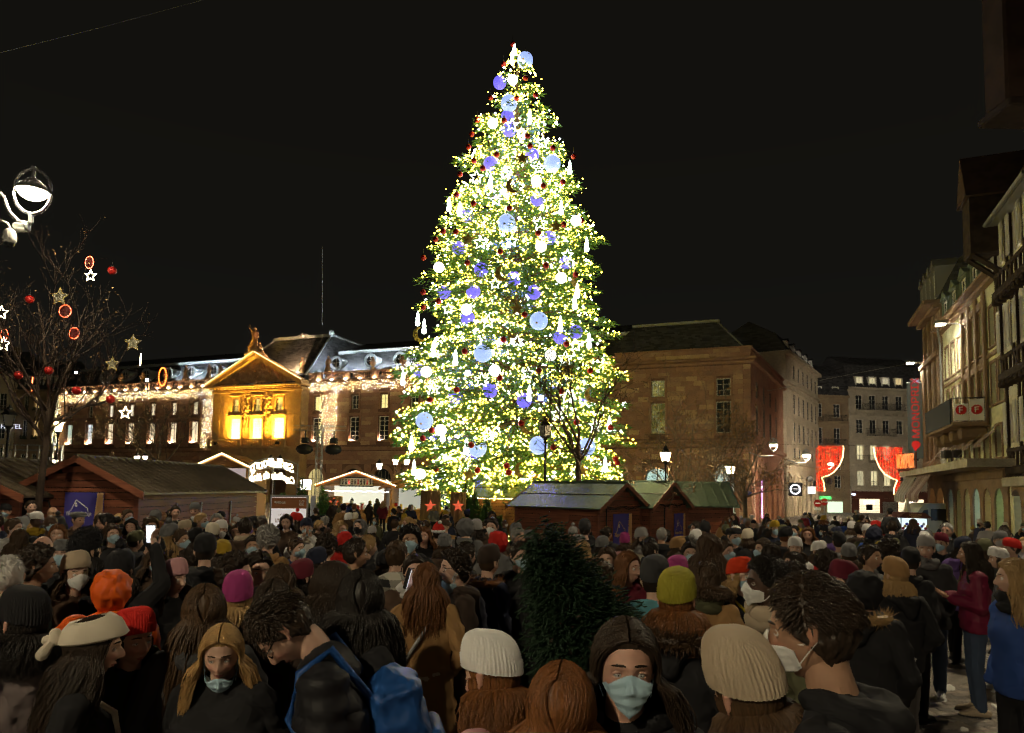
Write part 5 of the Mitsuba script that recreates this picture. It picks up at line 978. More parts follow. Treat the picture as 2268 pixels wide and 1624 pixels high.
ch, G, Lf = chalet('green_roof_chalet', 'brown green roofed chalet with a closed door, leftmost of three at right', 3.17, 25.0, AN, 3.1, 3.85, -.75, 1.53, 2.33, 'green_roof', .3, doors=((1.26, 2.65),), poster_at=(1.46, .05, -.75, 1.35, 1.95))
add('power_cable', fcat([tubem([(s, .05, 1.42 + .06 * math.sin(s * 5 + j)) for s in np.linspace(2.6, -.4, 14)], .016, 5) for j in (0, 1.5)] + [bar((2.6, .05, 1.4), (2.6, .05, -.5), .02, 5)]), 'cable', ch, tw=G.M)
ch, G, Lf = chalet('green_roof_chalet', 'brown green roofed chalet with a narrow poster, middle of three at right', 5.53, 27.3, AN, 3.04, 3.85, -.8, 1.55, 2.43, 'green_roof', .3, poster_at=(.55, .05, -.8, 1.0, 1.95))
add('door', cbox(1.2, 1.75, 0, .05, -.8, 1.45, .01), 'plank_1', ch, tw=G.M)
add('power_cable', fcat([tubem([(s, .05, 1.5 + .05 * math.sin(s * 6 + j)) for s in np.linspace(3.2, -.3, 14)], .016, 5) for j in (0, 1.1)] + [bar((1.9, .05, 1.4), (1.9, .05, .2), .02, 5)]), 'cable', ch, tw=G.M)
ch, G, Lf = chalet('ribbed_roof_chalet', 'brown chalet with ribbed metal roof, rightmost of the three on the right', 9.64, 30.0, PI / 2, 2.5, 1.95, -.9, 1.6, 2.44, 'green_roof', .3, 7)
add('power_cable', tubem([(2.0, .06, 1.5), (1.0, .06, 1.44), (.15, .06, 1.5), (.1, .06, .9), (.2, .06, -.5)], .03, 6), 'cable', ch, tw=Lf.M)
OP = ('orange_plank_0', 'orange_plank_1', 'orange_plank_0')
ch, G, Lf = chalet('lit_chalet', 'small yellow lit chalet half hidden behind the leftmost green roof', .5, 36.0, PI / 2, 2.5, 2.2, -.9, 1.75, 2.5, 'green_roof', .25, plank=OP, barge='orange_plank_1')
k_ = thing('light_string', 'string of warm lamps along the eave of the small yellow lit chalet', 'light string'); add('bulbs', bulbs([Lf.w(s, .3, 1.55) for s in np.linspace(0, 2.2, 24)], .035), 'lamp_glass', k_, emit=(16, 11, 4), w=1.0, kind='stuff'); add('cord', bar(Lf.w(0, .3, 1.6), Lf.w(2.2, .3, 1.6), .01, 4), 'cable', k_)

def stall(label, x, y, W, D, zg, ze, zr, lit, roofm, wood='orange_plank_0', name='market_stall', L=6.0, emitw=2.0, boards=True):
    """open-fronted stall with a boarded gable towards the camera"""
    k = thing(name, label, 'market stall'); sl = (zr - ze) / (W / 2); A = lambda n, m, mm, **q: add(n, m, mm, k, tw=TW(x, y, 0), **q)
    z = ze - .1
    pdn = [mikit.ply(trimesh.creation.box((1, 1, 1)), m_) for m_ in OP[:2]]
    while z < zr - .1 and boards:
        h_ = W / 2 * (1 - max(0, (z + .1 - ze)) / (zr - ze)); M = np.eye(4); M[0, 0] = 2 * h_; M[1, 1] = .04; M[2, 2] = .135; M[:3, 3] = (x, y, z + .07); d = dict(rnd.choice(pdn)); d['to_world'] = T(M); put('board', d, f'{k}__gable'); z += .15
    for sg in (-1, 1):
        add('roof', hullp([(sg * a, b, c_ + t_) for b in (-.35, D) for t_ in (0, .06) for a, c_ in ((W / 2 + .35, ze - sl * .35), (0, zr))]), roofm, k, tw=TW(x, y, 0))
        A('bargeboard', hullp([(sg * a, b, c_ + t_) for b in (-.4, -.36) for t_ in (-.1, .08) for a, c_ in ((W / 2 + .37, ze - sl * .37), (0, zr))]), wood); A('post', box(sg * W / 2 - .06, sg * W / 2 + .06, 0, .12, zg, ze), wood)
        A('side_wall', box(sg * W / 2 - .03, sg * W / 2 + .03, .13, D, zg, ze), wood)
    A('counter', cbox(-W / 2 + .07, W / 2 - .07, -.15, .5, zg + .95, zg + 1.05, .02), wood); A('counter_front', box(-W / 2 + .07, W / 2 - .07, .0, .05, zg, zg + .94), wood)
    A('lit_back_wall', box(-W / 2 + .05, W / 2 - .05, D - .2, D - .1, zg + 1.0, ze - .1), 'lit_pane', emit=lit, w=emitw)  # back wall glows by itself, in place of lamps inside the stall
    rr = np.random.RandomState(int(W * 100)); 
    for q in range(int(W * 5)): A('ware', cbox(*sum(([c_ - s_, c_ + s_] for c_, s_ in ((rr.uniform(-W / 2 + .2, W / 2 - .2), rr.uniform(.05, .15)), (rr.uniform(.1, .4), .08))), []), zg + 1.05, zg + 1.05 + rr.uniform(.1, .45), .03), ('bauble_red', 'white_paint', 'gold_card', 'poster_tan')[rr.randint(4)])
    return k
def gable_string(x, y, W, ze, zr, label, cols, n=22, r=.05):
    k = thing('light_string', label, 'light string'); P_ = [np.array((x + sg * (W / 2 + .35) * (1 - t_), y - .45, ze - (zr - ze) / (W / 2) * .35 * (1 - t_) + (zr - ze) * t_ + .08)) for sg in (-1, 1) for t_ in np.linspace(0, 1, n)]
    for c, em in enumerate(cols): add('bulbs', bulbs(P_[c::len(cols)], r), 'lamp_glass', k, emit=em, w=.6, kind='stuff')
    add('cord', fcat([bar(P_[0], P_[n - 1], .012, 4), bar(P_[n], P_[-1], .012, 4)]), 'cable', k)
gx_, gy_ = (793 - 1134) / 1512 * 45, 45.0
ST_ = stall('orange gabled stall with glowing white counter and a picture board, in the middle distance', gx_, gy_, 4.5, 3.0, -.5, 2.2, 3.0, (.8, .8, .62), 'brown_roof')
gable_string(gx_, gy_, 4.5, 2.2, 3.0, 'string of coloured lamps along the gable of the orange stall', ((16, 10, 3), (14, 3, 1.2), (16, 10, 4), (12, 10, 12)))
BD = thing('picture_board', 'white board with a row of small dark figures on the orange stall gable', 'sign'); BX = Fr((gx_ + 1.05, gy_ - .1), (gx_ - 1.05, gy_ - .1))
add('board', cbox(0, 2.1, 0, .04, 2.12, 2.62, .01), mat('board_white', (.62, .55, .45), .6), BD, tw=BX.M); add('frame', fcat([box(-.05, 2.15, 0, .06, 2.62, 2.68), box(-.05, 2.15, 0, .06, 2.05, 2.115), box(-.05, -.003, 0, .06, 2.12, 2.62), box(2.103, 2.15, 0, .06, 2.12, 2.62)]), 'iron', BD, tw=BX.M)
for q in range(10):
    c = .15 + q * .2; add('little_figure', upright(unary_union([Point(c, 2.5).buffer(.045), sbox(c - .025, 2.3, c + .025, 2.47), Polygon([(c - .07, 2.2), (c + .07, 2.2), (c, 2.42)]) if q % 3 == 0 else sbox(c - .05, 2.2, c + .05, 2.34), sbox(c - .075, 2.38, c + .075, 2.41)]), .006, .05), ('old_timber', 'bauble_red', 'iron')[q % 3], BD, tw=BX.M)
single('counter_lights', bulbs([(gx_ + x, gy_ - .2, 1.75 + .03 * math.sin(x * 9)) for x in np.linspace(-2.1, 2.1, 40)], .04), 'lamp_glass', 'row of white lamps above the counter of the orange stall', 'light string', emit=(14, 13, 12), w=1.0)
x2 = (497 - 1134) / 1512 * 50
stall('pale stall under a yellow lit roof above the left chalet, below the golden pediment', x2, 50, 3.4, 4.0, -.4, 3.45, 4.25, (.35, .3, .3), 'orange_plank_1', wood='poster_tan')
gable_string(x2, 50, 3.4, 3.45, 4.25, 'string of warm lamps along the gable of the pale stall above the left chalet', ((14, 10, 4), (12, 9, 5)), 20, .06)
single('stall_awning', hullp([(x2 + a, 50 + b, c) for a, b, c in ((.1, .6, 4.2), (3.0, .4, 3.35), (.1, 3, 4.2), (3.0, 3, 3.4), (3.0, .4, 3.3), (.2, .6, 4.1))]), 'orange_plank_0', 'flat amber lit awning right of the pale stall', 'awning')
x3 = (915 - 1134) / 1512 * 44
stall('brown tiled stall half hidden by the lower left branches of the big tree', x3, 46, 4.2, 3.0, -.5, 2.1, 3.0, (.32, .34, .3), 'roof_tile')
# lettering of light tubes, seen from behind
LS = thing('light_lettering', 'arched sign of white light tubes reading Strasbourg Capitale de Noel, seen from behind', 'light sign')
lx, ly = (606 - 1134) / 1512 * 35, 35.0; LF2 = Fr((lx + 1.25, ly), (lx - 1.25, ly))
def arcword(t, h, z, wd, bend, sag=0):
    m = text(t, h, .05, True); s_ = wd / m.extents[0]; m.apply_scale((s_, 1, 1)); m = m.subdivide_to_size(.12) if False else m
    v = np.array(m.vertices); v[:, 1] += bend * (1 - (v[:, 0] / (wd / 2)) ** 2) + .04 * np.sin(v[:, 0] * 9); v[:, 0] += v[:, 1] * .18; v[:, 0] *= -1; m.vertices = v; m.invert()
    return place_text(m, LF2, 1.25, .0, z)
add('lettering', arcword('Strasbourg', .42, 2.72, 2.2, .32), 'lamp_glass', LS, tw=LF2.M, emit=(9, 7.8, 4.6), w=2.0)
add('lettering', arcword('Capitale de Noël', .34, 2.12, 2.3, .3), 'lamp_glass', LS, tw=LF2.M, emit=(9, 7.8, 4.6), w=2.0)
add('frame', fcat([box(s - .02, s + .02, -.06, -.02, -.4, 3.2) for s in (0.0, 1.25, 2.5)] + [tubem([(1.25 + x, -.04, z + .32 * (1 - (x / 1.25) ** 2)) for x in np.linspace(-1.25, 1.25, 12)], .02, 5) for z in (2.08, 2.66, 3.16)]), 'grey_metal', LS, tw=LF2.M)
# information board
IB = thing('information_board', 'white information board with a brown header and a red hatted person in front', 'sign'); ix, iy = (646 - 1134) / 1512 * 22, 22.0
IF = Fr((ix + .58, iy + .05), (ix - .62, iy)); I = lambda n, m, mm, **q: add(n, m, mm, IB, tw=IF.M, **q)
W_ = IF.L; I('panel', cbox(.04, W_ - .04, -.02, .03, -.35, 1.72, .005), 'white_print', emit=(.42, .39, .38), w=.4); I('frame', fcat([box(0, .045, -.05, .05, -.45, 1.79), box(W_ - .045, W_, -.05, .05, -.45, 1.79), box(.046, W_ - .046, -.05, .05, 1.722, 1.79)]), 'grey_metal'); I('side_panel', box(-.16, -.005, -.3, -.26, -.45, 1.77), 'grey_metal')  # panel glows by itself, as if backlit
I('header', box(.05, W_ - .05, .031, .036, 1.36, 1.70), mat('header_brown', (.36, .14, .06), .5))
def itx(t, h, s, z, m='header_brown', b=False, wm=None): I('lettering', place_text(text(t, h, .004, b, wmax=wm), IF, s, .037 if m == 'white_print' else .032, z), m)
itx('Strasbourg.eu', .075, W_ - .3, 1.52, 'white_print', True, .36); itx('STRAS', .06, .2, 1.56, 'white_print', True, .16); itx('NOËL', .06, .2, 1.46, 'white_print', True, .16); itx('Le Village du Partage', .075, W_ / 2, 1.13, wm=.62); itx('UN COLLECTIF', .12, W_ / 2, .92, b=True, wm=.85); itx('SOLIDAIRE', .12, W_ / 2, .74, b=True, wm=.7)
# stumps with paper stars, small firs
def stump(px, Y, r, ztop, lab, sx):
    p = gbase(px, 1137, Y); k = thing('tree_stump', lab, 'tree stump'); rb = np.random.RandomState(int(px)); bumps = rb.uniform(.9, 1.1, 28)
    add('bark', lathe([(r * 1.25, p[2] - .1), (r * 1.1, p[2] + .3), (r, .8), (r * .97, ztop)], 28, p[0], p[1], rib=lambda an: bumps), pmat('stump_bark', lambda p, n, uv: mikit.mix((.13, .08, .045), (.3, .2, .11), mikit.fbm(p.x * 14, p.y * 14, p.z * 1.5, 3)), .9) if 'stump_bark' not in scene else 'stump_bark', k, smooth=30)
    add('cut_top', lathe([(0.0, ztop + .012), (r * .9, ztop + .01), (r * .95, ztop - .05)], 28, p[0], p[1]), 'poster_tan', k)
    v = np.array([(x, 0, z) for x, z in star(.33, .14)] + [(0, -.12, 0), (0, .03, 0)]); f = [(i_, (i_ + 1) % 10, 10) for i_ in range(10)] + [((i_ + 1) % 10, i_, 11) for i_ in range(10)]
    single('paper_star', trimesh.Trimesh(v, np.array(f), process=False), mat('paper_red', (.7, .12, .07), .6) if 'paper_red' not in scene else 'paper_red', f'red folded paper star glowing on the {sx} tree stump', 'star', tw=TW(p[0] + .05, p[1] - r * 1.02 - .1, 1.15, .1), emit=(.55, .09, .04), w=.3)
stump(954, 35, .5, 1.93, 'thick tree stump with a red paper star, left of two under the big tree', 'left'); stump(1014, 36, .42, 1.85, 'tree stump with a red paper star, right of two under the big tree', 'right')
p_ = gbase(725, 1110, 40); stump(742, 39, .42, 1.5, 'short tree stump below the lighting truss', 'distant')
def fir(px, Y, H, rad, seed, label, lights=0, n=90, z0=None):
    p = gbase(px, 1120, Y); k = thing('small_fir', label, 'fir tree'); sg, nd, lp = conifer(p[0], p[1], p[2] if z0 is None else z0, H, lambda z: rad * max(.04, 1 - z / H), n, seed, zmin=.12, dens=2.2, sl=.16, droop=.35)
    add('trunk', bar((p[0], p[1], p[2] if z0 is None else z0), (p[0], p[1], (p[2] if z0 is None else z0) + H * .96), .03), 'bark', k); add('crown', nd, 'needles', k); add('branches', fcat(sg), 'bark', k, kind='stuff')
    if lights: add('fairy_lights', bulbs(lp[:lights], .03), 'lamp_glass', k, emit=(14, 11, 3), w=1.0, kind='stuff')
fir(668, 34, 2.9, .55, 1, 'small green fir beside the light lettering, right'); fir(716, 38, 2.4, .7, 2, 'small fir behind the information board'); fir(627, 36, 2.0, .6, 3, 'small fir under the light lettering')
fir(1050, 34, 2.5, .8, 4, 'fir with pale tips right of the stumps'); fir(1078, 33.4, 2.2, .75, 5, 'fir next to the small yellow lit chalet'); fir(1030, 37, 3.0, .8, 6, 'dark fir behind the right stump', n=110); fir(905, 33, 1.5, .75, 7, 'low round bush covered in fairy lights left of the stumps', lights=160); fir(1106, 33, 1.4, .5, 8, 'little lit fir at the left corner of the green roof chalet', lights=40)
single('floodlight', cbox(-.3, .3, -.1, .1, -.3, .3, .04), 'lamp_glass', 'square white floodlight beside the lighting truss', 'floodlight', tw=TW(*at(677, 1074, 40), .3), emit=(14, 13.5, 11), w=1.5)
# lit name board at the far left, and the stage behind it
GS = thing('lit_name_board', 'lit board reading Grand Sapin at the far left below the old houses', 'sign'); a = at(82, 1034, 30); b_ = at(-40, 1034, 30); GF = Fr(a[:2], b_[:2]); zc = a[2]
add('panel', cbox(0, GF.L, 0, .15, zc - .24, zc + .24, .02), 'poster_tan', GS, tw=GF.M, emit=(.28, .17, .085), w=.3); add('lettering', place_text(text('Grand Sapin', .26, .04, True), GF, .62, .155, zc - .12), mat('letter_red', (.4, .12, .05), .5), GS, tw=GF.M)
add('fir_garland', spindles(np.stack([np.linspace(0, GF.L, 150), R.normal(.2, .05, 150), zc + .25 + R.normal(0, .04, 150)], 1), R.normal(0, 1, (150, 3)), np.full(150, .14), np.full(150, .015)), 'needles', GS, tw=GF.M, kind='stuff')
RG = thing('stage_railing', 'grey scaffold railing of a platform at the left, behind the bare tree trunk', 'railing'); a = at(140, 1000, 55); b_ = at(-20, 992, 55)
add('rails', fcat([bar((a[0], a[1], z), (b_[0], b_[1], z), .04, 5) for z in (4.6, 5.0)] + [bar((a[0] + (b_[0] - a[0]) * t_, a[1], -.5), (a[0] + (b_[0] - a[0]) * t_, a[1], 5.0), .04, 5) for t_ in np.linspace(0, 1, 7)] + [box(a[0] - .9 + q * .35, a[0] - .8 + q * .35, a[1] - .05, a[1] + .05, -.5, 5.0) for q in range(3)]), 'grey_metal', RG)
single('shop_nameboard', fcat([box(-.95, .95, 0, .06, -.2, .2)]), 'black_metal', 'dark shop name board on the palace behind the left stump', 'sign', tw=TW(*at(966, 1059, 74)))
sgp = at(966, 1059, 74); single('board_lettering', place_text(text('AUBETTE 19', .24, .02, True), Fr((sgp[0] + 1, sgp[1] - .05), (sgp[0] - 1, sgp[1] - .05)), 1.0, .0, sgp[2] - .11), 'lit_pane', 'white letters on the dark shop name board of the palace', 'lettering', tw=Fr((sgp[0] + 1, sgp[1] - .05), (sgp[0] - 1, sgp[1] - .05)).M, emit=(1.2, 1.2, 1.25), w=.2)
# ---------------------------------------------------------------- street things on the right
def disc_sign(px, py, Y, label, kind):
    p = at(px, py, Y); k = thing('traffic_sign', label, 'traffic sign'); add('pole', bar((p[0], p[1] + .05, float(gz(p[0], p[1]))), (p[0], p[1] + .05, p[2] + .3), .035), 'grey_metal', k)
    n = 8 if kind == 'stop' else 28; a = np.arange(n) * 2 * PI / n + PI / 8; r = .33
    pl = stand(extr(Polygon(np.stack([r * np.cos(a), r * np.sin(a)], 1)), .02)); pl.apply_translation((0, .02, 0)); add('plate', pl, mat('sign_red', (.5, .02, .02), .4) if 'sign_red' not in scene else 'sign_red', k, tw=TW(*p))
    F_ = Fr((p[0] + .5, p[1]), (p[0] - .5, p[1]))
    if kind == 'stop': add('lettering', place_text(text('STOP', .17, .006, True), F_, .5, .002, p[2] - .085), 'white_print', k, tw=F_.M)
    else: add('bar', box(p[0] - .24, p[0] + .24, p[1] - .01, p[1] - .002, p[2] - .06, p[2] + .06), 'white_print', k); add('lower_plate', box(p[0] - .3, p[0] + .3, p[1], p[1] + .02, p[2] - .62, p[2] - .38), 'white_print', k)
disc_sign(1811, 1115, 62, 'round red no entry sign at the street mouth', 'no'); disc_sign(1826, 1112, 60, 'red octagonal sign reading STOP beside the no entry sign', 'stop')
def clock(px, py, Y, r, label):
    p = at(px, py, Y); k = thing('street_clock', label, 'clock'); y_ = lambda m, d: (m.apply_translation((p[0], p[1] - d, p[2])), m)[1]
    add('case', y_(stand(extr(Point(0, 0).buffer(r * 1.18, 16), .25)), 0.0), 'iron', k); add('dial', y_(stand(extr(Point(0, 0).buffer(r, 16), .02)), .03), 'lit_pane', k, emit=(.62, .64, .5), w=.1)
    add('marks', y_(stand(extr(unary_union([LineString([(r * .8 * math.cos(a), r * .8 * math.sin(a)), (r * .93 * math.cos(a), r * .93 * math.sin(a))]).buffer(r * .05) for a in np.arange(12) * PI / 6]), .01)), .045), 'iron', k); add('hands', y_(stand(extr(unary_union([LineString([(0, 0), (-r * .45, r * .1)]).buffer(r * .06), LineString([(0, 0), (-r * .35, -r * .6)]).buffer(r * .05)]), .01)), .05), 'iron', k); add('bracket', bar((p[0] - r * 1.1, p[1] + .1, p[2]), (p[0] - r * 3.5, p[1] + .6, p[2]), .05), 'iron', k)
clock(1834, 1066, 84, .36, 'round lit street clock beside the left red light curtain'); clock(1793, 1061, 96, .34, 'small dim clock on the corner building')
VN = thing('white_van', 'white delivery van parked under the awnings on the right', 'van'); vx, vy = (1982 - 1134) / 1512 * 50, 49.0; vz = float(gz(vx, vy))
sec = [(0, .55), (.05, 1.05), (.6, 1.3), (1.35, 2.15), (1.7, 2.4), (5.3, 2.42), (5.4, 2.2), (5.45, .5), (0.2, .4)]
bm = stand(extr(Polygon(sec).buffer(.08).buffer(-.02), 1.9)); bm.apply_translation((vx, vy + 1.9, vz)); A = lambda n, m, mm, p_=None, **q: add(n, m, mm, p_ or VN, **q)
A('body', bm, mat('van_white', (.62, .64, .6), .3), smooth=35); A('side_window', stand(extr(Polygon([(1.0, 1.42), (1.5, 2.0), (1.75, 2.05), (1.75, 1.42)]), .02)).apply_translation((vx, vy - .01, vz)), 'glass_dark'); A('dark_panel', stand(extr(sbox(1.95, 1.25, 5.2, 2.08), .02)).apply_translation((vx, vy - .01, vz)), 'glass_dark')
A('windscreen', hullp([(vx + a, vy + b, vz + c) for b in (.15, 1.7) for a, c in ((.58, 1.34), (1.25, 2.12), (.62, 1.32), (1.29, 2.1))]), 'glass_dark'); A('headlight', cbox(vx - .1, vx + .12, vy + .05, vy + .35, vz + .75, vz + 1.0, .04), 'white_print'); A('mirror', cbox(vx + .85, vx + 1.05, vy - .25, vy - .05, vz + 1.4, vz + 1.75, .04), 'iron')
for w_ in (.95, 4.4):
    for yy in (vy - .02, vy + 1.72): wq = A('wheel', fcat([trimesh.creation.cylinder(.34, .22, sections=20).apply_transform(trimesh.transformations.rotation_matrix(PI / 2, (1, 0, 0))).apply_translation((vx + w_, yy + .1, vz + .34))]), 'cable'); A('rim', trimesh.creation.cylinder(.2, .24, sections=14).apply_transform(trimesh.transformations.rotation_matrix(PI / 2, (1, 0, 0))).apply_translation((vx + w_, yy + .1, vz + .34)), 'grey_metal', wq)
FC = thing('roast_chestnut_cart', 'small glowing food cart with a dark red sign board in the right crowd', 'food cart'); fx, fy = (2022 - 1134) / 1512 * 24, 24.0; fz = float(gz(fx, fy)); A = lambda n, m, mm, **q: add(n, m, mm, FC, tw=TW(fx, fy, 0), **q)
A('cabinet', cbox(-.5, .5, 0, .7, fz + .2, .85, .03), 'red_front'); A('lit_glass', hullp([(a, b, c) for a, c in ((-.48, .87), (.48, .87), (.45, 1.25), (-.45, 1.25)) for b in (.0, .65)]), 'lit_pane', emit=(.75, 1.0, 1.02), w=1.0)
A('sign_board', hullp([(a, b, c) for b in (-.1, .8) for a, c in ((-.6, 1.28), (.6, 1.28), (.35, 1.46), (-.35, 1.46))]), 'red_front'); FF = Fr((fx + .6, fy - .115), (fx - .6, fy - .115)); add('lettering', place_text(text('Marrons', .085, .005, True), FF, .6, 0, 1.36), 'poster_tan', FC, tw=FF.M); add('lettering', place_text(text('chauds', .07, .005, True), FF, .6, 0, 1.295), 'poster_tan', FC, tw=FF.M)
for sx in (-.46, .46): A('post', bar((sx, -.02, .86), (sx, -.02, 1.28), .018), 'grey_metal'); 
for i_ in range(14): A('ware', ico(.05, 1, (-.42 + i_ * .065, -.07, .92 + .22 * ((i_ * 7) % 3) / 3)), ('bauble_red', 'gold_card', 'blue_shell', 'white_print')[i_ % 4])
for w_ in (-.35, .35): A('wheel', trimesh.creation.cylinder(.16, .06, sections=16).apply_transform(trimesh.transformations.rotation_matrix(PI / 2, (1, 0, 0))).apply_translation((w_, -.06, fz + .17)), 'cable')
p_ = gbase(2010, 1133, 42); k_ = thing('closed_parasol', 'tall closed cream parasol in front of the white van', 'parasol'); zt = at(2010, 1106, 42)[2]; add('pole', bar((p_[0], p_[1], p_[2]), (p_[0], p_[1], zt), .03), 'grey_metal', k_); add('folded_cloth', lathe([(.05, zt - 2.0), (.19, zt - 1.7), (.21, zt - .9), (.15, zt - .35), (.04, zt + .03), (0, zt + .06)], 18, p_[0], p_[1], rib=lambda an: 1 + .13 * np.cos(an * 6)), mat('parasol_cream', (.6, .55, .45), .8), k_, smooth=50)
single('street_name_plate', box(-.35, .35, 0, .03, -.18, .18), mat('plate_blue', (.03, .06, .25), .4), 'small blue street name plate on the palace corner', 'sign', tw=TW(*at(1657, 1093, 69.5)))
single('pink_light_strip', box(-.07, .07, -.05, .05, -2.0, 2.0), 'lamp_glass', 'vertical pink light strip in a shop at the palace corner', 'light strip', tw=TW(*at(1688, 1106, 73)), emit=(1.3, .3, 1.3), w=.3)

# ---------------------------------------------------------------- people: materials
CL = dict(black=(.012, .012, .014), charcoal=(.035, .035, .038), navy=(.018, .022, .045), grey=(.13, .13, .135), light_grey=(.30, .29, .29), olive=(.085, .085, .045), brown=(.075, .045, .03), dark_brown=(.035, .022, .016), tan=(.30, .17, .07),
          beige=(.40, .32, .23), cream=(.58, .52, .42), white=(.68, .67, .66), red=(.50, .02, .015), orange=(.62, .11, .012), maroon=(.12, .012, .025), blue=(.03, .07, .26), mustard=(.34, .22, .02), green=(.04, .13, .06), purple=(.09, .05, .18),
          teal=(.07, .21, .25), pink=(.50, .27, .29), magenta=(.30, .035, .16), yellow=(.60, .46, .02), lime=(.30, .27, .03), denim=(.05, .075, .13), mauve=(.27, .22, .22), peach=(.52, .26, .18))
for k_, c in CL.items():
    mat('cloth_' + k_, c, .85, sheen=.25)
HC = dict(black=(.010, .008, .007), dark=(.022, .014, .009), brown=(.05, .028, .014), auburn=(.13, .05, .016), blond=(.32, .2, .085), grey=(.22, .21, .2), white=(.45, .44, .42))
for k_, c in HC.items(): mat('hair_' + k_, c, .52, specular=.3)
SK = dict(fair=(.52, .33, .25), rosy=(.50, .29, .22), tan=(.40, .235, .155), brown=(.16, .085, .05), dark=(.075, .042, .028))
for k_, c in SK.items(): mat('skin_' + k_, c, .5, specular=.35)
mat('hair_vc', {'type': 'mesh_attribute', 'name': 'vertex_color'}, .5, specular=.35); mat('skin_vc', {'type': 'mesh_attribute', 'name': 'vertex_color'}, .48, specular=.35)
mat('mask_blue', (.36, .52, .62), .8); mat('mask_white', (.74, .75, .74), .8); mat('eye_white', (.7, .68, .64), .2); mat('eye_dark', (.03, .018, .012), .12); mat('lip', (.36, .13, .11), .5); mat('shoe_white', (.62, .62, .62), .6); mat('rubber', (.03, .03, .03), .7); mat('glasses', (.015, .012, .01), .2); mat('puffer_black', (.013, .013, .016), .55); mat('puffer_maroon', (.16, .012, .04), .55); mat('puffer_orange', (.66, .10, .01), .5); mat('pack_blue', (.012, .06, .22), .45)
SPH = {}
def sph(p, r, n=10): return m3.Manifold.sphere(float(r), n).translate([float(v) for v in p])
def chain(pts, rad, n=10):
    out = []
    for a, b, ra, rb in zip(pts[:-1], pts[1:], rad[:-1], rad[1:]): out.append(m3.Manifold.batch_hull([sph(a, ra, n), sph(b, rb, n)]))
    return out
def union(ms): return m3.Manifold.batch_boolean(ms, m3.OpType.Add)
def soft(man, ln, it=8):
    t = m2t(man.refine_to_length(ln)); t.merge_vertices(); trimesh.smoothing.filter_taubin(t, lamb=.5, nu=.53, iterations=it); return t
def rx(a): c, s = math.cos(a), math.sin(a); return np.array([[1, 0, 0], [0, c, -s], [0, s, c]])
def rz(a): c, s = math.cos(a), math.sin(a); return np.array([[c, -s, 0], [s, c, 0], [0, 0, 1]])
def ry(a): c, s = math.cos(a), math.sin(a); return np.array([[c, 0, s], [0, 1, 0], [-s, 0, c]])
# ---- head: a function of direction, so hair, hats and masks can follow it
def headpos(d, nose=1.0, face=1.0):
    d = np.asarray(d, float); d = d / np.linalg.norm(d, axis=1, keepdims=True)
    x, y, z = (d * np.array([.076, .097, .117])).T
    t = sst(.01, .11, -z); back = y < 0
    x = x * (1 - .30 * t ** 1.2) * (1 + .03 * sst(0, .1, z)); y = np.where(back, y * (1 - .50 * t) * (1 + .04 * sst(-.03, .06, z)), y * (1 + .03 * t))
    f = sst(.01, .05, y) * face; ax = np.abs(x); g = lambda u, c, s: np.exp(-((u - c) / s) ** 2)
    dy = .028 * nose * g(x, 0, .0125 + .006 * sst(-.01, -.04, z)) * np.where(z > -.036, sst(.022, -.034, z) ** 1.1, sst(-.054, -.038, z))
    dy += -.013 * g(ax, .032, .0155) * g(z, .001, .0125) + .006 * g(z, .023, .009) * g(x, 0, .05) + .005 * g(ax, .040, .017) * g(z, -.032, .018)
    dy += .0075 * g(x, 0, .021) * (g(z, -.0655, .0058) + g(z, -.0785, .0065)) - .0055 * g(z, -.072, .0026) * g(x, 0, .024) - .004 * g(z, -.092, .007) * g(x, 0, .025)
    dy += .011 * g(x, 0, .021) * g(z, -.106, .013) - .006 * sst(.05, .11, z) * g(x, 0, .06)
    dy += .004 * nose * g(ax, .0125, .006) * g(z, -.042, .007)
    return np.stack([x, y + f * dy, z], 1)
def headmesh(sub):
    m = trimesh.creation.icosphere(sub, 1.0); m.vertices = headpos(m.vertices); return m
def ear(s, n=10):
    out = union([m3.Manifold.batch_hull([sph((s * .0745, -.004, .018), .011, n), sph((s * .083, -.02, .02), .010, n), sph((s * .082, -.014, -.008), .010, n)]), m3.Manifold.batch_hull([sph((s * .082, -.014, -.008), .009, n), sph((s * .074, -.001, -.028), .008, n)])])
    return out
HEADS = {}
def headman(lod):
    if lod not in HEADS: HEADS[lod] = union([t2m(headmesh((3, 4, 5)[lod])), ear(1, (6, 8, 14)[lod]), ear(-1, (6, 8, 14)[lod])])
    return HEADS[lod]
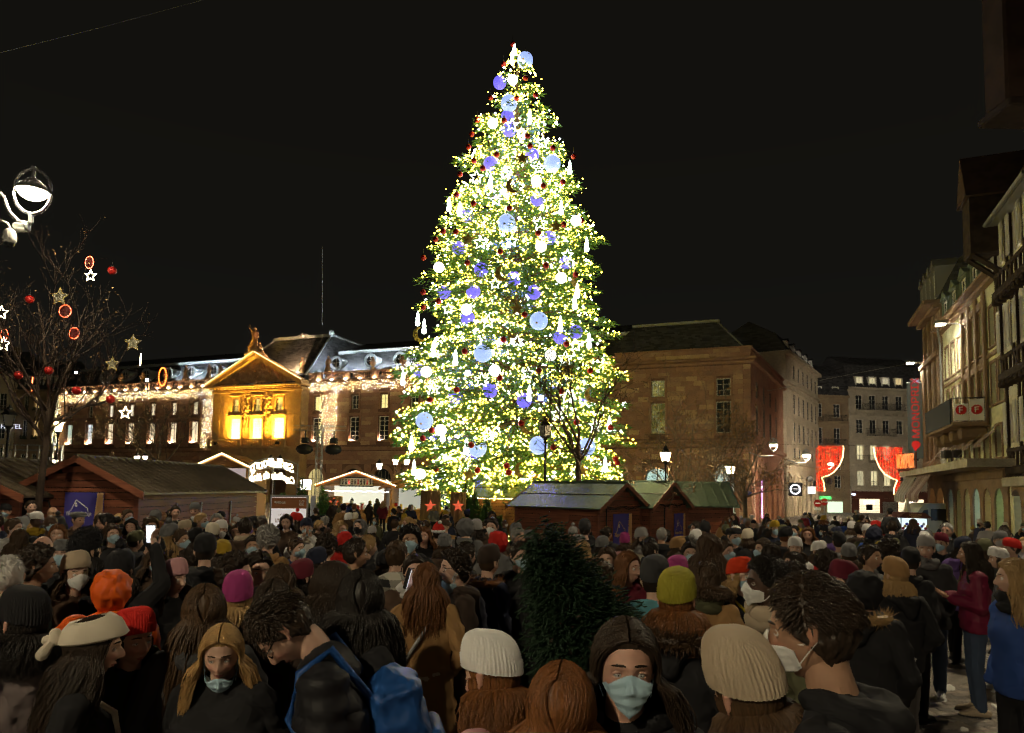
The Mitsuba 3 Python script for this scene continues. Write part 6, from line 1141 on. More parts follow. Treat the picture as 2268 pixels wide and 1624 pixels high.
# ---- skeleton
ARMS = {'down': ((.055, -.02, -.285), (.05, .05, -.535)), 'pocket': ((.105, -.075, -.265), (.01, .085, -.455)), 'bent': ((.06, .0, -.28), (-.05, .22, -.22)), 'low': ((.05, .05, -.28), (-.05, .25, -.36)), 'up': ((.06, .16, -.19), (-.07, .30, .06)),
        'raise': ((.10, .12, .12), (.02, .18, .38)), 'fold': ((.05, .05, -.27), (-.20, .19, -.235)), 'face': ((.10, .15, -.14), (-.10, .20, .10)), 'side': ((.18, .02, -.2), (.36, .12, -.28))}
def skeleton(P):
    """P: lean, side (deg), yaw, pitch, roll of the head, arms (L, R), step"""
    J = {}
    lean, side = math.radians(P.get('lean', 0)), math.radians(P.get('side', 0))
    Rt = ry(side) @ rx(-lean); piv = np.array([0, 0, .98])
    U = lambda p: piv + Rt @ (np.array(p, float) - piv)
    J['U'] = U
    for k, p in dict(pelvis=(0, 0, .95), waist=(0, .0, 1.1), chest=(0, .005, 1.28), neck0=(0, -.012, 1.45), neck1=(0, .012, 1.54)).items(): J[k] = U(p)
    w = P.get('sw', 1.0)
    for s, n in ((1, 'R'), (-1, 'L')):
        J['sh' + n] = U((s * .172 * w, -.01, 1.405)); e, wr = ARMS[P.get('arms', ('down', 'down'))[0 if n == 'L' else 1]]
        m = np.array([s, 1, 1]); J['el' + n] = J['sh' + n] + Rt @ (np.array(e) * m); J['wr' + n] = J['sh' + n] + Rt @ (np.array(wr) * m)
        st = P.get('step', 0) * s; J['hip' + n] = np.array((s * .088, 0, .93)); J['kn' + n] = np.array((s * .095, .02 + st * .5, .5)); J['an' + n] = np.array((s * .10, st - .01, .09))
    Hr = Rt @ rz(math.radians(-P.get('yaw', 0))) @ rx(math.radians(P.get('pitch', 0))) @ ry(math.radians(P.get('roll', 0)))
    M = np.eye(4); M[:3, :3] = Hr * P.get('hs', 1.0); M[:3, 3] = J['neck1'] + Hr @ np.array([0, .016, .092]); J['head'] = M
    return J
HANDS = {}
def handm(lod, curl):
    """a right hand hanging along -z, palm towards -x, thumb forward (+y)"""
    k = (lod, curl)
    if k in HANDS: return HANDS[k]
    n = 8 if lod < 2 else 12; ms = [m3.Manifold.batch_hull([sph(p, r, n) for p, r in (((0, .018, -.02), .016), ((0, -.016, -.02), .015), ((0, .030, -.082), .0125), ((0, -.030, -.078), .0115), ((0, 0, .01), .022))])]
    for (y, L, r) in ((.029, .072, .0088), (.010, .080, .0090), (-.010, .074, .0086), (-.028, .058, .0078)):
        p = np.array([0, y, -.082]); pts = [p]; a = .12
        for q, f in enumerate((.45, .32, .25)): a += curl * (.5, .9, .7)[q]; p = p + L * f * np.array([-math.sin(a), 0.02 * np.sign(y), -math.cos(a)]); pts.append(p)
        ms += chain(pts, [r, r * .97, r * .9, r * .78], n)
    ms += chain([np.array(v) for v in ((-.004, .020, -.025), (-.012, .046, -.05), (-.02, .058, -.078), (-.026, .060, -.10))], [.014, .011, .0098, .008], n)
    HANDS[k] = union(ms); return HANDS[k]
def arm_dir(J, n):
    d = J['wr' + n] - J['el' + n]; return d / np.linalg.norm(d)
def handmat(J, n, roll=0.0):
    d = -arm_dir(J, n); f = np.array([0, 1, .25]); y = f - d * (f @ d); y /= np.linalg.norm(y) + 1e-9; x = np.cross(y, d); M = np.eye(4); Rm = np.stack([x, y, d], 1) @ rz(roll)
    if n == 'L': Rm = Rm @ np.diag([-1, 1, 1])
    M[:3, :3] = Rm; M[:3, 3] = J['wr' + n]; return M
def manT(man, M): return man.transform(np.asarray(M, float)[:3, :4])
BODY = {}
def pkey(P): return tuple(sorted((k, tuple(v) if isinstance(v, (list, tuple)) else v) for k, v in P.items()))
def body(P, lod, hands=True, curl=.35):
    k = (pkey(P), lod, hands, curl)
    if k in BODY: return BODY[k]
    J = skeleton(P); n = (6, 8, 14)[lod]; U = J['U']; ms = []
    ms.append(m3.Manifold.batch_hull([sph(U((s * .10, 0, 1.33)), .085, n) for s in (-1, 1)] + [sph(U((s * .085, 0, 1.08)), .085, n) for s in (-1, 1)]))
    ms.append(m3.Manifold.batch_hull([sph(U((s * .085, 0, 1.08)), .085, n) for s in (-1, 1)] + [sph((s * .09, -.005, .92), .09, n) for s in (-1, 1)]))
    ms += chain([J['neck0'], J['neck1'], J['head'][:3, :3] @ np.array([0, -.02, -.03]) + J['head'][:3, 3]], [.062, .054, .05], n)
    for s in 'LR':
        ms += chain([J['sh' + s], J['el' + s], J['wr' + s]], [.052, .04, .027], n); ms += chain([U((0, -.01, 1.4)), J['sh' + s]], [.06, .05], n); ms += chain([J['hip' + s], J['kn' + s], J['an' + s]], [.082, .055, .04], n)
        ms.append(m3.Manifold.batch_hull([sph(J['an' + s] + (0, -.03, -.04), .032, n), sph(J['an' + s] + (0, .13, -.055), .026, n)]))
    man = union(ms)
    parts = [t2m(soft(man, (.09, .05, .03)[lod], 5))] + [manT(headman(lod), J['head'])]
    if hands:
        for s, a in zip('LR', P.get('arms', ('down', 'down'))):
            if a != 'pocket': parts.append(manT(handm(lod, curl), handmat(J, s)))
    t = m2t(union(parts)); BODY[k] = (t, J); return BODY[k]
COATS = {}
def coat(P, lod, hem=.78, puff=1.0, quilt=0.0, seed=0, hood=True, wr=None):
    k = (pkey(P), lod, hem, puff, quilt, hood, seed)
    if k in COATS: return COATS[k]
    J = skeleton(P); U = J['U']; n = (8, 10, 14)[lod]; w = P.get('sw', 1.0); f = puff; ms = []
    fl = .02 * max(0, .8 - hem) / .3
    lev = [(1.395, .145 * w, .072, -.012), (1.27, .115 * w, .118 * f, .0), (1.10, .085 * w, .112 * f, .0), (.97, .10 * w, .115 * f, .0)]
    lev = [l for l in lev if l[0] > hem + .06] + [(hem + .03, (.10 + fl) * w, (.118 + fl) * f, 0.0)]
    if hem > .85: lev[-1] = (hem + .02, .095 * w, .108 * f, 0)
    sl = []
    for z, x, r, y in lev:
        pt = (lambda v: U(v)) if z > .96 else (lambda v: np.array(v, float)); sl.append([sph(pt((s * x, y, z)), r, n) for s in (-1, 1)] + [sph(pt((0, y + .012, z)), r, n)])
    for a, b in zip(sl[:-1], sl[1:]): ms.append(m3.Manifold.batch_hull(a + b))
    ms.append(m3.Manifold.batch_hull([sph(U((0, -.012, 1.45)), .074 * f, n), sph(U((0, -.02, 1.40)), .10 * f, n)] + [sph(U((s * .12 * w, -.012, 1.41)), .062, n) for s in (-1, 1)]))
    for s in 'LR': ms += chain([J['sh' + s], J['el' + s], J['wr' + s]], [.078 * f, .066 * f, .05 * f], n)
    man = union(ms)
    # clean hem: cut flat just above the lowest round
    man = man.trim_by_plane((0, 0, 1), hem)
    ln = (.075, .036, .017)[lod]; t = soft(man, ln, 6); v = np.array(t.vertices); nn = np.array(t.vertex_normals); q = meshkit.fbm(v * np.array([9, 9, 13]) + seed * 7.3, 3, seed) - .5
    q2 = meshkit.noise(np.stack([v[:, 0] * 4, v[:, 1] * 4, v[:, 2] * 26 + v[:, 0] * 6], 1) + seed, seed + 3) - .5
    if lod > 0: t.vertices = v + nn * ((q * .034 - .02 * np.abs(meshkit.noise(v * np.array([7, 7, 11]) + seed * 3.1, seed + 9) - .5)) * (1 if not quilt else .5) + q2 * .012 + quilt * (np.abs(np.sin((v[:, 2] + .016 * np.sin(v[:, 0] * 9) + .01 * q) * PI / .072)) ** .5 - .7) * (.013 + .012 * q2))[:, None]
    COATS[k] = t; return t
HOODS = {}
def hood_down(P, lod, seed=0):
    k = (pkey(P), lod)
    if k in HOODS: return HOODS[k]
    J = skeleton(P); U = J['U']; n = (8, 10, 14)[lod]; a = np.linspace(-2.2, 2.2, 9); pts = [U((.098 * math.sin(t), -.02 - .10 * math.cos(t), 1.47 - .025 * math.cos(t))) for t in a]
    ms = chain(pts, [.028 + .022 * math.cos(t / 1.5) for t in a], n) + [m3.Manifold.batch_hull([sph(U((s * .07, -.11, 1.45)), .035, n) for s in (-1, 1)] + [sph(U((0, -.135, 1.34)), .04, n)])]
    t = soft(union(ms), (.06, .03, .014)[lod], 5); v = np.array(t.vertices); t.vertices = v + np.array(t.vertex_normals) * ((meshkit.fbm(v * 16, 3, 4) - .5) * .03)[:, None]; HOODS[k] = t; return t
def hood_up(sub=3):
    d = trimesh.creation.icosphere(sub, 1.0); u = np.array(d.vertices); p = u * np.array([.112, .128, .145]) + np.array([0, -.012, .005]); open_ = np.exp(-(u[:, 0] / .55) ** 2 - ((u[:, 2] + .12) / .62) ** 2) * (u[:, 1] > 0)
    p[:, 1] -= open_ * .12; p += ((meshkit.fbm(u * 3.2, 3, 2) - .5) * .055 - .03 * np.abs(meshkit.noise(u * np.array([2.2, 3, 5]), 6) - .5))[:, None] * u; p[:, 2] = np.where(p[:, 2] > .1, .1 + (p[:, 2] - .1) * .6, p[:, 2]); p[:, 1] -= .03 * np.exp(-((u[:, 2] + .1) / .5) ** 2) * (u[:, 1] < 0); d.vertices = p; return d
TROU = {}
def trousers(P, lod, loose=1.0):
    k = (pkey(P), lod, loose)
    if k in TROU: return TROU[k]
    J = skeleton(P); n = (6, 8, 12)[lod]; ms = [m3.Manifold.batch_hull([sph((s * .085, -.005, z), .105, n) for s in (-1, 1) for z in (1.0, .88)])]
    for s in 'LR': ms += chain([J['hip' + s], J['kn' + s], J['an' + s] + (0, 0, .0)], [.098 * loose, .068 * loose, .056 * loose], n)
    t = soft(union(ms), (.09, .05, .025)[lod], 5); v = np.array(t.vertices)
    if lod: t.vertices = v + np.array(t.vertex_normals) * ((meshkit.fbm(v * np.array([12, 12, 20]), 3, 6) - .5) * .022)[:, None]
    TROU[k] = t; return t
SHOES = {}
def shoe(lod):
    if lod not in SHOES:
        n = (6, 8, 12)[lod]; up = m3.Manifold.batch_hull([sph((0, -.05, .055), .042, n), sph((0, .0, .08), .04, n), sph((0, .10, .045), .04, n), sph((0, .165, .035), .032, n)])
        so = m3.Manifold.batch_hull([sph((x, y, .012), .012, n) for x, y in ((-.035, -.075), (.035, -.075), (-.045, .09), (.045, .09), (-.025, .19), (.025, .19))]); SHOES[lod] = (m2t(up), m2t(so))
    return SHOES[lod]
# ---- hair and hats in head space
def hairline(az):
    """lowest z of the hair by azimuth (0 = front)"""
    return np.interp(np.abs(az), [0, .5, .9, 1.25, 1.5, 1.75, 2.2, PI], [.072, .068, .045, .0, -.022, -.045, -.08, -.085])
def hair_cap(lod, th=.016, seed=0, curl=0.0, low=0.0):
    m = trimesh.creation.icosphere((3, 4, 5)[lod], 1.0); u = np.array(m.vertices); p = headpos(u, 0, 0); az = np.arctan2(u[:, 0], u[:, 1]); k = sst(-.012, .012, p[:, 2] - hairline(az) + low)
    st = meshkit.noise(np.stack([az * 9, p[:, 2] * 14, u[:, 1] * 6], 1), seed) - .5; fn = meshkit.noise(np.stack([az * 34, p[:, 2] * 26, u[:, 1] * 20], 1), seed + 1) - .5
    cu = meshkit.fbm(u * 7, 3, seed + 2) - .5; t = th * (1 + .5 * st + .35 * fn) * (.75 + .5 * sst(-.02, .1, p[:, 2])) + curl * cu * .07
    p = p + u * (k * t - (1 - k) * .012)[:, None]; m.vertices = p; return m
def tubes(C, Rr, sides=3):
    """many tubes of the same length at once: C (n, k, 3), Rr (n, k)"""
    n, k, _ = C.shape; t = np.gradient(C, axis=1); t /= np.linalg.norm(t, axis=2, keepdims=True) + 1e-12; ref = np.where(np.abs(t[:, :1, 2:]) < .85, np.array([0, 0, 1.0]), np.array([1.0, 0, 0])); a = np.cross(t, ref); a /= np.linalg.norm(a, axis=2, keepdims=True) + 1e-9; b = np.cross(a, t)
    an = np.arange(sides) * 2 * PI / sides; v = C[:, :, None] + Rr[:, :, None, None] * (np.cos(an)[:, None] * a[:, :, None] + np.sin(an)[:, None] * b[:, :, None]); i, j = np.meshgrid(np.arange(k - 1), np.arange(sides), indexing='ij'); j2 = (j + 1) % sides
    q = np.stack([i * sides + j, i * sides + j2, (i + 1) * sides + j2, (i + 1) * sides + j], -1).reshape(-1, 4); f = np.vstack([q[:, [0, 2, 1]], q[:, [0, 3, 2]]]); return trimesh.Trimesh(v.reshape(-1, 3), (f[None] + np.arange(n)[:, None, None] * k * sides).reshape(-1, 3), process=False)
def strands(n, L, lod, seed=0, wave=.0, spread=1.0, front=1.15, w=.0075, off=.014, top=1.52):
    """locks that leave the scalp, lie over it and hang down; head space, z down to -L"""
    r = np.random.RandomState(seed); seg = (7, 9, 15)[lod]; n1 = max(3, seg // 2); U = lambda a, b: r.uniform(a, b, n)
    sg = np.where(r.rand(n) < .5, 1.0, -1.0); a = U(front, PI); L_ = L * U(.82, 1.06); u_ = np.linspace(0, 1, n1)[None, :, None]
    if top > 1:                                      # combed from a parting: from the crown line round to the side
        ph0 = .74 + 1.5 * r.rand(n) ** 1.3; a = np.maximum(a, front + .25 * (ph0 - .74)) * sg; d0 = np.stack([.03 * sg, np.cos(ph0), np.sin(ph0)], 1); dE = np.stack([np.sin(a) * .97, np.cos(a) * .97, np.full(n, -.22)], 1)
        d = d0[:, None] * (1 - u_) + dE[:, None] * u_ + np.sin(u_ * PI) * (np.array([0, 0, .12]) + .25 * sg[:, None, None] * np.array([1, 0, 0]))
    else:
        a = a * sg; e = U(0, top)[:, None] * (1 - u_[:, :, 0]) - .25 * u_[:, :, 0]; d = np.stack([np.sin(a)[:, None] * np.cos(e), np.cos(a)[:, None] * np.cos(e), np.sin(e)], 2)
    d /= np.linalg.norm(d, axis=2, keepdims=True); p1 = headpos(d.reshape(-1, 3), 0, 0).reshape(n, n1, 3) + d * (off + .010 * r.rand(n)[:, None, None])
    last = p1[:, -1]; tt = np.linspace(0, 1, seg - n1 + 1)[None, 1:]; ph = U(0, 6.28)[:, None]; ou = spread * (.012 + .055 * np.sin(np.clip(tt * 2.2, 0, 1.57)) + .01 * r.normal(size=(n, 1)))
    x = last[:, :1] * (1 + .25 * tt) + np.sin(a)[:, None] * ou + wave * .018 * np.sin(tt * 11 + ph) * tt ** .5; y = last[:, 1:2] * (1 - .1 * tt) + np.cos(a)[:, None] * ou * .9 - .02 * tt + wave * .014 * np.cos(tt * 12 + ph); z = last[:, 2:] - (L_[:, None] + last[:, 2:]) * tt
    return tubes(np.concatenate([p1, np.stack([x, y, z], 2)], 1), w * U(.7, 1.3)[:, None] * np.concatenate([np.linspace(.6, 1, n1), np.linspace(1, .3, seg - n1)])[None], 4)
def hair_short(lod, seed=0, th=.018, n=0, curl=.0):
    c = hair_cap(lod, th, seed, curl)
    if lod == 0 or n == 0: return c
    r = np.random.RandomState(seed); a, e = r.uniform(-PI, PI, n), r.uniform(.15, 1.5, n); d = np.stack([np.sin(a) * np.cos(e), np.cos(a) * np.cos(e), np.sin(e)], 1); p = headpos(d, 0, 0); k = p[:, 2] > hairline(a) + .02; d, p = d[k], p[k]; n = len(p)
    fl = np.stack([.3 * r.normal(size=n) + .25, np.where(p[:, 1] < 0, -.55, .7) + .3 * r.normal(size=n), -.75 + .2 * r.normal(size=n)], 1); fl -= d * np.sum(fl * d, 1, keepdims=True); pts = [p + d * th * .75]
    for q_, t_ in ((.8, .4), (.3, .9), (-.05, 1.0)): dd = d * q_ + fl * t_; pts.append(pts[-1] + dd / np.linalg.norm(dd, axis=1, keepdims=True) * .009 * r.uniform(.7, 1.5, (n, 1)))
    return fcat([c, tubes(np.stack(pts, 1), np.tile([.0026, .0028, .0022, .0008] if lod == 2 else [.0045, .0045, .0035, .0012], (n, 1)), 3)])
def hair_long(lod, L=.36, seed=0, wave=.3, n=None, spread=1.0, front=1.1, under=False):
    n = n or (60, 260, 1500)[lod]; return fcat([hair_cap(lod, .004 if under else .011, seed), strands(n, L, lod, seed, wave, spread, front, (.015, .0065, .0027)[lod], *((-.001, .10) if under else ()))])
def beanie(lod, h=.15, rib=0, cuff=True, slouch=0.0, loose=1.0):
    n = (20, 60, 288)[lod]; z0 = .036
    prof = [(1.03, z0), (1.10, z0 + .002), (1.11, z0 + .045), (1.06, z0 + .05)] if cuff else [(1.02, z0), (1.06, z0 + .004), (1.07, z0 + .04)]
    for t in np.linspace(.08, 1, (5, 7, 11)[lod]): prof.append((1.07 * loose * math.cos(t * PI / 2) ** .55 + .002, z0 + .045 + (h - .04) * math.sin(t * PI / 2) ** 1.05))
    p = np.array(prof); an = np.arange(n) * 2 * PI / n
    m = lathe([(a, b) for a, b in p], n, rib=(lambda a_: 1 + .020 * np.cos(a_ * rib)) if rib else None); v = np.array(m.vertices); v[:, 0] *= .084; v[:, 1] *= .106
    v[:, 1] -= .004 + slouch * sst(.08, .2, v[:, 2]) ; v[:, 2] += -.22 * (v[:, 1] * -1) * 0 + (v[:, 1]) * .20 * 1.0 - .006
    if lod: v += (meshkit.noise(v * 40, 5)[:, None] - .5) * .004
    m.vertices = v; return m
def pompom(c, r, lod, seed=1):
    rr = np.random.RandomState(seed); k = (40, 120, 420)[lod]; d = rr.normal(size=(k, 3)); d /= np.linalg.norm(d, axis=1, keepdims=True)
    s = spindles(np.zeros((k, 3)) + np.array(c), d, np.full(k, r * 1.1) * rr.uniform(.8, 1.15, k), np.full(k, r * .2)); return fcat([ico(r * .8, 2 if lod else 1, c), s])
def mask_mesh(lod, down=0.0):
    nu, nv = (9, 15, 31)[lod], (7, 11, 25)[lod]; az = np.linspace(-1.22, 1.22, nu); v = np.linspace(0, 1, nv); A, V = np.meshgrid(az, v, indexing='ij')
    top = .008 - .035 * np.abs(A) ** 1.2; bot = -.118 + .028 * np.abs(A) ** 1.3; Z = top + (bot - top) * V; D = np.stack([np.sin(A), np.cos(A), Z / .117 * .98], -1).reshape(-1, 3)
    # find the direction whose head point has that z
    e = np.arcsin(np.clip(Z.ravel() / .121, -.985, .99)); D = np.stack([np.sin(A.ravel()) * np.cos(e), np.cos(A.ravel()) * np.cos(e), np.sin(e)], 1); p = headpos(D, .55, .6); q = headpos(D, 1, 1)
    p[:, 1] = np.maximum(p[:, 1], q[:, 1] + .004); p[:, 1] = np.maximum(p[:, 1], np.interp(Z.ravel(), [-.12, -.09, -.05, -.02, .01], [.085, .104, .116, .112, .098]) * np.cos(A.ravel() * .8) ** .8 * (np.abs(A.ravel()) < .9))
    off = .004 + .0022 * np.sin(V.ravel() * PI * 7) * sst(1.2, .5, np.abs(A.ravel())) * (lod > 0); nrm = D * np.array([1, 1, .3]); nrm /= np.linalg.norm(nrm, axis=1, keepdims=True)
    o = p + nrm * off[:, None]; i_ = p + nrm * (off - .003)[:, None]; i, j = np.meshgrid(np.arange(nu - 1), np.arange(nv - 1), indexing='ij'); k = (i * nv + j).ravel()
    f = np.vstack([np.stack([k, k + 1, k + nv + 1], 1), np.stack([k, k + nv + 1, k + nv], 1)]); N = nu * nv
    m = trimesh.Trimesh(np.vstack([o, i_]), np.vstack([f[:, ::-1], f + N]), process=False)
    if down: m.apply_transform(trimesh.transformations.rotation_matrix(-.35, (1, 0, 0))); m.apply_translation((0, -.015, -.055)); m.apply_scale((1, 1, 1))
    return m
def ear_loops(lod, down=0):
    out = []
    for s in (-1, 1):
        for z0 in (-.02, -.075): out.append(tubem([(s * .066, .036, z0 - (.05 if down else 0)), (s * .076, .012, (z0 - .02) / 2), (s * .086, -.022, .012 if z0 > -.05 else -.012)], .0016 if lod == 2 else .0025, 4))
    return fcat(out)
def face_parts(lod):
    """eyes, brows, lips in head space"""
    e = []; 
    yv = lambda x, z: float(headpos(np.array([[x / .076, .9, z / .117]]))[0, 1])
    out = {}
    out['eye'] = [ico(.0125, 2 if lod < 2 else 3, (s * .031, .0735, .001)) for s in (-1, 1)]
    out['iris'] = [ico(.0062, 2, (s * .031, .0815, .0005), (1, 1, 1)) for s in (-1, 1)]
    for m, s in zip(out['iris'], (-1, 1)): v = np.array(m.vertices); v[:, 1] = .0815 + (v[:, 1] - .0815) * .75; m.vertices = v
    out['lash'] = [tubem([(s * (.031 + x), .0775 + .0075 * math.cos(x / .0145 * 1.4), .0055 - 20 * x * x) for x in np.linspace(-.0135, .0145, 7)], [.0008, .0015, .0017, .0018, .0018, .0017, .0008], 5) for s in (-1, 1)]
    out['eyelid'] = [tubem([(s * (.031 + x), .0765 + .0075 * math.cos(x / .0155 * 1.4), .0088 - 22 * x * x) for x in np.linspace(-.0145, .0155, 7)], .0036, 6) for s in (-1, 1)] + [tubem([(s * (.031 + x), .0755 + .0065 * math.cos(x / .0155 * 1.4), -.0085 + 14 * x * x) for x in np.linspace(-.0145, .0155, 7)], .0024, 6) for s in (-1, 1)]
    br = []
    for s in (-1, 1):
        pts = []
        for x in np.linspace(.012, .048, 8):
            t_ = (x - .012) / .036; z = .0290 + .0022 * math.sin(t_ * PI) - .0042 * t_; e_ = math.asin(z / .121); a = math.asin(min(.95, x / .074 / math.cos(e_))); pts.append(headpos(np.array([[s * math.sin(a) * math.cos(e_), math.cos(a) * math.cos(e_), math.sin(e_)]]))[0] + (0, .0012, 0))
        br.append(tubem(pts, [.0018, .0033, .0036, .0036, .0033, .003, .0024, .001], 6))
    out['eyebrow'] = br
    return out
def lips(lod, smile=0.0):
    ms = []
    for zz, r in ((-.0672, .0040), (-.0772, .0050)):
        pts, rr_ = [], []
        for x in np.linspace(-.022, .022, 13):
            z = zz + (-.0042 if zz > -.07 else .0042) * (x / .022) ** 2 + smile * .006 * (x / .022) ** 2 - (.0012 * math.exp(-(x / .004) ** 2) if zz > -.07 else 0)
            e_ = math.asin(z / .121); a = math.asin(x / .074 / math.cos(e_) / .74 * .98); p = headpos(np.array([[math.sin(a) * math.cos(e_), math.cos(a) * math.cos(e_), math.sin(e_)]]))[0]; pts.append((x, p[1] - .0012, z)); rr_.append(max(.0006, r * (1 - (abs(x) / .0225) ** 2)))
        ms.append(tubem(pts, rr_, 8))
    return fcat(ms)
def scarf_mesh(P, lod, r=.045, seed=3):
    J = skeleton(P); U = J['U']; t = np.linspace(0, 4 * PI * .98, (22, 40, 90)[lod]); rr = np.random.RandomState(seed)
    pts = np.array([U((.095 * math.sin(a) * (1 + .05 * math.sin(a * .5)), -.005 + .095 * math.cos(a), 1.475 + .028 * math.sin(a * .5 + 1) + .008 * math.sin(a * 3))) for a in t]); m = tubem(pts, r * (.9 + .2 * np.sin(t * 2.3)), (6, 8, 14)[lod])
    v = np.array(m.vertices); m.vertices = v + np.array(m.vertex_normals) * ((meshkit.fbm(v * 24, 3, seed) - .5) * .022)[:, None]; return m
def fur_ring(P, lod, R_=.145, n=None, seed=2, up=True, r=.04):
    J = skeleton(P); U = J['U']; rr = np.random.RandomState(seed); n = n or (120, 300, 1100)[lod]; a = rr.uniform(-2.6, 2.6, n); b = rr.uniform(0, 6.28, n)
    c = np.stack([R_ * np.sin(a), -.03 - R_ * .95 * np.cos(a), 1.475 + .0 * a], 1); o = np.stack([np.sin(a) * np.cos(b), -np.cos(a) * np.cos(b), np.sin(b)], 1); pts = np.array([U(p) for p in c + o * r * .4])
    return fcat([spindles(pts, o + rr.normal(0, .35, (n, 3)), r * rr.uniform(.9, 1.7, n), np.full(n, r * .11)), tubem([U((R_ * math.sin(t), -.03 - R_ * .95 * math.cos(t), 1.475)) for t in np.linspace(-2.6, 2.6, 24)], r * .75, 8)])
def backpack(P, lod, w=.15, d=.10, h=.46, z=1.12):
    J = skeleton(P); U = J['U']; n = (8, 10, 16)[lod]
    bodym = m3.Manifold.batch_hull([sph(U((s * (w - .05), -.17 - d * y, z + q)), .05, n) for s in (-1, 1) for y in (0, 1) for q in (-h / 2 + .05, h / 2 - .07)] + [sph(U((0, -.17 - d * .4, z + h / 2 - .04)), .06, n)])
    t = soft(bodym, (.08, .04, .012)[lod], 4); v = np.array(t.vertices); t.vertices = v + np.array(t.vertex_normals) * ((meshkit.fbm(v * 11, 4, 8) - .5) * .06 - .05 * np.abs(meshkit.noise(v * np.array([6, 6, 10]), 3) - .5))[:, None]
    pk = m2t(m3.Manifold.batch_hull([sph(U((s * (w - .06), -.19 - d * 1.35, z + q)), .035, n) for s in (-1, 1) for q in (-h / 2 + .07, -.03)]))
    st = [tubem([U((s * .10, -.15, z + h / 2 - .06)), U((s * .115, -.06, 1.505)), U((s * .12, .06, 1.46)), U((s * .125, .125, 1.33)), U((s * .15, .09, 1.18)), U((s * .15, -.12, z - h / 2 + .1))], .016, 6) for s in (-1, 1)]
    return t, pk, st

# ---------------------------------------------------------------- people: assembling one
PLYC = {}
def plyd(mesh, m, smooth=True):
    k = id(mesh)
    if k not in PLYC: PLYC[k] = (mikit.ply(mesh, None, smooth), mesh)
    d = dict(PLYC[k][0]); d['bsdf'] = {'type': 'ref', 'id': m}; return d
MC = {}
def cached(k, fn):
    if k not in MC: MC[k] = fn()
    return MC[k]
def vcol_body(t, J, skin, lod):
    """skin with redder lips, cheeks, nose and ears, and darker eye sockets"""
    v = np.array(t.vertices); q = (np.linalg.inv(J['head']) @ np.c_[v, np.ones(len(v))].T).T[:, :3]; b = np.array(SK[skin]); c = np.tile(b, (len(v), 1)); g = lambda a, s: np.exp(-(a / s) ** 2); ax = np.abs(q[:, 0])
    ck = g(ax - .042, .02) * g(q[:, 2] + .035, .022) * (q[:, 1] > .03) + .8 * g(q[:, 0], .014) * g(q[:, 2] + .036, .016) * (q[:, 1] > .08) + .6 * (ax > .074) * (q[:, 1] < .03)
    c *= 1 + ck[:, None] * np.array([.02, -.22, -.2]); es = g(ax - .031, .017) * g(q[:, 2], .014) * (q[:, 1] > .05); c *= 1 - .22 * es[:, None]; n = meshkit.fbm(q * 60, 3, 5)[:, None] - .5; return np.clip(c * (1 + .18 * n), 0, 1)
ZN = [(330, 'near the long left chalet'), (596, 'right of the long left chalet'), (700, 'by the information board'), (905, 'before the orange stall'), (1120, 'under the big tree'), (1420, 'before the first green chalet'), (1640, 'beside the ribbed roof chalet'), (1900, 'at the street mouth'), (2070, 'by the white van'), (9999, 'before the shop arcades')]
ZF = ['left', 'centre left', 'centre', 'centre right', 'right']
def zone(px, Y):
    if Y >= 9: return next(z for x, z in ZN if px < x)
    c = ZF[min(4, max(0, int(px / 454)))]; return f'in the {c} foreground' if Y < 3.3 else f'in the {c} near crowd' if Y < 5.3 else f'in the {c} middle crowd'
PEOPLE = []
HATW = {'beanie': 'knit hat', 'rib': 'ribbed knit hat', 'bobble': 'bobble hat', 'santa': 'santa hat', 'cap': 'flat cap', 'band': 'knotted headband', 'fluffy': 'fluffy hat', 'beret': 'beret', 'hood': 'hood up'}
STYW = {'P': 'parka', 'J': 'jacket', 'L': 'long coat', 'Q': 'puffer jacket', 'F': 'fur hooded parka', 'H': 'hooded jacket', 'U': 'hooded coat'}
HRW = {'short': 'short {} hair', 'long': 'long {} hair', 'bun': '{} hair in a bun', 'curly': 'curly {} hair', 'bald': 'a bald head', 'bob': 'chin length {} hair'}
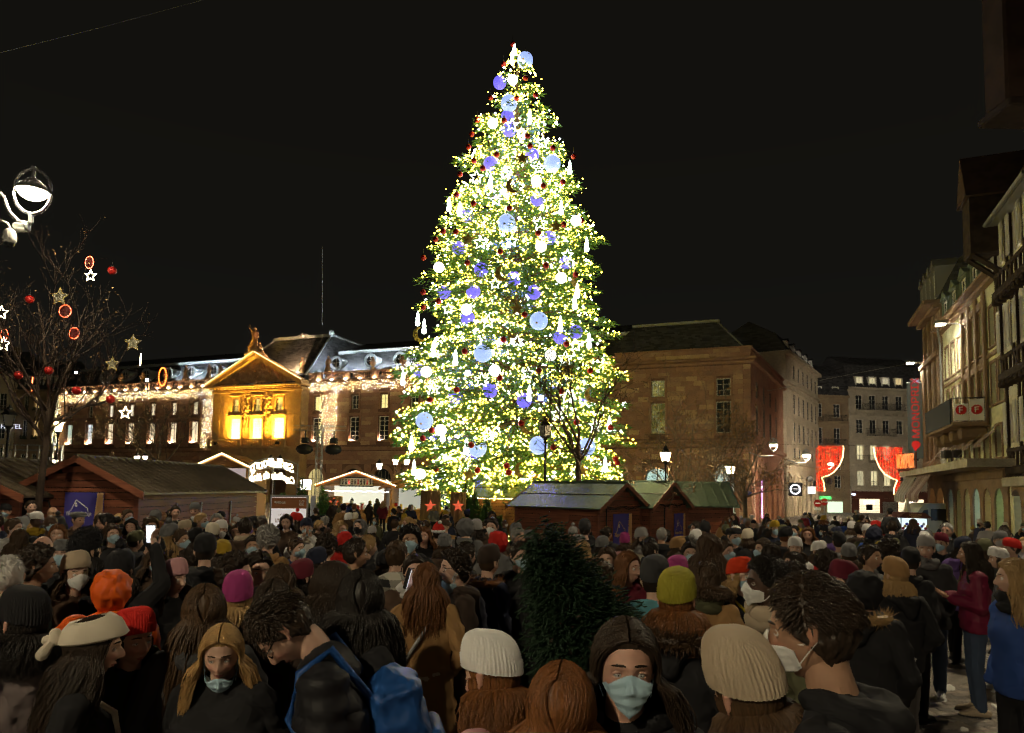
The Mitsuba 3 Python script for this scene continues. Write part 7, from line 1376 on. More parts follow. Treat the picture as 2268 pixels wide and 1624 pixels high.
def person(px, py, Y, face=0, coat_=('black', 'P'), hat=None, hair=('short', 'dark'), mask=None, skin='fair', arms=('pocket', 'pocket'), label=None, group=None, legs='black', shoes='rubber', extra=None, lod=None, yaw=0, pitch=0, roll=0, lean=0, side=0, step=0, sw=1.0, rel=True, kid=False, L=None, hs=1.0, seed=None, lift=0.0, loose=1.0, smile=0.0, puff=1.0, wave=.4):
    lod = lod if lod is not None else 2 if Y < 3.7 else 1 if Y < 9 else 0
    sd = seed if seed is not None else int(px * 7 + py * 3) % (997 if lod == 2 else 3)
    P = dict(lean=lean, side=side, yaw=yaw, pitch=pitch, roll=roll, arms=tuple(arms), step=step, sw=sw, hs=hs if lod == 2 or hs != 1 else 1.0); J = skeleton(P); H = J['head']
    ht = {'beanie': .185, 'rib': .185, 'bobble': .25, 'santa': .19, 'cap': .145, 'band': .14, 'fluffy': .2, 'beret': .165, 'hood': .155}.get(hat[0] if hat else '', .137 if hair[0] != 'bald' else .118)
    top = H[:3, :3] @ np.array([0, -.01, ht]) + H[:3, 3]; Wp = at(px, py, Y); g = float(gz(Wp[0], Wp[1])) + lift; sc = (Wp[2] - g) / top[2]
    b = math.degrees(math.atan2(Wp[0], Wp[1])) if rel else 0; a = math.radians(180 + face - b); ca, sa = math.cos(a), math.sin(a)
    bx = Wp[0] - (ca * top[0] - sa * top[1]) * sc; by = Wp[1] - (sa * top[0] + ca * top[1]) * sc
    if not kid and not .80 < sc < 1.13: print('size?', px, py, Y, round(sc, 2))
    M = np.eye(4); M[:3, :3] = rz(a) * sc; M[:3, 3] = (bx, by, g); TM = T(M); TH = T(M @ H)
    k = thing('person'); PEOPLE.append((k, px, Y, face, coat_, hat, hair, mask, label, group, kid))
    def A(name, mesh, m, head=False, parent=None, smooth=True, label=None):
        d = plyd(mesh, m, smooth); d['to_world'] = TH if head else TM; return put(name, d, parent or k, label)
    handed = any(x != 'pocket' for x in arms)
    bt, _ = body(P, lod, True, .35 if 'up' not in arms else 1.0)
    if lod == 2:
        d = mikit.ply(bt, 'skin_vc', True, color=vcol_body(bt, J, skin, lod)); d['to_world'] = TM; put('body', d, k)
    else: A('body', bt, 'skin_' + skin, smooth=True)
    col, sty = coat_; hem = {'P': .76, 'J': .88, 'L': .46, 'Q': .86, 'F': .74, 'H': .86, 'U': .78}[sty]; q = 1.0 if sty == 'Q' else 0
    A('coat', coat(P, lod, hem, (1.1 if q else 1.0) * puff, q, sd), col if col in scene else 'cloth_' + col)
    if sty in 'HF' or sty == 'P': A('hood' if sty != 'P' else 'collar', hood_down(P, lod), (col if col in scene else 'cloth_' + col))
    if sty == 'F': A('fur_trim', cached(('fur', pkey(P), lod), lambda: fur_ring(P, lod)), 'hair_blond' if col == 'black' else 'hair_grey', smooth=False)
    A('trousers', trousers(P, lod, loose), 'cloth_' + legs)
    for s in 'LR':
        u_, so = shoe(lod); an = J['an' + s]; Ms = np.eye(4); Ms[:3, 3] = (an[0], an[1], 0)
        for nm, me, mm in (('shoe', u_, shoes), ('sole', so, 'shoe_white' if shoes == 'shoe_white' else 'rubber')):
            if nm == 'shoe': d = plyd(me, mm); d['to_world'] = T(M @ Ms); sk = put(nm, d, k)
            else: d = plyd(me, mm); d['to_world'] = T(M @ Ms); put(nm, d, sk)
    def AH(mesh, hc):
        if lod < 2: return A('hair', mesh, 'hair_' + hc, True)
        v = np.array(mesh.vertices); az = np.arctan2(v[:, 0], -v[:, 1]); t_ = meshkit.noise(np.stack([az * 26 / PI * 3, v[:, 2] * 5, v[:, 1] * 12], 1), sd) + .6 * meshkit.noise(np.stack([az * 90, v[:, 2] * 9, v[:, 1] * 40], 1), sd + 1)
        d = mikit.ply(mesh, 'hair_vc', True, color=np.clip(np.array(HC[hc])[None] * (.45 + 1.0 * t_[:, None] * np.array([1.05, 1.0, .92])), 0, 1)); d['to_world'] = TH; return put('hair', d, k)
    # hair
    hk, hc = hair; hm = 'hair_' + hc
    under = bool(hat and hat[0] not in ('band',))
    if hk == 'long': AH(cached(('long', lod, L, sd, wave, under), lambda: hair_long(lod, L or .34, sd, wave, under=under)), hc)
    elif hk == 'bob': AH(cached(('bob', lod, sd, under), lambda: hair_long(lod, .17, sd, .3, spread=.7, under=under)), hc)
    elif hk == 'bun': AH(cached(('bun', lod, sd, under), lambda: fcat([hair_cap(lod, .004 if under else .016, sd), ico(.045, 2, (0, -.125, .05))])), hc)
    elif hk == 'curly': AH(cached(('curly', lod, sd, under), lambda: hair_cap(lod, .003, sd) if under else hair_short(lod, sd, .026, (0, 160, 1400)[lod], 1.0)), hc)
    elif hk == 'short': AH(cached(('short', lod, sd, under), lambda: hair_cap(lod, .003, sd) if under else hair_short(lod, sd, .014, (0, 110, 2400)[lod], .2)), hc)
    if hat:
        hn, hcol = hat[0], hat[1]; cm = hcol if hcol in scene else 'cloth_' + hcol
        if hn in ('beanie', 'rib', 'bobble'):
            h_ = A('hat', cached(('bn', hn, lod), lambda: beanie(lod, .130 if hn != 'rib' else .145, (0, 20, 48)[lod] if hn != 'beanie' or lod == 2 else 0, True, .0)), cm, True)
            if hn == 'bobble': A('pompom', cached(('pom', lod), lambda: pompom((0, -.012, .205), .042, lod)), 'cloth_' + (hat[2] if len(hat) > 2 else hcol), True, h_, False)
        elif hn == 'fluffy':
            h_ = A('hat', cached(('bnf', lod), lambda: beanie(lod, .15, 0, True)), cm, True); A('fluff', cached(('flf', lod), lambda: fluff(lod)), cm, True, h_, False)
        elif hn == 'santa': h_ = A('hat', cached(('sa', lod), lambda: fcat([lathe([(.104, .06), (.09, .10), (.05, .16), (.02, .19)], 16)])), 'cloth_red', True); A('brim', cached(('sb', lod), lambda: tubem([(.09 * math.cos(t), .105 * math.sin(t), .05 + .012 * math.sin(t)) for t in np.linspace(0, 2 * PI, 20)[:-1]], .022, 8, True)), 'cloth_white', True, h_); A('pompom', cached(('sp', lod), lambda: ico(.03, 2, (.03, -.05, .18))), 'cloth_white', True, h_)
        elif hn == 'cap': A('hat', cached(('cap', lod), lambda: m2t(union([m3.Manifold.batch_hull([sph((s * .045, y, .085), .045, 10) for s in (-1, 1) for y in (-.06, .05)]), m3.Manifold.batch_hull([sph((s * .05, .10, .07), .012, 8) for s in (-1, 1)] + [sph((0, .135, .062), .012, 8)])]))), cm, True)
        elif hn == 'beret': A('hat', cached(('ber', lod), lambda: m2t(m3.Manifold.batch_hull([sph((.075 * math.sin(t), -.01 + .085 * math.cos(t), .07), .03, 12) for t in np.arange(8) * PI / 4] + [sph((.12 * math.sin(t) * .9, -.03 + .12 * math.cos(t), .105), .025, 12) for t in np.arange(12) * PI / 6] + [sph((0, -.03, .125), .03, 12)]).refine_to_length(.03))), cm, True)
        elif hn == 'hood': A('hood', cached(('hu', lod), lambda: hood_up(3 if lod < 2 else 4)), cm, True)
    if mask:
        dn = mask.endswith('down'); mm = {'b': 'mask_blue', 'w': 'mask_white', 'k': 'cloth_black'}[mask[0]]; h_ = A('face_mask', cached(('mk', lod, dn), lambda: mask_mesh(lod, dn)), mm, True, smooth=True)
        if lod: A('ear_loops', cached(('el', lod, dn), lambda: ear_loops(lod, dn)), mm, True, h_)
    if lod or (hs == 1 and abs(face) < 80):
        FP = cached(('fp', lod), lambda: face_parts(lod))
        if lod:
            for e, ir in zip(FP['eye'], FP['iris']): ek = A('eye', e, 'eye_white', True); A('iris', ir, 'eye_dark', True, ek)
            if lod == 2:
                for e in FP['lash']: A('eyelash_line', e, 'eye_dark', True)
                for e in FP['eyelid']: A('eyelid', e, 'skin_' + skin, True)
            if not (mask and not mask.endswith('down')): A('lips', cached(('lip', lod, smile), lambda: lips(lod, smile)), 'lip', True)
        else:
            for e in FP['eye']: A('eye', e, 'eye_dark', True)
        for e in FP['eyebrow']: A('eyebrow', e, hm if hc not in ('white', 'blond') else 'hair_brown', True)
    for ex in (extra or '').split():
        n_, c_ = (ex.split(':') + ['black'])[:2]; cm = c_ if c_ in scene else 'cloth_' + c_
        if n_ == 'scarf': A('scarf', cached(('sc', pkey(P), lod), lambda: scarf_mesh(P, lod)), cm)
        elif n_ == 'fur': A('fur_trim', cached(('fur', pkey(P), lod), lambda: fur_ring(P, lod)), c_ if c_ in scene else 'hair_blond', smooth=False)
        elif n_ in ('pack', 'bigpack'):
            t, pk, st = cached((n_, pkey(P), lod), lambda: backpack(P, lod) if n_ == 'pack' else backpack(P, lod, .17, .14, .66, 1.22)); b_ = A('backpack', t, cm); A('pocket', pk, cm, parent=b_)
            for s_ in st: A('strap', s_, cm, parent=b_)
        elif n_ == 'strap':
            U = J['U']; A('bag_strap', tubem([U((-.19, .02, .95)), U((-.10, .145, 1.15)), U((.06, .13, 1.36)), U((.10, -.01, 1.485)), U((.04, -.14, 1.36)), U((-.12, -.13, 1.1)), U((-.19, .02, .95))], .014, 6), cm)
        elif n_ == 'bag': U = J['U']; A('shoulder_bag', soft(m3.Manifold.batch_hull([sph(U((-.20, y, z)), .035, 10) for y in (-.10, .08) for z in (.78, .93)] + [sph(U((-.24, y, z)), .03, 10) for y in (-.09, .07) for z in (.79, .91)]), .03, 3), cm)
        elif n_ == 'phone':
            wr = J['wrR']; d = arm_dir(J, 'R'); c = wr + d * .085 + np.array([-.03, .04, .035]); ph = cbox(-.037, .037, -.005, .005, -.075, .075, .004); ph.apply_transform(T44(rx(.25), c)); k2 = thing('phone', ('phone with a bright white screen held up' if c_ == 'lit' else 'dark phone held up') + ' by the person ' + zone(px, Y), 'phone'); d_ = plyd(ph, 'black_metal', False); d_['to_world'] = TM; put('case', d_, k2)
            sc_ = box(-.033, .033, -.0075, -.0056, -.068, .068); sc_.apply_transform(T44(rx(.25), c)); d_ = plyd(sc_, 'glass_dark' if c_ != 'lit' else 'lamp_glass', False); d_['to_world'] = TM
            if c_ == 'lit': d_['emitter'] = emitter((1.1, 1.25, 1.4), .3)
            put('screen', d_, k2)
        elif n_ == 'specs': A('glasses', cached(('gl', lod), lambda: fcat([tubem([(s * .033 + .021 * math.cos(t), .094 - .004 * abs(math.cos(t)), .0 + .018 * math.sin(t)) for t in np.linspace(0, 2 * PI, 15)[:-1]], .0021, 5, True) for s in (-1, 1)] + [bar((-.012, .096, .004), (.012, .096, .004), .002)] + [bar((s * .054, .09, .006), (s * .082, -.005, .014), .002) for s in (-1, 1)])), 'glasses', True)
        elif n_ == 'band':
            def bd():
                az = np.linspace(0, 2 * PI, 60)[:-1]; v = []
                for z0, o in ((.030, .006), (.034, .018), (.075, .022), (.10, .02), (.104, .006)):
                    zz_ = z0 + .02 * np.cos(az) * -1 * -1; e_ = np.arcsin(np.clip(zz_ / .121, -.95, .95)); d = np.stack([np.sin(az) * np.cos(e_), np.cos(az) * np.cos(e_), np.sin(e_)], 1); v.append(headpos(d, 0, 0) + d * (o + .026 + .003 * np.sin(az * 9)[:, None] * 0))
                n = len(az); v = np.vstack(v); i, j = np.meshgrid(np.arange(4), np.arange(n), indexing='ij'); j2 = (j + 1) % n; q_ = np.stack([i * n + j, (i + 1) * n + j, (i + 1) * n + j2, i * n + j2], -1).reshape(-1, 4); return fcat([trimesh.Trimesh(v, np.vstack([q_[:, [0, 1, 2]], q_[:, [0, 2, 3]]]), process=False)])
            h_ = A('headband', cached(('hb', lod), bd), cm, True); A('knot', cached(('kn', lod), lambda: fcat([soft(union([m3.Manifold.batch_hull([sph((0, -.15, .035), .028, 10), sph((0, -.155, .06), .024, 10)]), m3.Manifold.batch_hull([sph((0, -.16, .035), .014, 8), sph((.05, -.185, -.02), .026, 8)]), m3.Manifold.batch_hull([sph((0, -.16, .035), .014, 8), sph((-.05, -.19, .02), .024, 8)])]), .012, 4)])), cm, True, h_)
        elif n_ == 'hoodup': A('hood', cached(('hu', lod), lambda: hood_up(3 if lod < 2 else 4)), cm, True)
        elif n_ == 'earring': A('earring', cached(('er', lod), lambda: ico(.004, 1, (.083, -.01, -.022))), 'white_print', True); 
    return k, P, J, M
def T44(R3, t): M = np.eye(4); M[:3, :3] = R3; M[:3, 3] = t; return M
def fluff(lod):
    b = beanie(max(lod, 1) if lod < 2 else 1, .15, 0, True); r = np.random.RandomState(3); n = (300, 900, 3000)[lod]; p, f = trimesh.sample.sample_surface(b, n, seed=4); nn = b.face_normals[f]; c = np.array(p) - np.array([0, 0, .04]); nn = np.where((np.sum(nn * c, 1) < 0)[:, None], -nn, nn)
    return spindles(np.array(p), nn + r.normal(0, .5, (n, 3)), np.full(n, .022), np.full(n, .003))

# ---------------------------------------------------------------- the crowd, nearest first
PK = ('pocket', 'pocket')
def plaidfn(p, n, uv):
    a = dr.select(mikit.cell_rand((p.x + p.y) * 9) > .5, 1., 0.); b = dr.select((p.z * 9 - dr.floor(p.z * 9)) > .5, 1., 0.); return mikit.mix((.02, .02, .02), (.5, .48, .42), a * .5 + b * .5)
pmat('cloth_plaid', plaidfn, .9); mat('puffer_red', (.62, .045, .012), .85); mat('cloth_green_dark', (.02, .045, .035), .8)
# --- foreground
person(214, 1364, 2.75, 82, ('black', 'L'), None, ('long', 'dark'), None, 'fair', label='long dark haired woman in profile with a cream knotted headband at bottom left', extra='band:cream strap:cream bag:cream', L=.50, pitch=-4, wave=1.0)
person(62, 1290, 2.9, -150, ('mauve', 'U'), ('beanie', 'black'), ('long', 'black'), None, 'fair', ('bent', 'bent'), label='person in mauve grey hooded coat with black hat cut off by the left edge', L=.2)
person(296, 1334, 3.0, 40, ('black', 'P'), ('beanie', 'red'), ('bob', 'dark'), None, 'rosy', label='person in a bright red knit hat behind the woman with the headband', yaw=10)
person(250, 1252, 3.9, 172, ('puffer_orange', 'Q'), ('hood', 'puffer_orange'), ('short', 'dark'), None, 'tan', ('side', 'low'), label='person in a vivid orange hooded puffer jacket with an arm stretched out at left', puff=1.15)
person(455, 1294, 3.1, 178, ('charcoal', 'P'), None, ('long', 'brown'), None, label='woman with very long brown hair seen from behind, left of the pink purple hat', L=.52, wave=.5)
person(528, 1264, 3.9, 172, ('grey', 'J'), ('rib', 'magenta'), ('long', 'blond'), None, extra='scarf:peach', label='person in a ribbed magenta hat and peach scarf seen from behind', L=.2)
person(574, 1219, 4.5, 14, ('black', 'P'), None, ('long', 'dark'), 'wdown', 'fair', label='young woman with centre parted brown hair and a white mask under her chin', L=.4, pitch=-6)
person(606, 1283, 3.35, 170, ('black', 'J'), None, ('long', 'dark'), None, label='dark haired woman from behind, between the blue backpack and the magenta hat', L=.42, seed=11)
person(560, 1345, 2.5, -98, ('puffer_black', 'Q'), None, ('short', 'dark'), None, 'fair', ('low', 'low'), label='man in glasses and black puffer jacket bending his head, with a blue backpack', extra='specs pack:pack_blue', lean=16, pitch=-42, rel=True, step=.1)
person(492, 1384, 2.85, -24, ('black', 'J'), None, ('long', 'blond'), 'bdown', 'fair', label='blond woman with a pale blue mask under her chin facing the man in glasses', pitch=-14, yaw=-16, L=.5, wave=.6, seed=5)
person(800, 1262, 2.9, 120, ('black', 'L'), None, ('long', 'black'), 'w', 'tan', label='tall dark figure in a long black coat in the middle of the foreground', L=.3, puff=1.12, step=.2, yaw=-60)
person(735, 1242, 3.5, 60, ('dark_brown', 'F'), ('band', 'dark_brown'), ('long', 'dark'), 'w', 'tan', label='woman in dark brown hooded coat with white mask, left of the tall black figure', L=.3, step=.15, yaw=-30)
person(1085, 1382, 2.3, -128, ('pink', 'U'), ('beanie', 'white'), ('bob', 'auburn'), None, 'fair', label='person hurrying past in a pale pink coat and broad white hat at bottom centre', lean=10, puff=1.2, step=.25, side=4)
person(1243, 1468, 1.86, 172, ('tan', 'U'), None, ('long', 'auburn'), None, label='woman with long wavy auburn hair seen from behind at the bottom edge', L=.42, wave=1.0, extra='fur:hair_blond', seed=7)
person(1385, 1367, 1.98, -6, ('black', 'P'), None, ('long', 'dark'), 'b', 'rosy', label='dark haired woman facing the camera in a light blue mask at bottom centre', L=.30, wave=.6, yaw=-14, pitch=-3, seed=9)
person(1622, 1388, 1.85, -140, ('cream', 'P'), ('rib', 'beige'), ('bob', 'brown'), None, label='person in a big ribbed beige white beanie at the bottom, left of the masked man', roll=-12, pitch=-8)
person(1790, 1272, 1.84, -100, ('black', 'H'), None, ('short', 'dark'), 'w', 'tan', label='young man in profile with short dark hair, an earring and a white mask', extra='earring', pitch=-8, sw=1.12, seed=3)
person(1498, 1250, 3.3, 168, ('black', 'P'), ('beanie', 'lime'), ('long', 'auburn'), None, label='person in a yellow green knit hat seen from behind with fur collar', extra='fur:hair_brown', L=.22)
person(1703, 1232, 3.5, -72, ('olive', 'H'), None, ('short', 'black'), 'w', 'dark', label='dark skinned man with a white mask behind the masked young man', extra='scarf:beige')
person(1319, 1236, 4.3, -62, ('black', 'J'), None, ('short', 'brown'), 'b', 'rosy', ('bent', 'low'), label='man in a light blue mask leaning left beside the carried fir tree', lean=8)
# --- second row
person(945, 1246, 4.6, 175, ('tan', 'L'), None, ('long', 'auburn'), None, legs='cream', label='woman from behind in a mustard tan coat with a grey hood and grey strap bag', extra='strap:light_grey bag:light_grey', L=.36)
person(917, 1226, 5.1, 12, ('brown', 'P'), None, ('bun', 'dark'), None, 'fair', label='smiling young woman with tied dark hair and a white scarf', extra='scarf:white', smile=1)
person(1010, 1217, 4.8, -72, ('dark_brown', 'P'), None, ('curly', 'dark'), 'bdown', 'fair', ('low', 'up'), label='curly haired woman in glasses in profile holding a phone, mask under her chin', extra='specs phone:lit')
person(878, 1196, 5.5, 160, ('plaid', 'J'), None, ('short', 'brown'), None, label='man from behind in a black and white plaid jacket with a white hood', extra='')
person(520, 1226, 4.2, 65, ('black', 'H'), None, ('curly', 'dark'), 'bdown', 'fair', label='curly dark haired young man in profile, left of the woman with the lowered mask')
person(1450, 1224, 4.2, 170, ('grey', 'J'), ('beanie', 'charcoal'), ('short', 'dark'), None, label='person carrying a tall teal backpack seen from behind', extra='bigpack:teal')
person(1497, 1226, 5.3, 150, ('black', 'P'), ('beanie', 'magenta'), ('bob', 'dark'), None, label='person in a crimson knit hat behind the yellow green hat')
person(1636, 1227, 5.2, 55, ('black', 'H'), ('beanie', 'puffer_red'), ('long', 'blond'), 'b', 'fair', label='person in a bright orange red beanie and blue mask with a yellow bag strap', extra='strap:yellow', L=.25)
person(1562, 1243, 4.6, 170, ('tan', 'J'), None, ('long', 'brown'), None, label='brown haired person from behind in a tan jacket, right of the yellow green hat', L=.12, extra='scarf:olive')
person(1914, 1256, 4.2, 165, ('black', 'F'), ('hood', 'black'), ('short', 'dark'), None, label='person in a black parka with a broad sandy fur hood seen from behind', extra='fur:hair_blond')
person(1872, 1238, 4.9, -60, ('black', 'P'), ('rib', 'maroon'), ('bob', 'dark'), 'w', 'fair', label='person in a chunky maroon knit hat and white mask beside the fur hood')
person(1984, 1229, 5.3, -140, ('black', 'H'), ('beanie', 'tan'), ('bob', 'blond'), None, 'fair', ('low', 'pocket'), legs='light_grey', shoes='cloth_red', label='person in a sandy beanie, black jacket, pale trousers and red shoes at right')
person(2050, 1180, 7.4, 2, ('charcoal', 'P'), ('beanie', 'light_grey'), ('short', 'dark'), None, 'fair', legs='denim', shoes='shoe_white', label='smiling man in a grey beanie, dark coat and blue trousers facing the camera', extra='scarf:grey', smile=1, yaw=8, loose=1.15, pitch=-4)
person(2150, 1199, 6.8, -80, ('puffer_maroon', 'Q'), None, ('long', 'dark'), None, 'tan', ('bent', 'bent'), legs='denim', shoes='cloth_beige', label='woman with long dark hair in a maroon puffer jacket, jeans and beige sneakers', L=.36)
person(2212, 1196, 7.7, -70, ('grey', 'P'), ('bobble', 'white', 'light_grey'), ('long', 'brown'), None, 'fair', shoes='shoe_white', label='person in a white bobble hat and grey coat right of the maroon jacket', extra='scarf:charcoal', L=.3)
person(2250, 1236, 4.4, -52, ('blue', 'J'), None, ('long', 'blond'), None, 'fair', label='blond woman in a blue and black jacket cut off by the right edge', extra='scarf:black', L=.3, wave=.9, yaw=24)
person(2242, 1188, 9.0, -70, ('navy', 'J'), ('beanie', 'red'), ('short', 'dark'), None, 'fair', label='person in a red knit hat at the right edge behind the white bobble hat', lod=1)
# --- middle crowd: px py Y face coat style hat hat-colour hair hair-colour mask skin extra
ROWS = '''1419 1166 10 8 cream P fluffy light_grey bob brown k fair scarf:light_grey
1269 1156 12 10 black J bobble light_grey short dark - fair -
1239 1176 11.5 35 black J - - short brown - fair -
1384 1178 11 150 pink P fluffy magenta bob brown - fair -
1333 1184 9 150 black J beanie grey bob dark - fair -
1217 1199 7 165 grey P bobble tan bob brown - fair -
1389 1220 5.2 25 maroon P - - long auburn - rosy -
1528 1199 7 5 black P - - bob dark b fair -
1569 1181 5.7 170 black P - - long brown - fair -
1625 1167 9.5 0 black P cap black short dark b fair -
1562 1153 12 170 grey J beanie black short dark - fair -
1692 1192 7.5 -20 brown P - - long brown b fair -
1146 1167 9 20 brown P - - short grey - rosy -
1150 1199 6 30 black P - - short dark b fair -
1091 1146 10 10 brown P - - short dark w fair -
1103 1171 7.6 160 grey J hood red short dark - fair -
1082 1201 5.6 140 navy P beanie dark_brown short brown - fair fur:hair_auburn
1033 1143 9.5 170 grey H hood grey short dark - fair pack:black
1056 1147 10.5 160 maroon J beanie light_grey bob dark - fair -
971 1155 10 170 brown P santa red short dark - fair -
940 1166 9 20 black P - - long auburn - rosy -
909 1164 6.4 -30 black P - - curly black b tan -
814 1185 7.2 120 black P - - short blond - fair -
723 1185 6.6 170 black P - - curly dark - fair -
786 1192 5.6 70 black J - - short dark - tan -
765 1173 9.2 150 red J hood red bob dark - fair -
797 1146 11 5 grey P hood grey short dark k fair -
754 1153 10 10 grey P - - bob blond b fair scarf:red
679 1144 10.5 5 white P beanie navy short brown b fair scarf:cream
659 1124 12.5 -60 black P bobble red bob dark w fair -
635 1139 11.5 -40 brown P - - bob dark - fair -
595 1165 6.6 150 tan P - - curly grey - fair -
666 1234 5 165 light_grey H beanie maroon bob dark - fair -
624 1248 4.3 170 black P - - bob brown - fair -
544 1146 9 170 brown P - - short dark - fair scarf:beige
525 1159 10 20 brown P - - long brown bdown fair -
495 1192 7 160 grey P beanie mustard bob dark - fair -
514 1238 5.8 100 black P beanie white bob brown - fair -
490 1148 9.5 40 black P beanie white bob dark w fair -
472 1155 9 165 brown J beanie cream bob brown - fair -
456 1176 5.7 175 black P beanie black short dark - fair -
432 1156 9 160 maroon Q bobble black bob dark - fair -
409 1148 10 10 brown P beanie beige long blond w fair -
387 1234 5 40 black P rib pink long brown - fair -
375 1144 8 165 dark_brown P bobble grey long blond - fair -
345 1182 7 -150 black J beanie black short dark - fair -
389 1119 14 10 black J - - short dark - rosy -
433 1110 14 15 charcoal J beanie grey short dark wdown rosy -
445 1135 11 30 black P - - short blond b fair -
480 1136 11 0 grey P - - short grey w rosy -
292 1148 10.5 15 brown P - - long black - fair -
282 1127 12.5 5 black P - - short brown b rosy -
248 1159 8 20 charcoal P - - long brown b fair -
247 1143 10 30 black J bobble red bob brown - fair -
225 1135 10 120 cream P - - short brown b fair -
268 1192 4.7 160 black P bobble black bob dark - fair phone:lit
190 1165 5 160 black P fluffy black bob black - fair -
173 1132 11 10 brown P cap grey short dark - rosy -
169 1213 4.6 20 brown P beanie beige bob brown w fair -
118 1123 13 15 black P - - bald brown - tan -
113 1141 9 -10 black P - - bald brown b dark -
95 1188 6 150 black P - - bald brown - rosy -
83 1130 11 20 black J beanie white short black - dark scarf:mustard
81 1209 4.4 60 green_dark P - - curly dark - tan -
69 1107 14 20 grey J - - short dark wdown fair -
14 1113 14 10 black J beanie black short dark b rosy -
18 1230 4 150 navy P - - short white - fair -
30 1148 9 60 light_grey P - - short brown b fair -
130 1160 8 20 brown P - - long auburn - fair -
345 1128 12 150 light_grey P fluffy grey bob brown - fair -
1967 1194 7 160 black P - - curly dark - fair -
1953 1194 9 10 mustard P hood mustard bob dark b fair -
1830 1219 6 170 black P - - curly dark - fair -
1758 1247 5 170 black P - - curly dark - fair -
1761 1185 8.3 30 white P beanie white bob brown - fair -
1812 1194 8.6 20 red P beanie white bob brown b fair -
1707 1202 7 160 black P - - long dark - fair -
1690 1191 9.5 10 brown P - - bob dark w fair -
1858 1174 9.5 165 grey P beanie black short dark - fair -
1886 1145 15 170 light_grey P bobble white bob brown - fair -
1941 1150 15 160 red P hood red bob brown - fair -
1905 1157 13 150 dark_brown P - - curly dark - fair -
2098 1157 11.5 -20 black P - - short grey bdown rosy specs
2085 1176 9.5 5 black P beanie maroon short dark b fair -
2216 1172 9.8 -30 navy P beanie grey short dark - fair -
2180 1190 8.6 170 brown P beanie olive bob brown - fair -
2130 1185 9 150 purple P beanie navy bob dark - fair -
2016 1208 6.6 150 black P beanie black short dark - fair -
1925 1204 6.4 60 grey P - - short dark - tan -
1790 1166 11 20 black P - - bob auburn - rosy -
1735 1160 12 150 black P beanie olive short dark - fair -
1715 1150 13 20 navy P beanie mustard bob dark b fair -
1500 1185 8.5 150 brown P beanie tan bob brown - fair -
1345 1210 6.2 -40 brown P - - bob brown w fair -
1205 1222 5.6 20 black P - - short dark b tan -
1030 1200 6.0 160 black P - - short dark - fair -
985 1178 8 150 brown P beanie grey bob brown - fair -
700 1208 6 140 navy P beanie navy bob dark - fair -
560 1185 7.5 30 black P - - short dark b tan -
435 1205 6.2 165 black P - - curly dark - fair -
345 1215 6 20 brown P - - long brown b fair -
140 1190 6.6 15 maroon P beanie grey bob dark b fair -
45 1172 8 160 brown P - - long brown - fair -
205 1190 6.4 150 navy P - - short dark - fair -
300 1172 8.5 150 grey P beanie olive short dark - fair -
400 1172 8.0 20 black P - - short brown b tan -
1290 1196 8 150 brown P - - long blond - fair -
1440 1196 7.4 165 black P - - short dark - fair -
1605 1196 7.5 20 grey P - - short brown b rosy -
1655 1168 10.5 160 brown P beanie cream bob brown - fair -
1760 1222 6.4 -30 maroon P - - bob dark w fair -
1880 1200 7.6 150 navy P beanie grey bob brown - fair -
1020 1236 5.2 150 navy J - - short dark - fair -
855 1212 6.2 160 charcoal P beanie black bob brown - fair -
655 1190 7.4 20 blue P - - short brown b fair -'''
YAW = (-30, 0, 30)
for i_, row in enumerate(ROWS.split('\n')):
    px, py, Y, fa, cc, st, hn, hcl, hr, hc, mk, sk, ex = row.split(); px, py, Y, fa = float(px), float(py), float(Y), float(fa); lod = 1 if Y < 9.3 else 0
    h = None if hn == '-' else (hn, hcl)
    if h and hn == 'bobble' and lod < 2: h = (hn, hcl, {'light_grey': 'light_grey', 'black': 'black', 'red': 'red', 'white': 'cream'}.get(hcl, hcl))
    arms = PK; exx = '' if ex == '-' else ex
    if (px, py) == (1269, 1156): arms = ('pocket', 'up'); exx = 'phone'
    if px == 268: arms = ('pocket', 'raise')
    if px == 679: arms = ('face', 'face')
    person(px, py, Y, fa, (cc, st), h, (hr, hc), None if mk == '-' else mk, sk, arms, extra=exx, lod=lod, yaw=YAW[i_ % 3], L=.30)
person(1975, 1152, 14, -170, ('black', 'P'), None, ('short', 'dark'), None, 'fair', lod=0, label='adult in black carrying a child on the shoulders, near the white van')
person(1971, 1124, 14.12, -170, ('charcoal', 'J'), ('beanie', 'black'), ('short', 'dark'), None, 'fair', kid=True, lift=1.08, lod=0, label='child with black knit hat sitting on shoulders above the crowd near the white van')
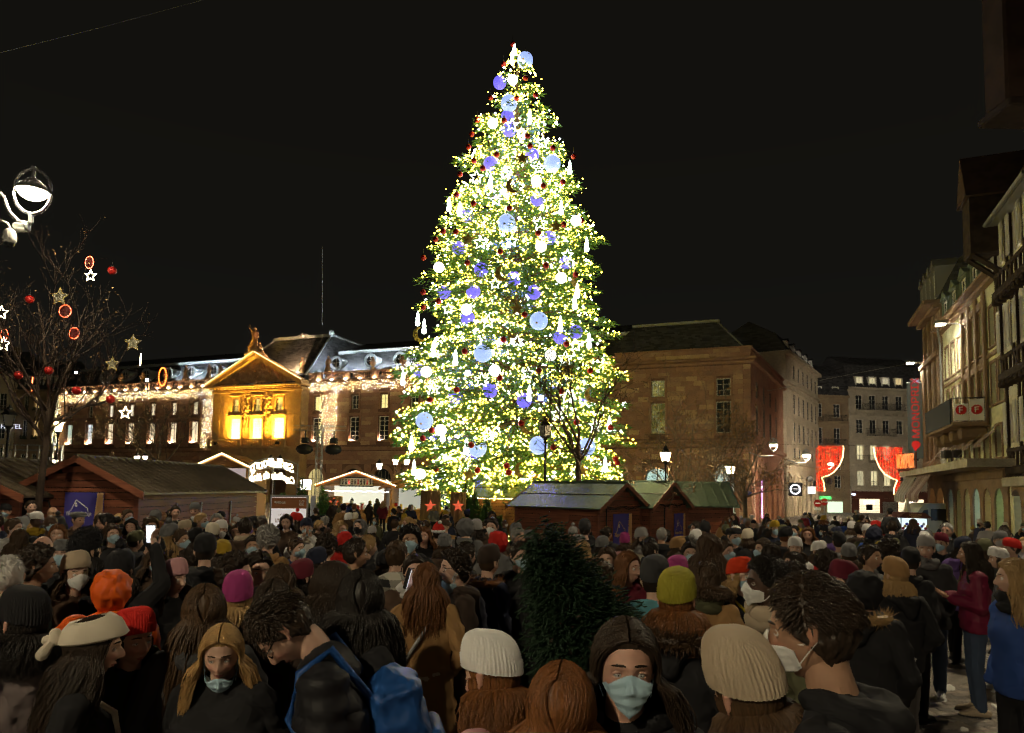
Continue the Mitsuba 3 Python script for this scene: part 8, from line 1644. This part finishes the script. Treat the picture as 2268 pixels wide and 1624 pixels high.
# --- far crowd, filled in by area: (px range, py of the back row, depth range)
rf = random.Random(99); CW = ['black'] * 9 + ['charcoal', 'navy', 'grey', 'brown', 'dark_brown', 'olive', 'tan', 'light_grey', 'maroon', 'navy', 'black', 'beige', 'black', 'blue', 'purple', 'black', 'dark_brown']; HWc = ['black', 'grey', 'navy', 'light_grey', 'maroon', 'white', 'tan', 'mustard', 'olive', 'black', 'brown', 'cream', 'charcoal', 'grey']
TAK = [(float(at(p[1], 1150, p[2])[0]), p[2]) for p in PEOPLE]
def blocked(x, y):
    for (cx, cy, an, W, L, rt) in ((-11.35, 16, 0, 2.63, 7.4, 1), (3.17, 25, AN, 3.1, 3.85, 0), (5.53, 27.3, AN, 3.04, 3.85, 0), (9.64, 30, PI / 2, 2.5, 1.95, 0), (-14.4, 15.2, 0, 3.5, 3.2, 0), (.5, 36, PI / 2, 2.5, 2.2, 0)):
        d = np.array([x - cx, y - cy]); g = d @ np.array([math.cos(an), math.sin(an)]); l = d @ np.array([-math.sin(an), math.cos(an)])
        if -.5 < g < W + .5 and -.5 < l < L + .5: return True
    return any(abs(x - a) < r and abs(y - b) < r for a, b, r in ((ix, iy, .6), (fx, fy, 1.0), (TX, TY, 1.5), (-4.1, 35, .9), (-2.85, 36, .9), (gx_, gy_ + 1, 3.0), (lx, ly, .5), (p0_[0], p0_[1], .6))) or (46 < y < 53 and 26 < x < 34)
ZONES = [(0, 330, 8.5, 14.6, 14), (330, 620, 9, 24, 20), (620, 900, 12, 42, 38), (900, 1140, 12, 34, 22), (1140, 1330, 9, 23, 7), (1330, 1560, 8, 22, 9), (1520, 1640, 12, 27, 5), (1600, 1990, 9.5, 44, 64), (1990, 2268, 9, 30, 16)]
nfar = 0
for (xa, xb, ya, yb, n) in ZONES:
    t_ = 0
    while n > 0 and t_ < 4000:
        t_ += 1; px = rf.uniform(xa, xb); u_ = rf.random(); Y = 1 / ((1 - u_) / ya + u_ / yb) if rf.random() < .75 else rf.uniform(ya, yb); x = (px - 1134) / 1512 * Y
        if blocked(x, Y) or (590 < px < 700 and Y < 21.8) or (1130 < px < 1530 and Y > 12.5) or any((x - a) ** 2 + (Y - b) ** 2 < .27 for a, b in TAK): continue
        TAK.append((x, Y)); n -= 1; nfar += 1
        hgt = rf.gauss(1.69, .085); p = np.array([x, Y, float(gz(x, Y)) + hgt]); q = p - EYE; z_ = q @ FW; ppx, ppy = CX + FOC * (q @ RT) / z_, CY - FOC * (q @ UP) / z_
        hat = None if rf.random() < .56 else (rf.choice(['beanie', 'beanie', 'beanie', 'bobble', 'rib', 'hood']), rf.choice(HWc)); away = rf.random() < .5
        person(ppx, ppy, Y, rf.choice([150, 165, 180, 195, 210]) if away else rf.choice([-70, -40, -15, 0, 15, 40, 70]), (rf.choice(CW), rf.choice('PPPPJU')), hat, (rf.choice(['short', 'short', 'long', 'bob', 'curly', 'bun']), rf.choice(['dark', 'dark', 'brown', 'black', 'blond', 'auburn', 'grey'])), rf.choice([None, None, 'b', 'w', 'k', 'b']), rf.choice(['fair', 'fair', 'rosy', 'tan', 'brown']), PK, lod=0 if Y > 9.3 else 1, yaw=rf.choice(YAW), L=.3)
scene_w = sum(d['emitter']['sampling_weight'] for d in scene.values() if isinstance(d.get('emitter'), dict)) + sum(d.get('sampling_weight', 0) for d in scene.values() if d.get('type') == 'spot')
print('weights', scene_w)
print('people', len(PEOPLE), 'far', nfar)
SINGLE = {}
# labels: own words where given, else what tells them apart
LB = {}
for (k, px, Y, fa, c, hat, hr, mk, lb, gp, kid) in PEOPLE:
    if lb: txt = lb
    else:
        head = f'{HATW[hat[0]]}' if hat else ''; head = (('a ' + hat[1].replace('_', ' ') + ' ' + head) if hat and hat[0] != 'hood' else 'the hood up' if hat else HRW[hr[0]].format(hr[1]))
        head = head.replace('puffer ', ''); view = 'from behind' if abs(fa) > 100 else 'facing ' + ('left' if fa < -30 else 'right' if fa > 30 else 'us')
        m_ = '' if not mk or abs(fa) > 100 else ' and ' + {'b': 'blue', 'w': 'white', 'k': 'black'}[mk[0]] + ' mask'; cn = c[0].replace('puffer_', '').replace('_', ' ')
        txt = f'person in {cn} {STYW[c[1]]} with {head}{m_} {view} {zone(px, Y)}'
        if len(txt.split()) > 16: txt = txt.replace(' in the ', ' in ')
        while len(txt.split()) > 16: txt = txt.replace(' in the ', ' in ', 1) if ' in the ' in txt else txt.replace(f' {STYW[c[1]]}', ' coat', 1) if STYW[c[1]].count(' ') and STYW[c[1]] in txt else txt.replace(' ' + view, '', 1) if view in txt else ' '.join(txt.split()[:16])
    LB.setdefault(txt, []).append((px, Y, k))
for txt, ks in LB.items():
    ks.sort(); two = len(ks) == 2
    for k_ in range(len(ks)):
        if two:
            t2 = txt if len(txt.split()) < 14 else txt.replace('from behind ', '').replace('facing ', 'turned ').replace(' in the ', ' in '); t2 = ' '.join((t2 + (', the left one', ', the right one')[k_]).split())
            if len(t2.split()) <= 16: labels[ks[k_][2]] = {'label': t2, 'category': 'person'}; continue
        labels[ks[k_][2]] = {'label': txt, 'category': 'person'}
        if len(ks) > 1: labels[ks[k_][2]]['group'] = 'alike people: ' + txt[:60]

# ---------------------------------------------------------------- the fir being carried through the crowd, bags and litter
k_ = thing('carried_fir', 'dense dark green fir tree being carried through the crowd at centre right', 'fir tree'); c0 = at(1335, 1500, 3.6); c1 = at(1205, 1205, 3.6); H_ = float(np.linalg.norm(c1 - c0)) + .1
sg, nd, _ = conifer(0, 0, 0, H_, lambda z: .30 * max(.03, (1 - z / H_)) + .015, 260, 77, zmin=.03, dens=5.0, sl=.06, droop=.1)
d_ = (c1 - c0) / np.linalg.norm(c1 - c0); x_ = np.cross([0, 1, 0], d_); x_ /= np.linalg.norm(x_); Mx = np.eye(4); Mx[:3, :3] = np.stack([x_, np.cross(d_, x_), d_], 1); Mx[:3, 3] = c0
add('trunk', bar((0, 0, -.25), (0, 0, H_ * .95), .03), 'bark', k_, tw=T(Mx)); add('branches', fcat(sg), 'bark', k_, tw=T(Mx), kind='stuff'); add('crown', nd, mat('needles_dark', (.012, .032, .014), .75), k_, tw=T(Mx))
rl = np.random.RandomState(12)
for q_, (x, y, s_) in enumerate(((4.85, 7.75, .11), (4.9, 7.0, .07), (3.75, 7.9, .05), (4.1, 6.3, .04))):
    v = ico(1, 2).vertices * np.array([s_, s_ * .6, .025]) ; v = np.array(v) + (meshkit.noise(np.array(v) * 30, 3)[:, None] - .5) * .05; single('crumpled_paper', trimesh.Trimesh(v, ico(1, 2).faces, process=False), 'white_paint', ['large crumpled white paper on the paving at right', 'crumpled white wrapper on the paving near the beige sneakers', 'small paper scrap on the paving behind the blue trousers', 'tiny paper scrap on the paving between two people at right'][q_], 'litter', smooth=True, tw=TW(x, y, float(gz(x, y)) + .02, q_))
